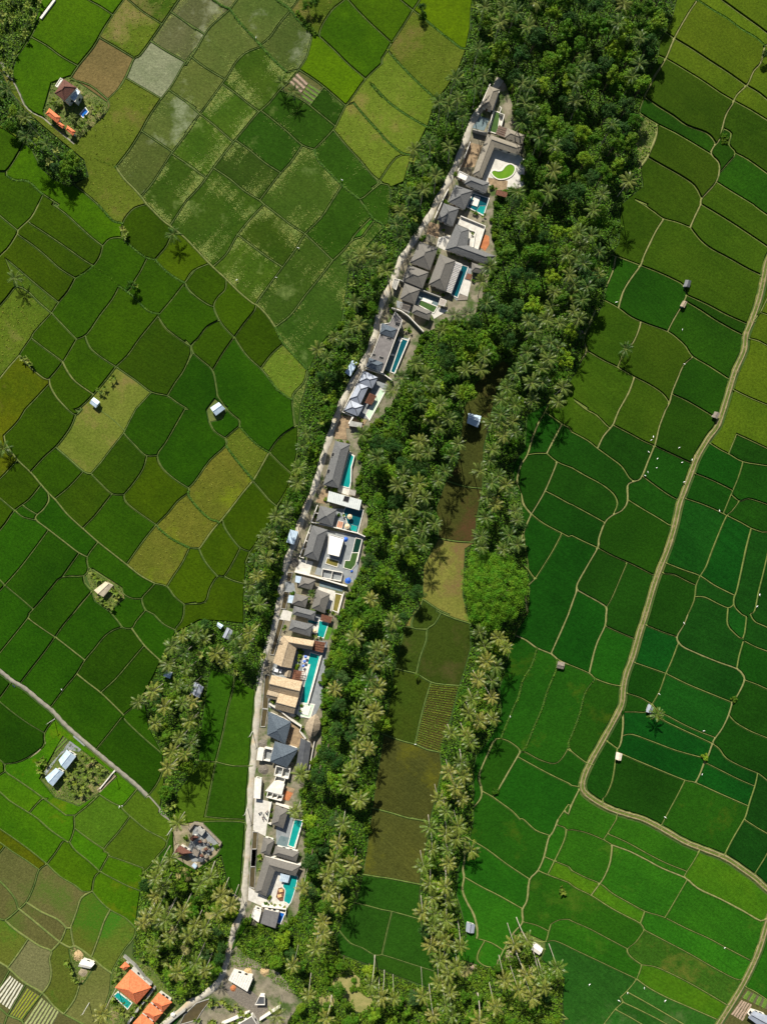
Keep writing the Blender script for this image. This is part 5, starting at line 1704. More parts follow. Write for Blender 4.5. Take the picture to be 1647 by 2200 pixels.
hip(15, '240,428 322,475 210,614 132,525', m_lmetal, 'southern of two white metal farm roofs', ze=3.2, gable=True, pitch=18, name='farm_house')
pave(15, '430,90 540,200 480,260 360,240 280,300 140,500 120,470 300,260', m_gpave, 'yard')
wall(15, '840,455 690,640', 'white edged wall beside the farm banana garden', 1.0, .4)
hip(16, '322,112 478,212 330,372 210,282', m_brown, 'tall dark brown roof of the isolated house', ze=6.4, pitch=28, name='house')
flat(16, '285,98 318,118 245,215 222,195', m_white, 'white balcony block beside the tall brown roof', 'flat_roofed_block', 5.0)
flat(16, '475,215 522,265 460,390 400,340', m_lmetal, 'pale grey wing below the tall brown roof', 'flat_roofed_block', 4.0)
hip(16, '150,462 285,572 245,642 104,530', m_orange, 'long orange roof beside the north west lane', ze=3.4, pitch=30)
hip(16, '262,622 335,672 310,706 243,657', m_orange, 'small orange gate roof beside the north west lane', ze=2.8, pitch=30, name='gate_pavilion')
hip(16, '365,668 464,742 432,792 348,722', m_orange, 'short orange roof at the lane bend of the isolated house', ze=3.2, pitch=30)
pool(16, '585,465 618,510 560,577 523,540', 'blue', 'small blue pool in the dark garden of the isolated house')
# ---- huts in the fields
def hut(w, s, m, label, **k):
    return hip(w, s, m, label, name='field_hut', ze=2.3, gable=True, pitch=20, inset_w=.45, cat='hut', **k)
hut('D1', '958,632 1008,640 992,695 942,688', m_dmetal, 'grey metal hut below the bare planting beds')
hut('D1', '938,808 974,816 950,868 912,852', m_thatch2, 'thatched hut on the path below the grey metal hut')
hut('D2', '1205,15 1250,30 1225,78 1182,62', m_greywood, 'weathered hut beside the dirt track')
hut('C3', '1560,395 1618,405 1606,462 1548,450', m_greywood, 'pinkish grey hut at the path corner east of the big tree')
hut('D3', '650,752 694,785 668,832 626,820', m_metal, 'grey metal hut beside the lone palm')
hut('D3', '378,1158 428,1175 416,1232 368,1220', mat('cream_metal', (222,210,190), (204,192,172), .8, .6), 'cream hut alone in the dark green paddies')
hut('A1', '792,1622 842,1660 810,1712 757,1670', m_lmetal, 'white blue hut beside the banana row')
hut(0, '452,876 470,864 484,878 464,893', m_lmetal, 'white hut in a small fenced plot')
hut('A2', '890,1448 955,1482 872,1578 793,1522', mat('beige_slab', (200,186,160), (180,166,140), .8, .8), 'beige roofed hut in a round garden')
hut('C2', '806,28 914,55 886,152 794,112', m_lmetal, 'white blue hut between the two jungle strips')
hut('B3', '268,65 314,92 290,124 258,96', m_lmetal, 'white hut at the top of the western palm clump')
hut('B3', '345,108 394,142 360,212 306,190', m_metal, 'patched grey hut below the white hut')
hut('B3', '72,568 148,612 112,702 38,660', m_metal, 'grey hut on the east side of the palm clump')
hut('A3', '1396,472 1454,492 1432,542 1378,520', m_lmetal, 'small white hut on the west side of the palm clump')
hut('C4', '1368,1045 1434,1090 1402,1144 1336,1100', mat('cream_white', (236,230,216), (220,212,198), .8, .7), 'white house among the tall southern palms')
hut('C4', '790,868 862,890 852,960 785,945', m_metal, 'cluttered shack at the field edge under the palms')
hip('D4', '1530,1615 1660,1660 1622,1775 1486,1672', m_metal, 'pale roofed house in the lower right corner', name='farm_house', gable=True, pitch=14)
hut('A4', '690,1180 800,1215 760,1260 660,1240', m_white, 'white walled hut in the debris garden')
# white wall by the north west road
wall('A0', '465,-40 460,0 345,155', 'white roadside wall at the top left', 1.2, .9)
# ------------------------------------------------------------------ vegetation
m_frond = leaf_mat('palm_frond', [(42,76,16),(60,90,24),(90,108,40),(48,82,18),(104,114,46),(54,86,22)], .12, .3, .42, .35)
m_rachis = mat('palm_rachis', (124,132,66), (104,114,50), 2, .7)
m_trunk = mat('palm_trunk', (186,178,162), (150,142,128), 1.5, .9)
m_bark = mat('tree_bark', (112,98,80), (84,72,58), 1.5, .95)
m_leaf = leaf_mat('broad_leaf', [(50,88,16),(70,110,20),(58,98,18),(92,128,26),(62,100,24),(112,144,30),(48,84,18)], .18, .35)
m_leafd = leaf_mat('dark_leaf', [(36,68,22),(50,84,32),(44,76,28),(62,90,44)], .15, .3)
m_bush = leaf_mat('bush_leaf', [(64,102,18),(88,122,24),(54,92,18),(108,138,34)], .25, .3)
m_banana = leaf_mat('banana_leaf', [(104,126,44),(128,146,60),(88,116,36),(146,156,80)], .3, .2, .4)
m_under = leaf_mat('undergrowth_leaf', [(66,102,22),(70,106,24)], .15, .5)
m_weedl = leaf_mat('weed_leaf', [(80,116,28),(92,126,34)], .3, .4)
PI2 = 2*math.pi

def palm_crown(seed, n=22, m=None):
    r = random.Random(seed); V = []; F = []; MI = []
    def q(a, b, c, d, m):
        o = len(V); V.extend((a, b, c, d)); F.append((o, o+1, o+2, o+3)); MI.append(m)
    for k in range(n):
        az = k*2.39996+r.uniform(-.2,.2)
        f = k/n
        e0 = math.radians(62-74*f+r.uniform(-8,8)); droop = math.radians(46+30*r.random())
        L = r.uniform(4.6,5.7)*(1-.2*(1-f)); ns = 12
        h = Vector((math.cos(az), math.sin(az), 0)); s = Vector((-h.y, h.x, 0))
        tw = r.uniform(-.5,.5)
        p = Vector((0,0,0)); path = []
        for i in range(ns+1):
            t = i/ns; e = e0-droop*t*t*1.1
            d = h*math.cos(e)+Vector((0,0,1))*math.sin(e)
            path.append((p.copy(), d.copy(), e)); p = p+d*(L/ns)
        for i in range(ns):
            a, d, e = path[i]; b = path[i+1][0]
            wd = .04*(1-i/ns)+.015
            q(a-s*wd, a+s*wd, b+s*wd*.85, b-s*wd*.85, 1)
            t = i/ns
            if t < .1: continue
            ll = (.84*math.sin(math.pi*min(1, t*.8+.16))**.6+.1)*r.uniform(.85,1.1)
            up = s.cross(d)
            for sg in (-1, 1):
                out = (s*sg*.86+d*.5-up*(.36+.35*r.random())*(-1 if up.z < 0 else 1)+up*tw*sg*.2).normalized()
                o1 = a; wl = L/ns*.42
                tip = a+out*ll
                q(o1-d*wl*.2, o1+d*wl*1.5, tip+d*wl*.8, tip+d*wl*.1, 0)
    me = bpy.data.meshes.new('palm_crown'); me.from_pydata(V, [], F)
    me.materials.append(m or m_frond); me.materials.append(m_rachis)
    me.polygons.foreach_set('material_index', MI); me.update()
    return me
m_frond2 = leaf_mat('yellowish_palm_frond', [(76,104,26),(100,116,38),(120,122,48),(86,108,30),(132,130,58)], .12, .3, .42, .35)  # yellower, lighter frond colours for the southern palms
PALM2 = [palm_crown(s, n, m_frond2) for s, n in ((6,15),(7,16),(8,14),(9,17))]
PALM = [palm_crown(s, n) for s, n in ((1,15),(2,16),(3,14),(4,17),(5,13))]
def trunk_mesh(seed):
    r = random.Random(seed)
    lx = .06
    path = [(lx*t*t*1.0, 0, t) for t in (0,.04,.2,.4,.6,.8,1)]
    # built at unit height; thickness is kept by scaling only z
    V, F = tube([(x*0, y, z) for x, y, z in path], [.26,.2,.16,.145,.135,.13,.15], 7)
    V = [Vector((v.x+1.0*v.z*v.z, v.y, v.z)) for v in V]
    return mesh('palm_trunk', V, F, m_trunk, smooth=True)
TRUNK = trunk_mesh(1)

def leaf_quads(C, Nn, size, r):
    n = len(C)
    Nn = Nn/np.maximum(np.linalg.norm(Nn, axis=1, keepdims=True), 1e-6)
    a = r.normal(size=(n,3)); t = np.cross(Nn, a); t /= np.maximum(np.linalg.norm(t, axis=1, keepdims=True), 1e-6)
    b = np.cross(Nn, t)
    s = (size*r.uniform(.65,1.35,(n,1)))
    t = t*s; b = b*s*.62
    return np.stack([C-t, C-b*.9, C+t, C+b*.9], axis=1)
def unit(n, r):
    v = r.normal(size=(n,3)); return v/np.linalg.norm(v, axis=1, keepdims=True)
def broad_crown(seed, R=4.6, Hc=3.6, ncl=34, per=70, leaf=.34, up=.25, name='tree_crown', m=None, clr=(.2,.34)):
    r = np.random.RandomState(seed)
    out = []
    d = unit(ncl, r); d[:,2] = np.abs(d[:,2])*1.0-.25
    lob = 1+.28*np.sin(np.arctan2(d[:,1], d[:,0])*r.randint(2,5)+r.rand()*6)
    rad = r.uniform(.45,.86,ncl)*lob
    cen = d*rad[:,None]*np.array([R,R,Hc])
    cr = r.uniform(clr[0],clr[1],ncl)*R
    for i in range(ncl):
        dd = unit(per, r); dd[:,2] = np.where(dd[:,2] < -.35, -dd[:,2], dd[:,2])
        C = cen[i]+dd*cr[i]*r.uniform(.72,1.05,(per,1))*np.array([1,1,.78])
        out.append(leaf_quads(C, dd+r.normal(size=(per,3))*.55+np.array([0,0,up]), leaf, r))
    return quads_mesh(name, np.concatenate(out), m or m_leaf)
BROAD = [broad_crown(11), broad_crown(12, 5.2, 3.4, 40), broad_crown(13, 4.2, 4.4, 34), broad_crown(14, 4.8, 3.2, 30, 90, .26), broad_crown(15, 4.4, 3.8, 44, 60, .3), broad_crown(16, 5.0, 3.0, 26, 80, .42)]
BROADD = [broad_crown(17, 4.8, 3.6, 36, 80, .26, m=m_leafd), broad_crown(18, 4.4, 4.0, 30, 90, .24, m=m_leafd)]
BUSH = [broad_crown(s, 2.2, 1.7, 14, 55, .26, name='shrub_crown', m=m_bush, clr=(.28,.45)) for s in (21,22,23)]
def broad_trunk(seed, h=5.5):
    r = random.Random(seed)
    parts = [tube([(0,0,-.1),(.1,.05,h*.4),(.15,-.1,h*.75),(.1,0,h*1.15)], [.34,.26,.2,.08], 7)]
    for k in range(5):
        a = k*PI2/5+r.uniform(-.4,.4); z = h*r.uniform(.5,.8)
        parts.append(tube([(.12,0,z),(.12+1.1*math.cos(a),1.1*math.sin(a),z+1.2),(2.5*math.cos(a),2.5*math.sin(a),z+2.3)], [.14,.1,.04], 5))
    return mesh('tree_trunk', *join(parts), m_bark, smooth=True)
BTRUNK = [broad_trunk(1), broad_trunk(2)]
def banana_plant(seed, n=9):
    r = random.Random(seed); V = []; F = []
    for k in range(n):
        az = k*2.4+r.uniform(-.4,.4); L = r.uniform(1.7,2.5); e0 = math.radians(r.uniform(28,68)); dr = math.radians(r.uniform(55,100))
        h = Vector((math.cos(az), math.sin(az), 0)); s = Vector((-h.y, h.x, 0)); p = Vector((0,0,0))
        ns = 5; rows = []
        for i in range(ns+1):
            t = i/ns; e = e0-dr*t*t; wd = .40*math.sin(math.pi*(.1+.86*t))**.6*(1 if i < ns else .25)
            up = Vector((0,0,1))*math.cos(e)-h*math.sin(e)
            rows.append((p-s*wd+up*.1, p.copy(), p+s*wd+up*.1)); p = p+(h*math.cos(e)+Vector((0,0,1))*math.sin(e))*(L/ns)
        o = len(V)
        for a, b, c in rows: V += [a, b, c]
        for i in range(ns):
            for j in (0, 1): F.append((o+i*3+j, o+i*3+j+1, o+(i+1)*3+j+1, o+(i+1)*3+j))
    return mesh('banana_leaves', V, F, m_banana)
BAN = [banana_plant(s, n) for s, n in ((1,9),(2,8),(3,10),(4,7))]
BSTEM = mesh('banana_stem', *tube([(0,0,-.1),(0,0,1),(0,0,2.0)], [.16,.13,.08], 6), mat('banana_stem', (130,140,80), (104,116,60), 2, .8))

LAND = [(1055,215,'the northernmost villa'),(1085,365,'the green kidney pool'),(1035,430,'the platform pool'),(1020,500,'the white roof terrace'),(985,590,'the long dark teal pool'),(905,640,'the moss green pool'),(835,740,'the flat grey roof'),(790,850,'the three metal roofs'),(730,985,'the long shingle villa'),(745,1060,'the white metal roof'),(745,1110,'the parasol pool'),(735,1180,'the bright white roof'),(700,1270,'the olive brown pool'),(690,1340,'the small teal pool'),(660,1430,'the thatched estate'),(680,1560,'the leaf shaped pavilion'),(620,1640,'the construction site'),(630,1770,'the narrow teal pool'),(600,1900,'the curved pool villa'),(580,1975,'the blue plunge pool'),(500,2100,'the builders yard'),(300,2130,'the orange houses'),(420,1810,'the temple court'),(150,1640,'the white farm roofs'),(140,210,'the isolated house'),(1017,903,'the white blue jungle hut'),(1060,1270,'the giant tree'),(1000,1000,'the upper brown paddock'),(965,1100,'the lower brown paddock'),(955,1240,'the tan paddock'),(920,1370,'the upper middle paddock'),(930,1540,'the striped vegetable field'),(870,1690,'the yellowish paddock'),(860,1830,'the lower yellowish paddock'),(840,1950,'the green middle paddocks'),(1010,1990,'the cluttered shack'),(1150,2040,'the southern white house'),(1230,100,'the top of the jungle'),(1240,250,'the upper jungle'),(1230,420,'the middle jungle'),(1180,600,'the lower jungle'),(1150,780,'the jungle tail'),(1320,170,'the upper eastern jungle edge'),(1310,480,'the eastern jungle edge'),(1250,650,'the lower eastern jungle edge'),(1110,960,'the eastern palm strip top'),(1090,1080,'the eastern palm strip'),(960,160,'the upper lane hedge'),(920,330,'the hedge by the lane bend'),(850,450,'the lane hedge above the bend'),(780,580,'the hedge below the flooded fields'),(700,720,'the weedy terrace'),(650,900,'the hedge across from the metal roofs'),(620,1060,'the hedge across from the long shingle villa'),(570,1200,'the blue lane sheds'),(550,1350,'the lane hedge bottom'),(400,1480,'the western palm clump'),(380,1650,'the foot of the western palm clump'),(390,1950,'the south west grove'),(330,2010,'the edge of the south west grove'),(640,2080,'the southern thicket'),(760,2130,'the lower southern thicket'),(900,2150,'the bottom palm grove'),(30,80,'the north west banana grove'),(100,330,'the north west trees'),(20,220,'the shaded lane corner'),(600,190,'the flooded field garden'),(375,510,'the western canal path'),(285,615,'the western paddies'),(225,860,'the small field clearing'),(225,1270,'the round garden hut'),(1340,760,'the eastern paddies'),(1410,1540,'the grey hut in the eastern paddies'),(1218,1912,'the southern paddies'),(180,2080,'the debris garden')]
ORD = 'first second third fourth fifth sixth seventh eighth ninth tenth eleventh twelfth thirteenth fourteenth fifteenth sixteenth seventeenth eighteenth nineteenth twentieth'.split()
ORD += [t+'-'+o for t in ('twenty','thirty','forty') for o in ORD[:9]]
plants = {}            # kind -> list of (object, map x, map y)
def reg(kind, o, x, y): plants.setdefault(kind, []).append((o, x, y))
def place_palm(x, y, h, v=None, sc=None, yellow=None):
    """crown seen at map x, y"""
    t = P(x, y, h)
    az = rnd.uniform(0, PI2); lean = rnd.uniform(.2, 1.3)*h/14
    bx, by = t.x-lean*math.cos(az), t.y-lean*math.sin(az)
    root = thing('coconut_palm', None, 'palm', (bx, by, 0), az, 'coconut palms')
    obj('trunk', TRUNK, root, scale=(lean if lean > .2 else .2, 1, h)) if False else obj('trunk', TRUNK, root, scale=(max(lean,.35), 1, h))
    s = sc or rnd.uniform(.86, 1.1)
    obj('crown', rnd.choice(PALM2 if y > 1400+rnd.uniform(-500, 300) else PALM), root, (max(lean,.35), 0, h-.05), rnd.uniform(0, PI2), (s, s, s))
    reg('coconut palm', root, x, y)
def place_broad(x, y, h=None, s=None, dark=False):
    h = h or rnd.uniform(10, 16.5); s = s or rnd.uniform(.75, 1.15)
    b = P(x, y, h)
    root = thing('broadleaf_tree', None, 'tree', (b.x, b.y, 0), rnd.uniform(0, PI2), 'broadleaf trees')
    obj('trunk', rnd.choice(BTRUNK), root, scale=(s, s, (h-1.0)/5.5/1.1))
    obj('crown', rnd.choice(BROADD if dark else BROAD), root, (0, 0, h-1.2*s), rnd.uniform(0, PI2), (s, s, s*rnd.uniform(.85, 1.15)))
    reg('broadleaf tree', root, x, y)
def place_bush(x, y, s=None):
    b = P(x, y, 1.5); s = s or rnd.uniform(.6, 1.25)
    root = thing('shrub', None, 'shrub', (b.x, b.y, 0), rnd.uniform(0, PI2), 'shrubs')
    obj('crown', rnd.choice(BUSH), root, (0, 0, 1.0*s), 0, (s, s, s))
    obj('stem', BSTEM, root, scale=(.5, .5, .5*s))
    reg('shrub', root, x, y)
def place_banana(x, y, s=None):
    s = s or rnd.uniform(.75, 1.2); b = P(x, y, 2.2)
    root = thing('banana_plant', None, 'banana', (b.x, b.y, 0), rnd.uniform(0, PI2), 'banana plants')
    obj('stem', BSTEM, root, scale=(s, s, s)); obj('leaves', rnd.choice(BAN), root, (0, 0, 1.95*s), 0, (s, s, s))
    reg('banana plant', root, x, y)

PALMS = {
'C0': '1070,190 1210,110 940,60 890,410 700,660 860,730 720,830 560,860 640,890 760,980 480,1190 640,1240 350,1260 420,1390 530,1480 310,1640 1260,700 1340,940 1260,1030 1400,1160 1530,1230 1520,1440 1480,1620 1220,1620 1330,730 1280,870 1110,60 1360,20 1310,230 940,640 430,1600',
'C1': '240,60 200,170 240,270 60,410 110,560 980,520 920,650 960,830 690,930 800,920 590,1060 1350,60 1270,140 1530,740 1500,860 1460,970 1360,1070 1420,1190 1500,1160 1300,1240 1340,1500 1430,1500 1600,1540 1420,1380 1280,1340 1200,1420 1130,1540 1080,1640 1200,1690 360,1340 450,1430 240,1460 170,1560 360,1550 510,1530 780,1390 910,1390 940,1280 730,1590 400,1670 570,1680 1310,980 1570,1000 1560,1200 1480,1300 1560,1660 1340,1650',
'D0': '105,490 100,620 40,850 340,1050 510,650 580,320 390,200 480,1530 260,1640 570,540 40,700 440,40',
'D1': '60,240 180,50 160,260 70,350 230,400 100,500 220,590 40,460 20,900 130,690 60,960 20,670 -40,420 -20,590 90,800 0,760 455,1215',
'C2': '550,150 490,60 640,80 720,290 470,370 670,390 610,520 380,370 400,270 30,400 260,550 215,640 340,700 440,740 330,820 440,860 200,910 280,920 215,1000 420,1020 250,1150 520,960 390,620 545,600 300,1060 430,1140 1000,110 1180,100 1200,190 1080,40 1010,340 980,430 900,520 1000,620 1170,700 960,740 1030,800 950,910 1200,860 910,1070 920,1160 1220,1140 1100,1180 1080,100 1220,930 1100,220 1060,560 1120,640 1150,1060',
'B2': '1010,200 980,310 950,490 940,620 850,830 730,1010 640,1150 560,1560 590,1270 1480,210 1620,400 1560,1600 680,1250 700,1100 820,930 660,1060 600,1400 540,1480 620,1640 760,900',
'B1': '1420,820 1480,430 1600,400 1420,520 1110,1220 1390,1040 1320,1140 1460,1010 1380,470 1550,520 1190,1290 1250,1120',
'B3': '1420,200 1600,300 1250,630 1440,800 1570,830 1550,550 1500,920 1500,1020 1450,1080 1430,1220 1390,1330 1350,1450 960,1350 920,1660 330,390 540,150 500,250 450,320 1600,410 1530,700 1610,620 1530,1130 1460,1560 250,330 150,200 400,210 90,160',
'A3': '1540,180 1450,270 1550,330 1420,420 1490,600 1600,600 1290,650 1170,740 1390,780 1540,750 1310,920 1510,1040 1450,1160 1420,1290 1620,740 1570,460 1600,900 1560,1180 1610,1080',
'C3': '170,60 80,280 90,400 20,820 40,620 160,160 890,550 1000,560 840,710 810,830 1010,880 900,900 660,1000 790,1020 640,1330 740,1250 760,1360 560,1560 620,1660 750,1550 940,270 1120,280 1040,440 900,150 820,1080 1000,700 960,400 1060,200 700,1460',
'C4': '480,70 620,120 720,60 700,160 500,250 630,260 430,390 640,370 830,260 480,540 610,570 510,660 640,690 420,780 520,800 620,850 500,900 560,930 600,1020 490,1060 640,1060 740,1070 570,1190 710,1240 640,1300 560,1380 650,1460 610,1570 420,1490 80,1500 180,1510 510,1650 670,1650 1030,1580 1110,1360 1230,1440 1400,1300 1300,1310 1450,1420 1340,1500 1555,1250 1190,1050 1300,1020 900,1700 1440,1360 1390,1420',
'B4': '1320,40 1280,200 1230,560 1150,860 1200,620 980,580 1150,960 1090,1090 900,1230 1030,1480 1560,1390 1620,1520 300,640 270,790 380,720 1290,720 1250,350 1180,470 1400,380 1330,480 760,1660 1180,1680',
'A4': '1500,30 1440,330 1310,500 1350,390 1240,830 1430,1000 1200,880 1540,780 870,1640 1320,780 1400,850',
'A0': '210,990 230,1150 390,1220 60,760',
'A1': '1460,250 130,620',
'B0': '805,695 905,775',
'D3': '715,845',
'A2': '30,330',
}
SINGLE = {('D1',455,1215):6.5,('D3',715,845):7,('A1',1460,250):6,('A1',130,620):6,('B0',805,695):5.5,('B0',905,775):5.5,('A2',30,330):5,('A3',1170,740):7,('A3',1310,920):7,('C4',830,260):8.5}
pz = []
for code, s in PALMS.items():
    for q in s.split():
        x, y = map(float, q.split(','))
        X, Y = sp(code, x, y)
        h = SINGLE.get((code, x, y))
        if h is None:
            h = rnd.uniform(13.5, 19)
            if code == 'C4' and y > 1000: h = rnd.uniform(16, 20)
        place_palm(X, Y, h); pz.append((X, Y))
pz = np.array(pz)
occ = [(x, y, 9.0) for x, y in pz]
def sample_region(poly, n, dmin, r, avoid_palm=0, tries=40):
    xs = [p[0] for p in poly]; ys = [p[1] for p in poly]; out = []
    for _ in range(n*tries):
        if len(out) >= n: break
        x = r.uniform(max(min(xs), -55), min(max(xs), 1702)); y = r.uniform(max(min(ys), -55), min(max(ys), 2255))
        if not inpoly((x, y), poly): continue
        if any((x-a)**2+(y-b)**2 < dmin*dmin for a, b in out): continue
        if avoid_palm and ((pz[:,0]-x)**2+(pz[:,1]-y)**2).min() < avoid_palm**2: continue
        if sum((x-a)**2+(y-b)**2 < (r_)**2 for a, b, r_ in clear): continue
        out.append((x, y))
    return out
clear = [(1062,1270,78),(1017,903,24),(1160,2040,14),(1010,1990,14),(990,2080,12),(1020,2060,14)]
vr = random.Random(77)
def shrink(poly, d):
    w_, o_ = grow(poly, -d); return o_
north = FOREST['north']
core = [(1080,-50),(1440,-50),(1405,120),(1370,240),(1360,390),(1315,520),(1290,640),(1240,740),(1180,830),(1090,770),(1020,820),(960,900),(930,1010),(880,1080),(850,1200),(830,1300),(800,1400),(770,1500),(750,1600),(720,1700),(700,1830),(690,1900),(660,1960),(665,1700),(705,1600),(710,1480),(745,1330),(790,1220),(800,1100),(785,1000),(800,930),(850,880),(900,760),(960,710),(1030,690),(1065,600),(1075,500),(1080,430),(1145,390),(1140,320),(1115,240),(1090,150)]
for (x, y) in sample_region(core, 172, 24, vr):
    place_broad(x, y, dark=vr.random() < .3)
rest = [p for p in sample_region(shrink(north, 5), 110, 22, vr, 8) if not inpoly(p, core)]
for x, y in rest: place_broad(x, y, h=vr.uniform(7, 12), s=vr.uniform(.6, .95), dark=vr.random() < .3)
for k, n, d in (('lane_side', 42, 19),('west_clump', 14, 22),('south_west_grove', 24, 24),('south_bush', 34, 25),('north_west_trees', 10, 26)):
    for x, y in sample_region(shrink(FOREST[k], 5), n, d, vr, 6):
        place_broad(x, y, h=vr.uniform(4.5, 7.5), s=vr.uniform(.5, .85), dark=vr.random() < .2)
place_broad(140, 365, 7, .95); place_broad(150, 345, 7, .9); place_broad(282, 612, 5.5, .62); place_broad(430, 1350, 6, .8)
# shrubs and bananas on the fringes
for k, n, d in (('north', 34, 13),('lane_side', 26, 12),('south_bush', 40, 13),('south_west_grove', 14, 14),('west_clump', 8, 14)):
    for x, y in sample_region(FOREST[k], n, d, vr): place_bush(x, y)
for k, n, d in (('north_west_bananas', 40, 8),('north_west_trees', 18, 9),('lane_side', 36, 10),('west_clump', 14, 9),('south_west_grove', 34, 10),('south_bush', 18, 10)):
    for x, y in sample_region(FOREST[k], n, d, vr, 5): place_banana(x, y)
for code, s in (('A1','1035,205 1060,240 1050,265 215,1290 240,1320 260,1345 190,1300 830,1560 860,1580 880,1540 930,1480 960,1450 1150,680'),('A0','700,1050 730,1000 800,950 830,920 760,880 680,1080 440,880 460,850 610,990 850,900'),('A3','330,1250 360,1220 340,1320 380,1260 700,1200 740,1240 780,1220 820,1280 700,1290 760,1310 840,1330 660,1250 720,1360 640,1310 780,1390 600,1360 640,1420 700,1440 580,1440 620,1500 680,1510 740,1480 870,1300 560,1380 1400,1440 1430,1490 1390,1520 1420,1560 1440,1620 1400,1650 1410,1600'),('A2','760,1370 800,1400 830,1430 940,1520 980,1540 1000,1570 900,1640 940,1660 870,1620 980,1600 850,1590'),('A4','580,1230 600,1290 620,1350 650,1370 560,1200 980,1250 1000,1290 970,1350 950,1500 990,1600 1030,1620 1080,1640 1130,1640 1180,1580 1230,1520'),('C4','1590,580 1600,610')):
    for q in s.split():
        X, Y = sp(code, *map(float, q.split(','))); place_banana(X, Y, rnd.uniform(.7, 1.05))
def along(poly, step, jit, r):
    out = []
    for a, b in zip(poly[:-1], poly[1:]):
        L_ = math.hypot(b[0]-a[0], b[1]-a[1])
        for k in range(int(L_/step)+1):
            t = r.random(); x = a[0]+(b[0]-a[0])*t+r.uniform(-jit, jit); y = a[1]+(b[1]-a[1])*t+r.uniform(-jit, jit)
            if -50 < x < 1700 and -50 < y < 2250 and not on_lane((x, y)): out.append((x, y))
    return out
for x, y in along(LOTS['villa_plot'][:44], 13, 6, vr): place_bush(x+3, y, vr.uniform(.5, .95))
for x, y in along([(440,2160),(470,2150),(520,2175),(540,2190),(480,2200),(420,2200)], 7, 8, vr): place_banana(x, y, vr.uniform(.6, .9))
# garden plants of the villas
for w_, s in ((2,'300,750 330,780 480,260 1110,500 1150,510 1200,530 660,890 790,930 850,970 960,1020 1000,980 780,1320 270,1250'),(3,'540,60 520,90 770,290 760,340 720,440 640,680 610,720 960,290 1000,300 1160,370 1220,410 700,860 760,880 830,900 610,820 60,1070 1280,700'),(4,'980,60 1010,90 1240,380 1300,400 1340,430 920,1200 400,1960 440,1990 470,2000'),(5,'870,215 930,230 1040,240 650,1050 720,1070 790,1090 830,1100 740,1400 650,1255'),(6,'680,70 690,110 650,220 1020,200 1110,200'),(7,'550,380 840,520 850,460 900,360 1180,680 1270,720 1300,740 420,960 400,1000 920,1120 980,1140 1060,1160 690,1400 730,1420 690,1480 670,1560'),(8,'960,370 1000,380 930,480 920,540 890,650 880,700 980,1440 960,1540 400,1350 430,1380'),(9,'610,290 620,250 560,150 250,940'),(10,'380,220 370,280 640,200 600,220 690,240 250,750 245,790'),(11,'240,110 250,140 240,260 320,650 350,670 380,650 350,600 420,670 480,670 530,690 360,580'),(13,'200,170 180,230 160,300 130,360 110,390 120,560 100,600 150,620 190,670 230,700 320,700 360,650 400,640 440,600 480,570 520,540 300,740 430,580'),(14,'310,330 720,460 740,440 650,420'),(16,'430,580 400,570 260,420 200,400')):
    for q in s.split():
        X, Y = mp(w_, *map(float, q.split(',')))
        if vr.random() < .5: place_banana(X, Y, vr.uniform(.4, .6))
        else: place_bush(X, Y, vr.uniform(.35, .6))
place_palm(*mp(9, 610, 720), 7); place_palm(*mp(10, 640, 215), 6, sc=.7); place_palm(*mp(16, 425, 575), 4.5, sc=.6); place_palm(*mp(7, 895, 380), 4, sc=.55)

# the giant tree
def giant():
    X, Y = 1062, 1268
    b = P(X, Y, 14.5)
    root = thing('giant_tree', 'giant spreading bright green tree beside the tan paddock', 'tree', (b.x, b.y, 0))
    parts = [tube([(0,0,-.2),(.2,0,3),(.3,.2,8),(.1,.1,13.5)], [1.2,.9,.75,.4], 10)]
    r = random.Random(4)
    for k in range(11):
        a = k*PI2/11+r.uniform(-.2,.2); z = r.uniform(5,8.5); q = r.uniform(8,11.5)
        parts.append(tube([(.25,.1,z),(q*.45*math.cos(a),q*.45*math.sin(a),z+2.6),(q*math.cos(a),q*math.sin(a),z+5.2)], [.38,.24,.07], 6))
    obj('trunk', mesh('giant_trunk', *join(parts), m_bark, smooth=True), root)
    rr = np.random.RandomState(8); out = []
    m = leaf_mat('giant_leaf', [(84,130,26),(88,134,28)], .2, .4)
    ncl = 330
    ang = rr.rand(ncl)*PI2; rad = np.sqrt(rr.rand(ncl))*14.6*(1+.10*np.sin(3*ang+1)+.06*np.sin(7*ang))
    cz = 16-((rad/14.5)**2)*5.5+rr.uniform(-1.3,1.0,ncl)
    cx = rad*np.cos(ang)*.98; cy = rad*np.sin(ang)*1.22
    for i in range(ncl):
        per = 190; dd = unit(per, rr); dd[:,2] = np.where(dd[:,2] < -.3, -dd[:,2], dd[:,2])
        R_ = rr.uniform(1.3,2.4)
        C = np.array([cx[i],cy[i],cz[i]])+dd*R_*rr.uniform(.6,1.05,(per,1))*np.array([1,1,.6])
        out.append(leaf_quads(C, dd*.8+rr.normal(size=(per,3))*.6+np.array([0,0,.4]), .2, rr))
    obj('crown', quads_mesh('giant_crown', np.concatenate(out), m), root)
giant()

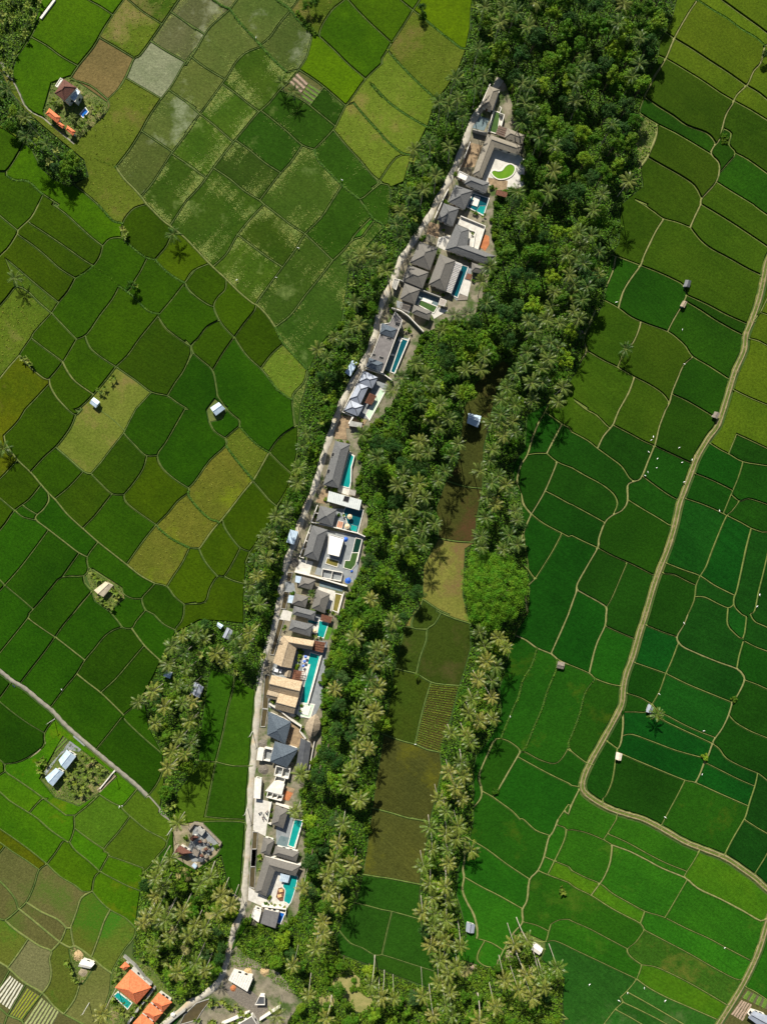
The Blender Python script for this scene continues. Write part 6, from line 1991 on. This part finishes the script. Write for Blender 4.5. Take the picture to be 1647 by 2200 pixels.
BARE = [(745,2118,26),(700,2152,15),(775,2150,20),(395,1880,14),(372,2000,9),(398,2040,10),(1000,2085,12),(450,1965,8)]
m_bare = mat('dry_clearing', (150,140,88), (120,122,66), .3, .95, .6, 3)
for i, (x, y, r_) in enumerate(BARE):
    c_ = P(x, y)
    q = [(c_.x+r_*1.25*S*math.cos(a*PI2/18), c_.y+r_*1.25*S*math.sin(a*PI2/18)) for a in range(18)]
    struct('dry_clearing', mesh('dry_clearing', *prism(q, -.1, .05+.004*i), m_bare))
for x, y in ((452,1885),(430,1900),(470,1925),(350,1905),(335,1925),(360,1960),(345,1980),(420,1985),(440,1995),(405,2010),(330,2035),(420,2070),(380,2090),(440,2085)): place_palm(x, y, rnd.uniform(11, 15))
for q in '940,100 970,140 1000,180 1035,215 1060,245 1085,280'.split(): place_bush(*sp('B0', *map(float, q.split(','))), rnd.uniform(.6, .9))
place_broad(*sp('B0', 1020, 30), 5, .6); place_broad(*sp('B0', 1080, 20), 5, .5); place_broad(*sp('C0', 420, 55), 5.5, .5, True); place_bush(*sp('C0', 420, 120), 1.0)
place_bush(*sp('D0', 1290, 1150), .9); place_bush(*sp('D0', 1300, 1190), .8); place_broad(*sp('D0', 1640, 450), 5, .5, True)
place_bush(*sp('C3', 1035, 1500), .9); place_bush(*sp('D3', 1375, 715), .8); place_bush(*sp('D3', 1125, 1210), .9); place_broad(*sp('C3', 375, 515), 3.5, .3)
# undergrowth: creepers and low plants nobody could count
def undergrowth(name, poly, dens, hmax, size, m, seed, label):
    r = np.random.RandomState(seed)
    xs = np.array([p[0] for p in poly]); ys = np.array([p[1] for p in poly])
    x0_, x1_, y0_, y1_ = max(xs.min(),-55), min(xs.max(),1702), max(ys.min(),-55), min(ys.max(),2255)
    n = int((x1_-x0_)*(y1_-y0_)*S*S*dens)
    X = r.uniform(x0_, x1_, n); Y = r.uniform(y0_, y1_, n)
    k = inpoly_np(X, Y, poly); X = X[k]; Y = Y[k]
    for cx_, cy_, cr_ in BARE:
        k = (X-cx_)**2+(Y-cy_)**2 > (cr_*(1+.25*np.sin(3*np.arctan2(Y-cy_, X-cx_)+cx_)))**2; X = X[k]; Y = Y[k]
    wx = (X-CX)*S; wy = -(Y-CY)*S
    lump = (np.sin(wx*.55+1.3*np.sin(wy*.31))+np.sin(wy*.62+1.7*np.sin(wx*.27)+2)+np.sin((wx+wy)*.9)*.6)/2.6
    lump = np.clip(lump*.5+.5, .05, 1)**1.4
    Z = lump*hmax*r.uniform(.55, 1.05, len(X))
    C = np.stack([wx, wy, Z], 1)
    e = .6
    N_ = r.normal(size=(len(X),3))*.55+np.array([0,0,.9])
    o = obj(name, quads_mesh(name, leaf_quads(C, N_, size, r), m))
    tag(o, label, 'undergrowth', kind='stuff')
undergrowth('undergrowth', FOREST['north'], 5.2, 1.7, .46, m_under, 1, 'low green undergrowth below the main jungle strip')
undergrowth('undergrowth', FOREST['lane_side'], 5.2, 2.0, .46, m_under, 2, 'low green undergrowth along the lane hedge')
undergrowth('undergrowth', FOREST['west_clump'], 5.0, 1.6, .44, m_under, 3, 'low undergrowth below the western palm clump')
m_under2 = leaf_mat('thicket_leaf', [(84,116,28),(90,122,32)], .25, .45)
undergrowth('undergrowth', FOREST['south_west_grove'], 5.0, 1.8, .48, m_under2, 4, 'low undergrowth in the south west grove')
undergrowth('undergrowth', FOREST['south_bush'], 6.0, 2.2, .46, m_under2, 5, 'bright green thicket at the bottom of the picture')
undergrowth('undergrowth', FOREST['north_west_bananas'], 5.0, 1.6, .46, m_under2, 6, 'low growth in the north west banana grove')
undergrowth('undergrowth', FOREST['north_west_trees'], 5.0, 1.6, .46, m_under, 7, 'low growth below the north west trees')
undergrowth('undergrowth', LOTS['clearing'], 3, .7, .4, m_under2, 8, 'weeds in the clearing at the jungle edge')
for k, sd in (('house_plot',9),('farm_plot',10),('hut_garden',11),('pond_garden',12),('orange_house_plot',13)):
    undergrowth('undergrowth', LOTS[k], 2.2, .7, .34, m_under2, sd, 'garden growth in the '+k.replace('_', ' '))
undergrowth('undergrowth', [(505,2032),(540,2060),(560,2075),(600,2095),(640,2140),(600,2120),(560,2085),(520,2075),(490,2080)], 4, .8, .36, m_under2, 14, 'rough grass above the builders yard')
# pale algae and straw drifted against the banks of the flooded fields
def drift():
    r = np.random.RandomState(41); cs = []
    for poly, crop, c, A in fields:
        lvl = {'floodg': 1.0, 'flood2': .55, 'mid2': .12, 'flood': .3, 'mud': .6}.get(crop)
        if not lvl or min(p[0] for p in poly) > 1000: continue
        ip = np.array(inset(poly, 3.0)); nxt = np.roll(ip, -1, 0)
        x0_, x1_, y0_, y1_ = ip[:,0].min(), ip[:,0].max(), ip[:,1].min(), ip[:,1].max()
        n = int((x1_-x0_)*(y1_-y0_)*S*S*26)
        X = r.uniform(x0_, x1_, n); Y = r.uniform(y0_, y1_, n)
        k = inpoly_np(X, Y, [tuple(q) for q in ip]); X = X[k]; Y = Y[k]
        D = np.full(len(X), 1e9)
        for (ax, ay), (bx, by) in zip(ip, nxt):
            dx, dy = bx-ax, by-ay; L2 = dx*dx+dy*dy+1e-9
            t = np.clip(((X-ax)*dx+(Y-ay)*dy)/L2, 0, 1)
            D = np.minimum(D, np.hypot(X-ax-dx*t, Y-ay-dy*t))
        ph = r.rand(4)*6
        nsx = np.sin(X*.055+ph[0]+1.6*np.sin(Y*.041+ph[1]))+np.sin(Y*.06+ph[2]+1.7*np.sin(X*.047+ph[3]))+.5*np.sin(X*.21+Y*.17+ph[0])+.35*np.sin(X*.5-Y*.43+ph[1])
        pr = np.clip(nsx*.5+.15, 0, 1.6)*np.exp(-D/(9*lvl+3))*1.5*lvl+np.clip(nsx-1.5, 0, 1)*.5*lvl
        k = r.rand(len(X)) < pr; X = X[k]; Y = Y[k]
        h = CROPS[crop][4]*1.56
        cs.append(np.stack([(X-CX)*S, -(Y-CY)*S, h+.02+r.rand(len(X))*.06], 1))
    C = np.concatenate(cs)
    o = obj('pale_algae', quads_mesh('pale_algae', leaf_quads(C, r.normal(size=C.shape)*.2+np.array([0,0,1]), .15, r), leaf_mat('algae', [(138,154,74),(146,160,86)], .2, .35)))
    tag(o, 'pale algae drifted against the banks of the flooded fields', 'algae', kind='stuff')
drift()
# weeds on the overgrown banks
def weeds():
    r = np.random.RandomState(31); cs = []
    for pl in hedge_pts:
        for a, b in zip(pl[:-1], pl[1:]):
            A = P(*a); B = P(*b); L = (B-A).length; n = int(L*9)
            t = r.rand(n); d = (B-A)/max(L, 1e-6); s = np.array([d.y, -d.x])
            q = r.normal(size=n)*.42
            cs.append(np.stack([A.x+(B.x-A.x)*t+s[0]*q, A.y+(B.y-A.y)*t+s[1]*q, .35+r.rand(n)*.75*np.exp(-q*q*1.5)], 1))
    C = np.concatenate(cs)
    o = obj('bank_weeds', quads_mesh('bank_weeds', leaf_quads(C, r.normal(size=C.shape)*.6+np.array([0,0,.8]), .24, r), m_weedl))
    tag(o, 'tall bright weeds growing along the overgrown field banks', 'weeds', kind='stuff')
weeds()

# rough tussocks in the fallow fields
def tussocks():
    r = np.random.RandomState(32); cs = []
    for poly, crop, c, A in fields:
        dens = {'dry': 1.3, 'dryo': 1.2, 'weed': 1.3, 'weed2': 1.2, 'weedg': 2.2}.get(crop)
        if not dens: continue
        ip = inset(poly, 3.5)
        xs = [p[0] for p in ip]; ys = [p[1] for p in ip]
        n = int((max(xs)-min(xs))*(max(ys)-min(ys))*S*S*dens)
        X = r.uniform(min(xs), max(xs), n); Y = r.uniform(min(ys), max(ys), n)
        k = inpoly_np(X, Y, ip); X = X[k]; Y = Y[k]
        cl = np.sin(X*.32+2*np.sin(Y*.13))+np.sin(Y*.37+1.5*np.sin(X*.17)+c[0])
        kk = cl > -.5+r.rand(len(X))*1.2; X = X[kk]; Y = Y[kk]
        cs.append((crop, np.stack([(X-CX)*S, -(Y-CY)*S, CROPS[crop][4]+r.rand(len(X))*.4], 1)))
    for key, crops, col, lb in (('dry', ('dry','dryo','weed'), [(118,130,44),(126,128,52)], 'dry yellow green tussocks in the fallow fields'), ('green', ('weed2','weedg'), [(74,120,38),(86,128,42)], 'green weed tussocks on the overgrown terraces')):
        C = [q for k, q in cs if k in crops]
        if not C: continue
        C = np.concatenate(C)
        o = obj('tussocks', quads_mesh('tussocks', leaf_quads(C, r.normal(size=C.shape)*.5+np.array([0,0,.9]), .28, r), leaf_mat('tussock_'+key, col, .3, .35)))
        tag(o, lb, 'grass', kind='stuff')
tussocks()
# labels that say which plant is which
for kind, lst in plants.items():
    near = {}
    for o, x, y in lst:
        k = min(range(len(LAND)), key=lambda i: (LAND[i][0]-x)**2+(LAND[i][1]-y)**2)
        near.setdefault(k, []).append((y, x, o))
    for k, q in near.items():
        q.sort(key=lambda t: t[:2])
        for i, (y, x, o) in enumerate(q):
            ph = LAND[k][2]
            if len(q) == 1: o['label'] = f'the only {kind} close to {ph}'
            elif i < len(ORD): o['label'] = f'{ORD[i]} {kind} from the top near {ph}'
            else: o['label'] = f'a lower {kind} crowded near {ph}'
# ------------------------------------------------------------------ planting beds, poles, vehicles, birds
m_soil = mat('bed_soil', (158,146,120), (128,116,94), .8, .95, .5, 4)
m_soilp = mat('bed_soil_pale', (206,204,184), (178,176,150), .7, .95, .5, 4)
m_soilb = mat('bed_soil_pink', (168,146,126), (140,120,102), .8, .95, .5, 4)
m_bedg = mat('bed_crop', (98,126,44), (72,104,32), 1.2, .95, .9, 4)
m_bedy = mat('bed_crop_yellow', (140,144,40), (108,122,32), 1.2, .95, .9, 4)
m_bedp = mat('bed_crop_pale', (160,164,110), (130,142,84), 1.2, .95, .8, 4)
m_furrow = mat('furrow_soil', (92,88,62), (74,72,50), 1, .95, .5, 4)
def beds(w, s, n, m, label, hh=.28, gap=.32, jag=0):
    a, b, c, d = pts(w, s)
    root = thing('vegetable_garden', label, 'garden', centre([a,b,c,d]))
    v, f = prism([a,b,c,d], -.05, .09); part(root, 'furrow_ground', v, f, m_furrow)
    r = random.Random(n)
    for k in range(n):
        t0 = (k+gap/2)/n; t1 = (k+1-gap/2)/n
        e0, e1 = a+(b-a)*t0, a+(b-a)*t1; g0, g1 = d+(c-d)*t0, d+(c-d)*t1
        K = 6; L_ = []; R_ = []
        for i in range(K+1):
            u = i/K; j = r.uniform(-1,1)*.12
            L_.append(e0+(g0-e0)*u+(e1-e0).normalized()*j); R_.append(e1+(g1-e1)*u+(e1-e0).normalized()*j)
        h = hh*r.uniform(.85,1.2)
        V = []; F = []
        for l, q in zip(L_, R_):
            V += [(l.x,l.y,.0), (*(l+(q-l)*.18)[:2], h), (*(l+(q-l)*.82)[:2], h), (q.x,q.y,.0)]
        for i in range(K):
            for x in range(3): F.append((i*4+x, i*4+x+1, i*4+4+x+1, i*4+4+x))
        part(root, 'planting_bed', V, F, m)
beds('B0', '865,705 940,615 1030,700 965,790', 3, m_soilb, 'bare grey beds in the flooded field garden')
beds('B0', '960,820 1035,705 1140,770 1050,885', 4, m_bedg, 'green beds in the flooded field garden')
beds('A3', '480,905 550,968 430,1112 378,1085', 4, m_soil, 'bare brown beds beside the farm lane')
beds('A3', '555,975 612,1025 472,1172 432,1115', 3, m_bedg, 'green beds beside the farm lane')
beds('A3', '340,1130 392,1155 262,1302 200,1250', 3, m_soil, 'bare brown beds west of the white farm roofs')
beds('A4', '85,1312 205,1400 92,1602 -60,1500', 6, m_soilp, 'pale mulched rows in the lower left corner')
beds('A4', '232,1420 342,1490 190,1682 88,1642', 5, m_bedy, 'yellow green rows in the lower left corner')
beds('A4', '352,1500 505,1625 430,1760 205,1720', 7, m_bedp, 'pale green rows in the lower left corner')
beds('D1', '1095,345 1180,385 1030,645 978,570', 4, m_soilb, 'four long bare beds in the eastern paddies')
beds('D4', '1475,1440 1660,1525 1640,1600 1430,1500', 4, m_bedg, 'green rows beside the house in the lower right corner')
beds('D4', '1425,1520 1520,1560 1440,1700 1340,1640', 5, m_soilb, 'bare pale rows beside the house in the lower right corner')
beds('A3', '960,1345 985,1360 850,1505 815,1470', 2, m_soil, 'brown beds beside the farm banana garden')
beds('C0', '275,1330 350,1330 300,1450 170,1500', 5, m_bedg, 'green beds at the foot of the upper lane hedge')
# striped vegetable field: one row of plants after another
def veg_rows():
    a, b, c, d = pts('C3', '488,582 722,602 572,1162 362,1085')
    root = thing('striped_vegetable_field', 'striped vegetable field of leafy rows beside the palm strip', 'field', centre([a,b,c,d]))
    r = np.random.RandomState(6); n = 28; bl = np.array(root.location)
    for k in range(n):
        t = (k+.5)/n
        e = np.array(a+(d-a)*t); g = np.array(b+(c-b)*t); L = np.linalg.norm(g-e); m = int(L*16)
        u = r.rand(m, 1); q = r.normal(size=(m,1))*.17
        dirn = (g-e)/L; s = np.array([dirn[1], -dirn[0], 0])
        C = e+(g-e)*u+s*q+np.stack([np.zeros(m), np.zeros(m), .15+r.rand(m)*.45*np.exp(-(q[:,0]**2)*12)], 1)-bl
        obj('crop_row', quads_mesh('crop_row', leaf_quads(C, r.normal(size=C.shape)*.5+np.array([0,0,.9]), .2, r), leaf_mat('row_leaf', [(96,122,34),(120,138,48),(84,112,30)], .3, .3)), root)
veg_rows()
m_pole = mat('pole_concrete', (214,212,206), (196,194,188), 1, .8)
def pole(w, x, y, label, h=8.0):
    b = P(*mp(w, x, y)); root = thing('utility_pole', label, 'pole', b, .6)
    obj('shaft', mesh('shaft', *tube([(0,0,-.2),(0,0,h)], [.17,.11], 8), m_pole), root)
    obj('crossarm', mesh('crossarm', *bar((-.9,0,h-.4), (.9,0,h-.4), .12, .12), m_greywood), root)
    for q in (-.8,0,.8): obj('insulator', mesh('insulator', *tube([(q,0,h-.33),(q,0,h-.12)], [.06,.05], 6), m_white), root)
pole('B3', 560, 985, 'pale pole beside the lane opposite the slate villas', 7.5); pole(10, 118, 190, 'pale pole beside the lane opposite the scooters', 7.5); pole('A3', 465, 880, 'pale pole beside the farm lane junction', 7.5); pole('A3', 975, 1318, 'pale pole below the farm banana garden', 8); pole('A4', 755, 1545, 'pale pole in the lower left brown paddy', 8); pole('A4', 1450, 75, 'pale pole beside the temple court', 7)
# car
def car():
    c = P(*mp(8, 525, 728)); root = thing('parked_car', 'small white car parked beside the thatched gate', 'car', (c.x, c.y, .12+.1), math.radians(-14))
    m_p = mat('white_car_paint', (236,236,236), (228,228,228), .5, .25, spec=.5); m_t = mat('tyre_rubber', (26,26,28), None, 2, .9)
    def loft(prof, hw):
        V = []; F = []; n = len(prof)
        for y, k in ((-hw,.93),(-hw*.9,1.0),(hw*.9,1.0),(hw,.93)):
            for x, z in prof: V.append((x*(1 if abs(y) < hw else .98), y, z if abs(y) < hw else z*.97))
        for j in range(3):
            for i in range(n): F.append((j*n+i, j*n+(i+1) % n, (j+1)*n+(i+1) % n, (j+1)*n+i))
        F.append(tuple(range(n-1,-1,-1))); F.append(tuple(range(3*n, 4*n)))
        return V, F
    obj('body', mesh('body', *loft([(-1.95,.3),(1.95,.3),(2.0,.62),(1.85,.84),(.95,.95),(-1.9,.98),(-2.0,.7)], .84), m_p), root)
    cab = obj('cabin', mesh('cabin', *loft([(-1.85,.96),(.95,.94),(.3,1.42),(-1.55,1.46)], .74), m_glass), root)
    obj('roof_panel', mesh('roof_panel', *loft([(-1.6,1.455),(.32,1.425),(.2,1.5),(-1.4,1.52)], .72), m_p), cab)
    for x in (-1.25,1.25):
        for y in (-.8,.8):
            V, F = tube([(x,y-.1,.3),(x,y+.1,.3)], [.31,.31], 12); wh = obj('wheel', mesh('wheel', V, F, m_t), root)
    for y in (-.6,.6):
        obj('headlight', mesh('headlight', *prism([(1.93,y-.16),(2.01,y-.16),(2.01,y+.16),(1.93,y+.16)], .6, .74), m_glass), root)
car()
def scooter(w, x, y, rz, m, label, group='scooters on the forecourt'):
    c = P(*mp(w, x, y)); root = thing('scooter', label, 'scooter', (c.x, c.y, .5), rz, group)
    m_t = MAT['tyre_rubber']
    obj('body', mesh('body', *join([tube([(-.75,0,.55),(-.3,0,.6),(.0,0,.4),(.4,0,.38),(.6,0,.85)], [.16,.2,.12,.12,.14], 7)]), m, smooth=True), root)
    obj('seat', mesh('seat', *prism([(-.7,-.14),(.0,-.14),(.0,.14),(-.7,.14)], .76, .86), m_dark), root)
    obj('handlebar', mesh('handlebar', *tube([(.5,-.36,1.02),(.56,0,1.0),(.5,.36,1.02)], [.03,.03,.03], 5), m_dark), root)
    for q in (-.62,.68): obj('wheel', mesh('wheel', *tube([(q,-.06,.26),(q,.06,.26)], [.26,.26], 10), m_t), root)
cols = [mat('scooter_black', (34,34,40), None, 1, .4), mat('scooter_red', (120,36,34), None, 1, .4), mat('scooter_blue', (50,70,110), None, 1, .4)]
for i, (x, y, lb) in enumerate(((260,235,'westernmost dark scooter on the pale forecourt'),(335,225,'northern dark scooter beside the white wall'),(345,240,'dark scooter nearest the white wall corner'),(300,270,'dark scooter in the middle of the forecourt'),(292,300,'lower dark scooter of the forecourt group'),(322,300,'southern dark scooter beside the white wall'))):
    scooter(10, x, y, .5+i*.35, cols[i % 3], lb)
scooter('A3', 128, 600, -.7, cols[2], 'lone blue scooter on the farm lane', None)
scooter(11, 95, 630, 1.3, cols[0], 'dark scooter on the lane below the big L villa', None)
scooter(4, 865, 90, .6, cols[0], 'dark scooter parked at the lane above the flat villa', None); scooter(4, 905, 190, 2.0, cols[1], 'red scooter parked at the lane above the flat villa', None)
# egrets
m_egret = mat('egret_white', (244,244,240), (236,236,232), 2, .7)
def ell_mesh(c, r, n=8, k=5):
    V = [(c[0],c[1],c[2]+r[2])]; F = []
    for i in range(1, k):
        p = math.pi*i/k
        for j in range(n): V.append((c[0]+r[0]*math.sin(p)*math.cos(PI2*j/n), c[1]+r[1]*math.sin(p)*math.sin(PI2*j/n), c[2]+r[2]*math.cos(p)))
    V.append((c[0],c[1],c[2]-r[2])); e = len(V)-1
    for j in range(n): F.append((0, 1+j, 1+(j+1) % n)); F.append((e, 1+(k-2)*n+(j+1) % n, 1+(k-2)*n+j))
    for i in range(k-2):
        for j in range(n): F.append((1+i*n+j, 1+(i+1)*n+j, 1+(i+1)*n+(j+1) % n, 1+i*n+(j+1) % n))
    return V, F
EG = mesh('egret_body', *join([ell_mesh((0,0,.55),(.42,.2,.2)), ell_mesh((-.42,0,.52),(.22,.1,.07)), tube([(.3,0,.6),(.45,0,.85),(.4,0,1.0),(.52,0,1.08)], [.08,.05,.04,.06], 6)]), m_egret, smooth=True)
EB = mesh('egret_beak', *tube([(.56,0,1.08),(.76,0,1.04)], [.025,.005], 5), m_orsoil)
EL = mesh('egret_legs', *join([tube([(0,.06,0),(0,.06,.4)], [.02,.02], 4), tube([(.05,-.06,0),(.05,-.06,.4)], [.02,.02], 4)]), m_dark)
eggs = {'D2': '665,258 680,232 898,322 715,415 920,447 708,492 635,527 612,557 642,358 1005,425 940,610 1235,853 1572,1558 1550,1655', 'D1': '372,826 925,1055 940,1345', 'D3': '938,70 730,665 1105,975 1090,1340 780,1700', 'D4': '605,1410 780,1515 392,1515 465,1450 145,1380 1280,1072', 'B1': '430,640 760,618 945,370', 'B0': '1312,1525 592,328', 'C3': '360,1088 1155,855', 'A3': '530,628 1015,1612 1038,1605'}
for code, s in eggs.items():
    lst = sorted(s.split(), key=lambda q: float(q.split(',')[1]))
    for i, q in enumerate(lst):
        X, Y = sp(code, *map(float, q.split(','))); b = P(X, Y)
        nm = {'D2': 'near the dirt track', 'D1': 'in the upper eastern paddies', 'D3': 'in the deep green paddies', 'D4': 'in the lower right paddies', 'B1': 'in the flooded fields', 'B0': 'in the upper flooded fields', 'C3': 'beside the palm strip paddies', 'A3': 'in the western paddies'}[code]
        root = thing('white_egret', f'{ORD[i]} white egret counted downwards {nm}', 'bird', (b.x, b.y, .62), rnd.uniform(0, PI2), 'white egrets in the paddies')
        s_ = rnd.uniform(.8, 1.05); root.scale = (s_, s_, s_)
        obj('body', EG, root); obj('beak', EB, root); obj('legs', EL, root)
# heaps of husks and timber
heap('B4', 520, 1280, 1.9, mat('straw_heap', (196,170,126), (160,136,98), 2, .95, .9, 4), 'straw coloured heap above the warehouse', .8, 'husk_heap'); heap('B4', 660, 1285, 2.2, MAT['straw_heap'], 'darker husk heap east of the straw heap', .9, 'husk_heap')
heap('C4', 845, 1240, 2.0, m_soilb, 'bare earth heap beside the southern palms', .5, 'earth_heap'); heap('C4', 1160, 1150, 2.6, m_soil, 'bare earth patch beside the southern white house', .3, 'earth_heap')
heap('A4', 660, 1150, 2.6, MAT['straw_heap'], 'dry debris heap in the debris garden', .7, 'debris_heap'); heap('A4', 700, 1290, 2.2, m_soil, 'earth heap at the foot of the debris garden', .5, 'earth_heap')
heap('D1', 60, 1090, 2.2, m_gravel, 'dark plank heap at the eastern jungle edge', .4, 'timber_heap')
heap(12, 510, 200, 1.6, m_orsoil, 'orange debris heap beside the warehouse', .8, 'debris_heap')

def shrine(w, x, y, label, m=None):
    c = P(*mp(w, x, y)); root = thing('stone_shrine', label, 'shrine', (c.x, c.y, .1), .5, 'stone shrines')
    b = lambda r, z0, z1: prism([(-r,-r),(r,-r),(r,r),(-r,r)], z0, z1)
    obj('plinth', mesh('plinth', *b(.7, 0, .7), MAT['temple_stone']), root); obj('body', mesh('body', *b(.4, .702, 1.6), MAT['temple_stone']), root)
    obj('roof', mesh('roof', [(-.7,-.7,1.6),(.7,-.7,1.6),(.7,.7,1.6),(-.7,.7,1.6),(0,0,2.5)], [(0,1,4),(1,2,4),(2,3,4),(3,0,4),(3,2,1,0)], m or m_brown), root)
for i, (x, y) in enumerate(((520,350),(580,350),(630,390),(600,450),(560,470),(640,480),(540,540),(600,560))):
    shrine(14, x, y, f'{ORD[i]} small stone shrine counted downwards in the temple court', [m_brown, m_greywood, m_dmetal][i % 3])
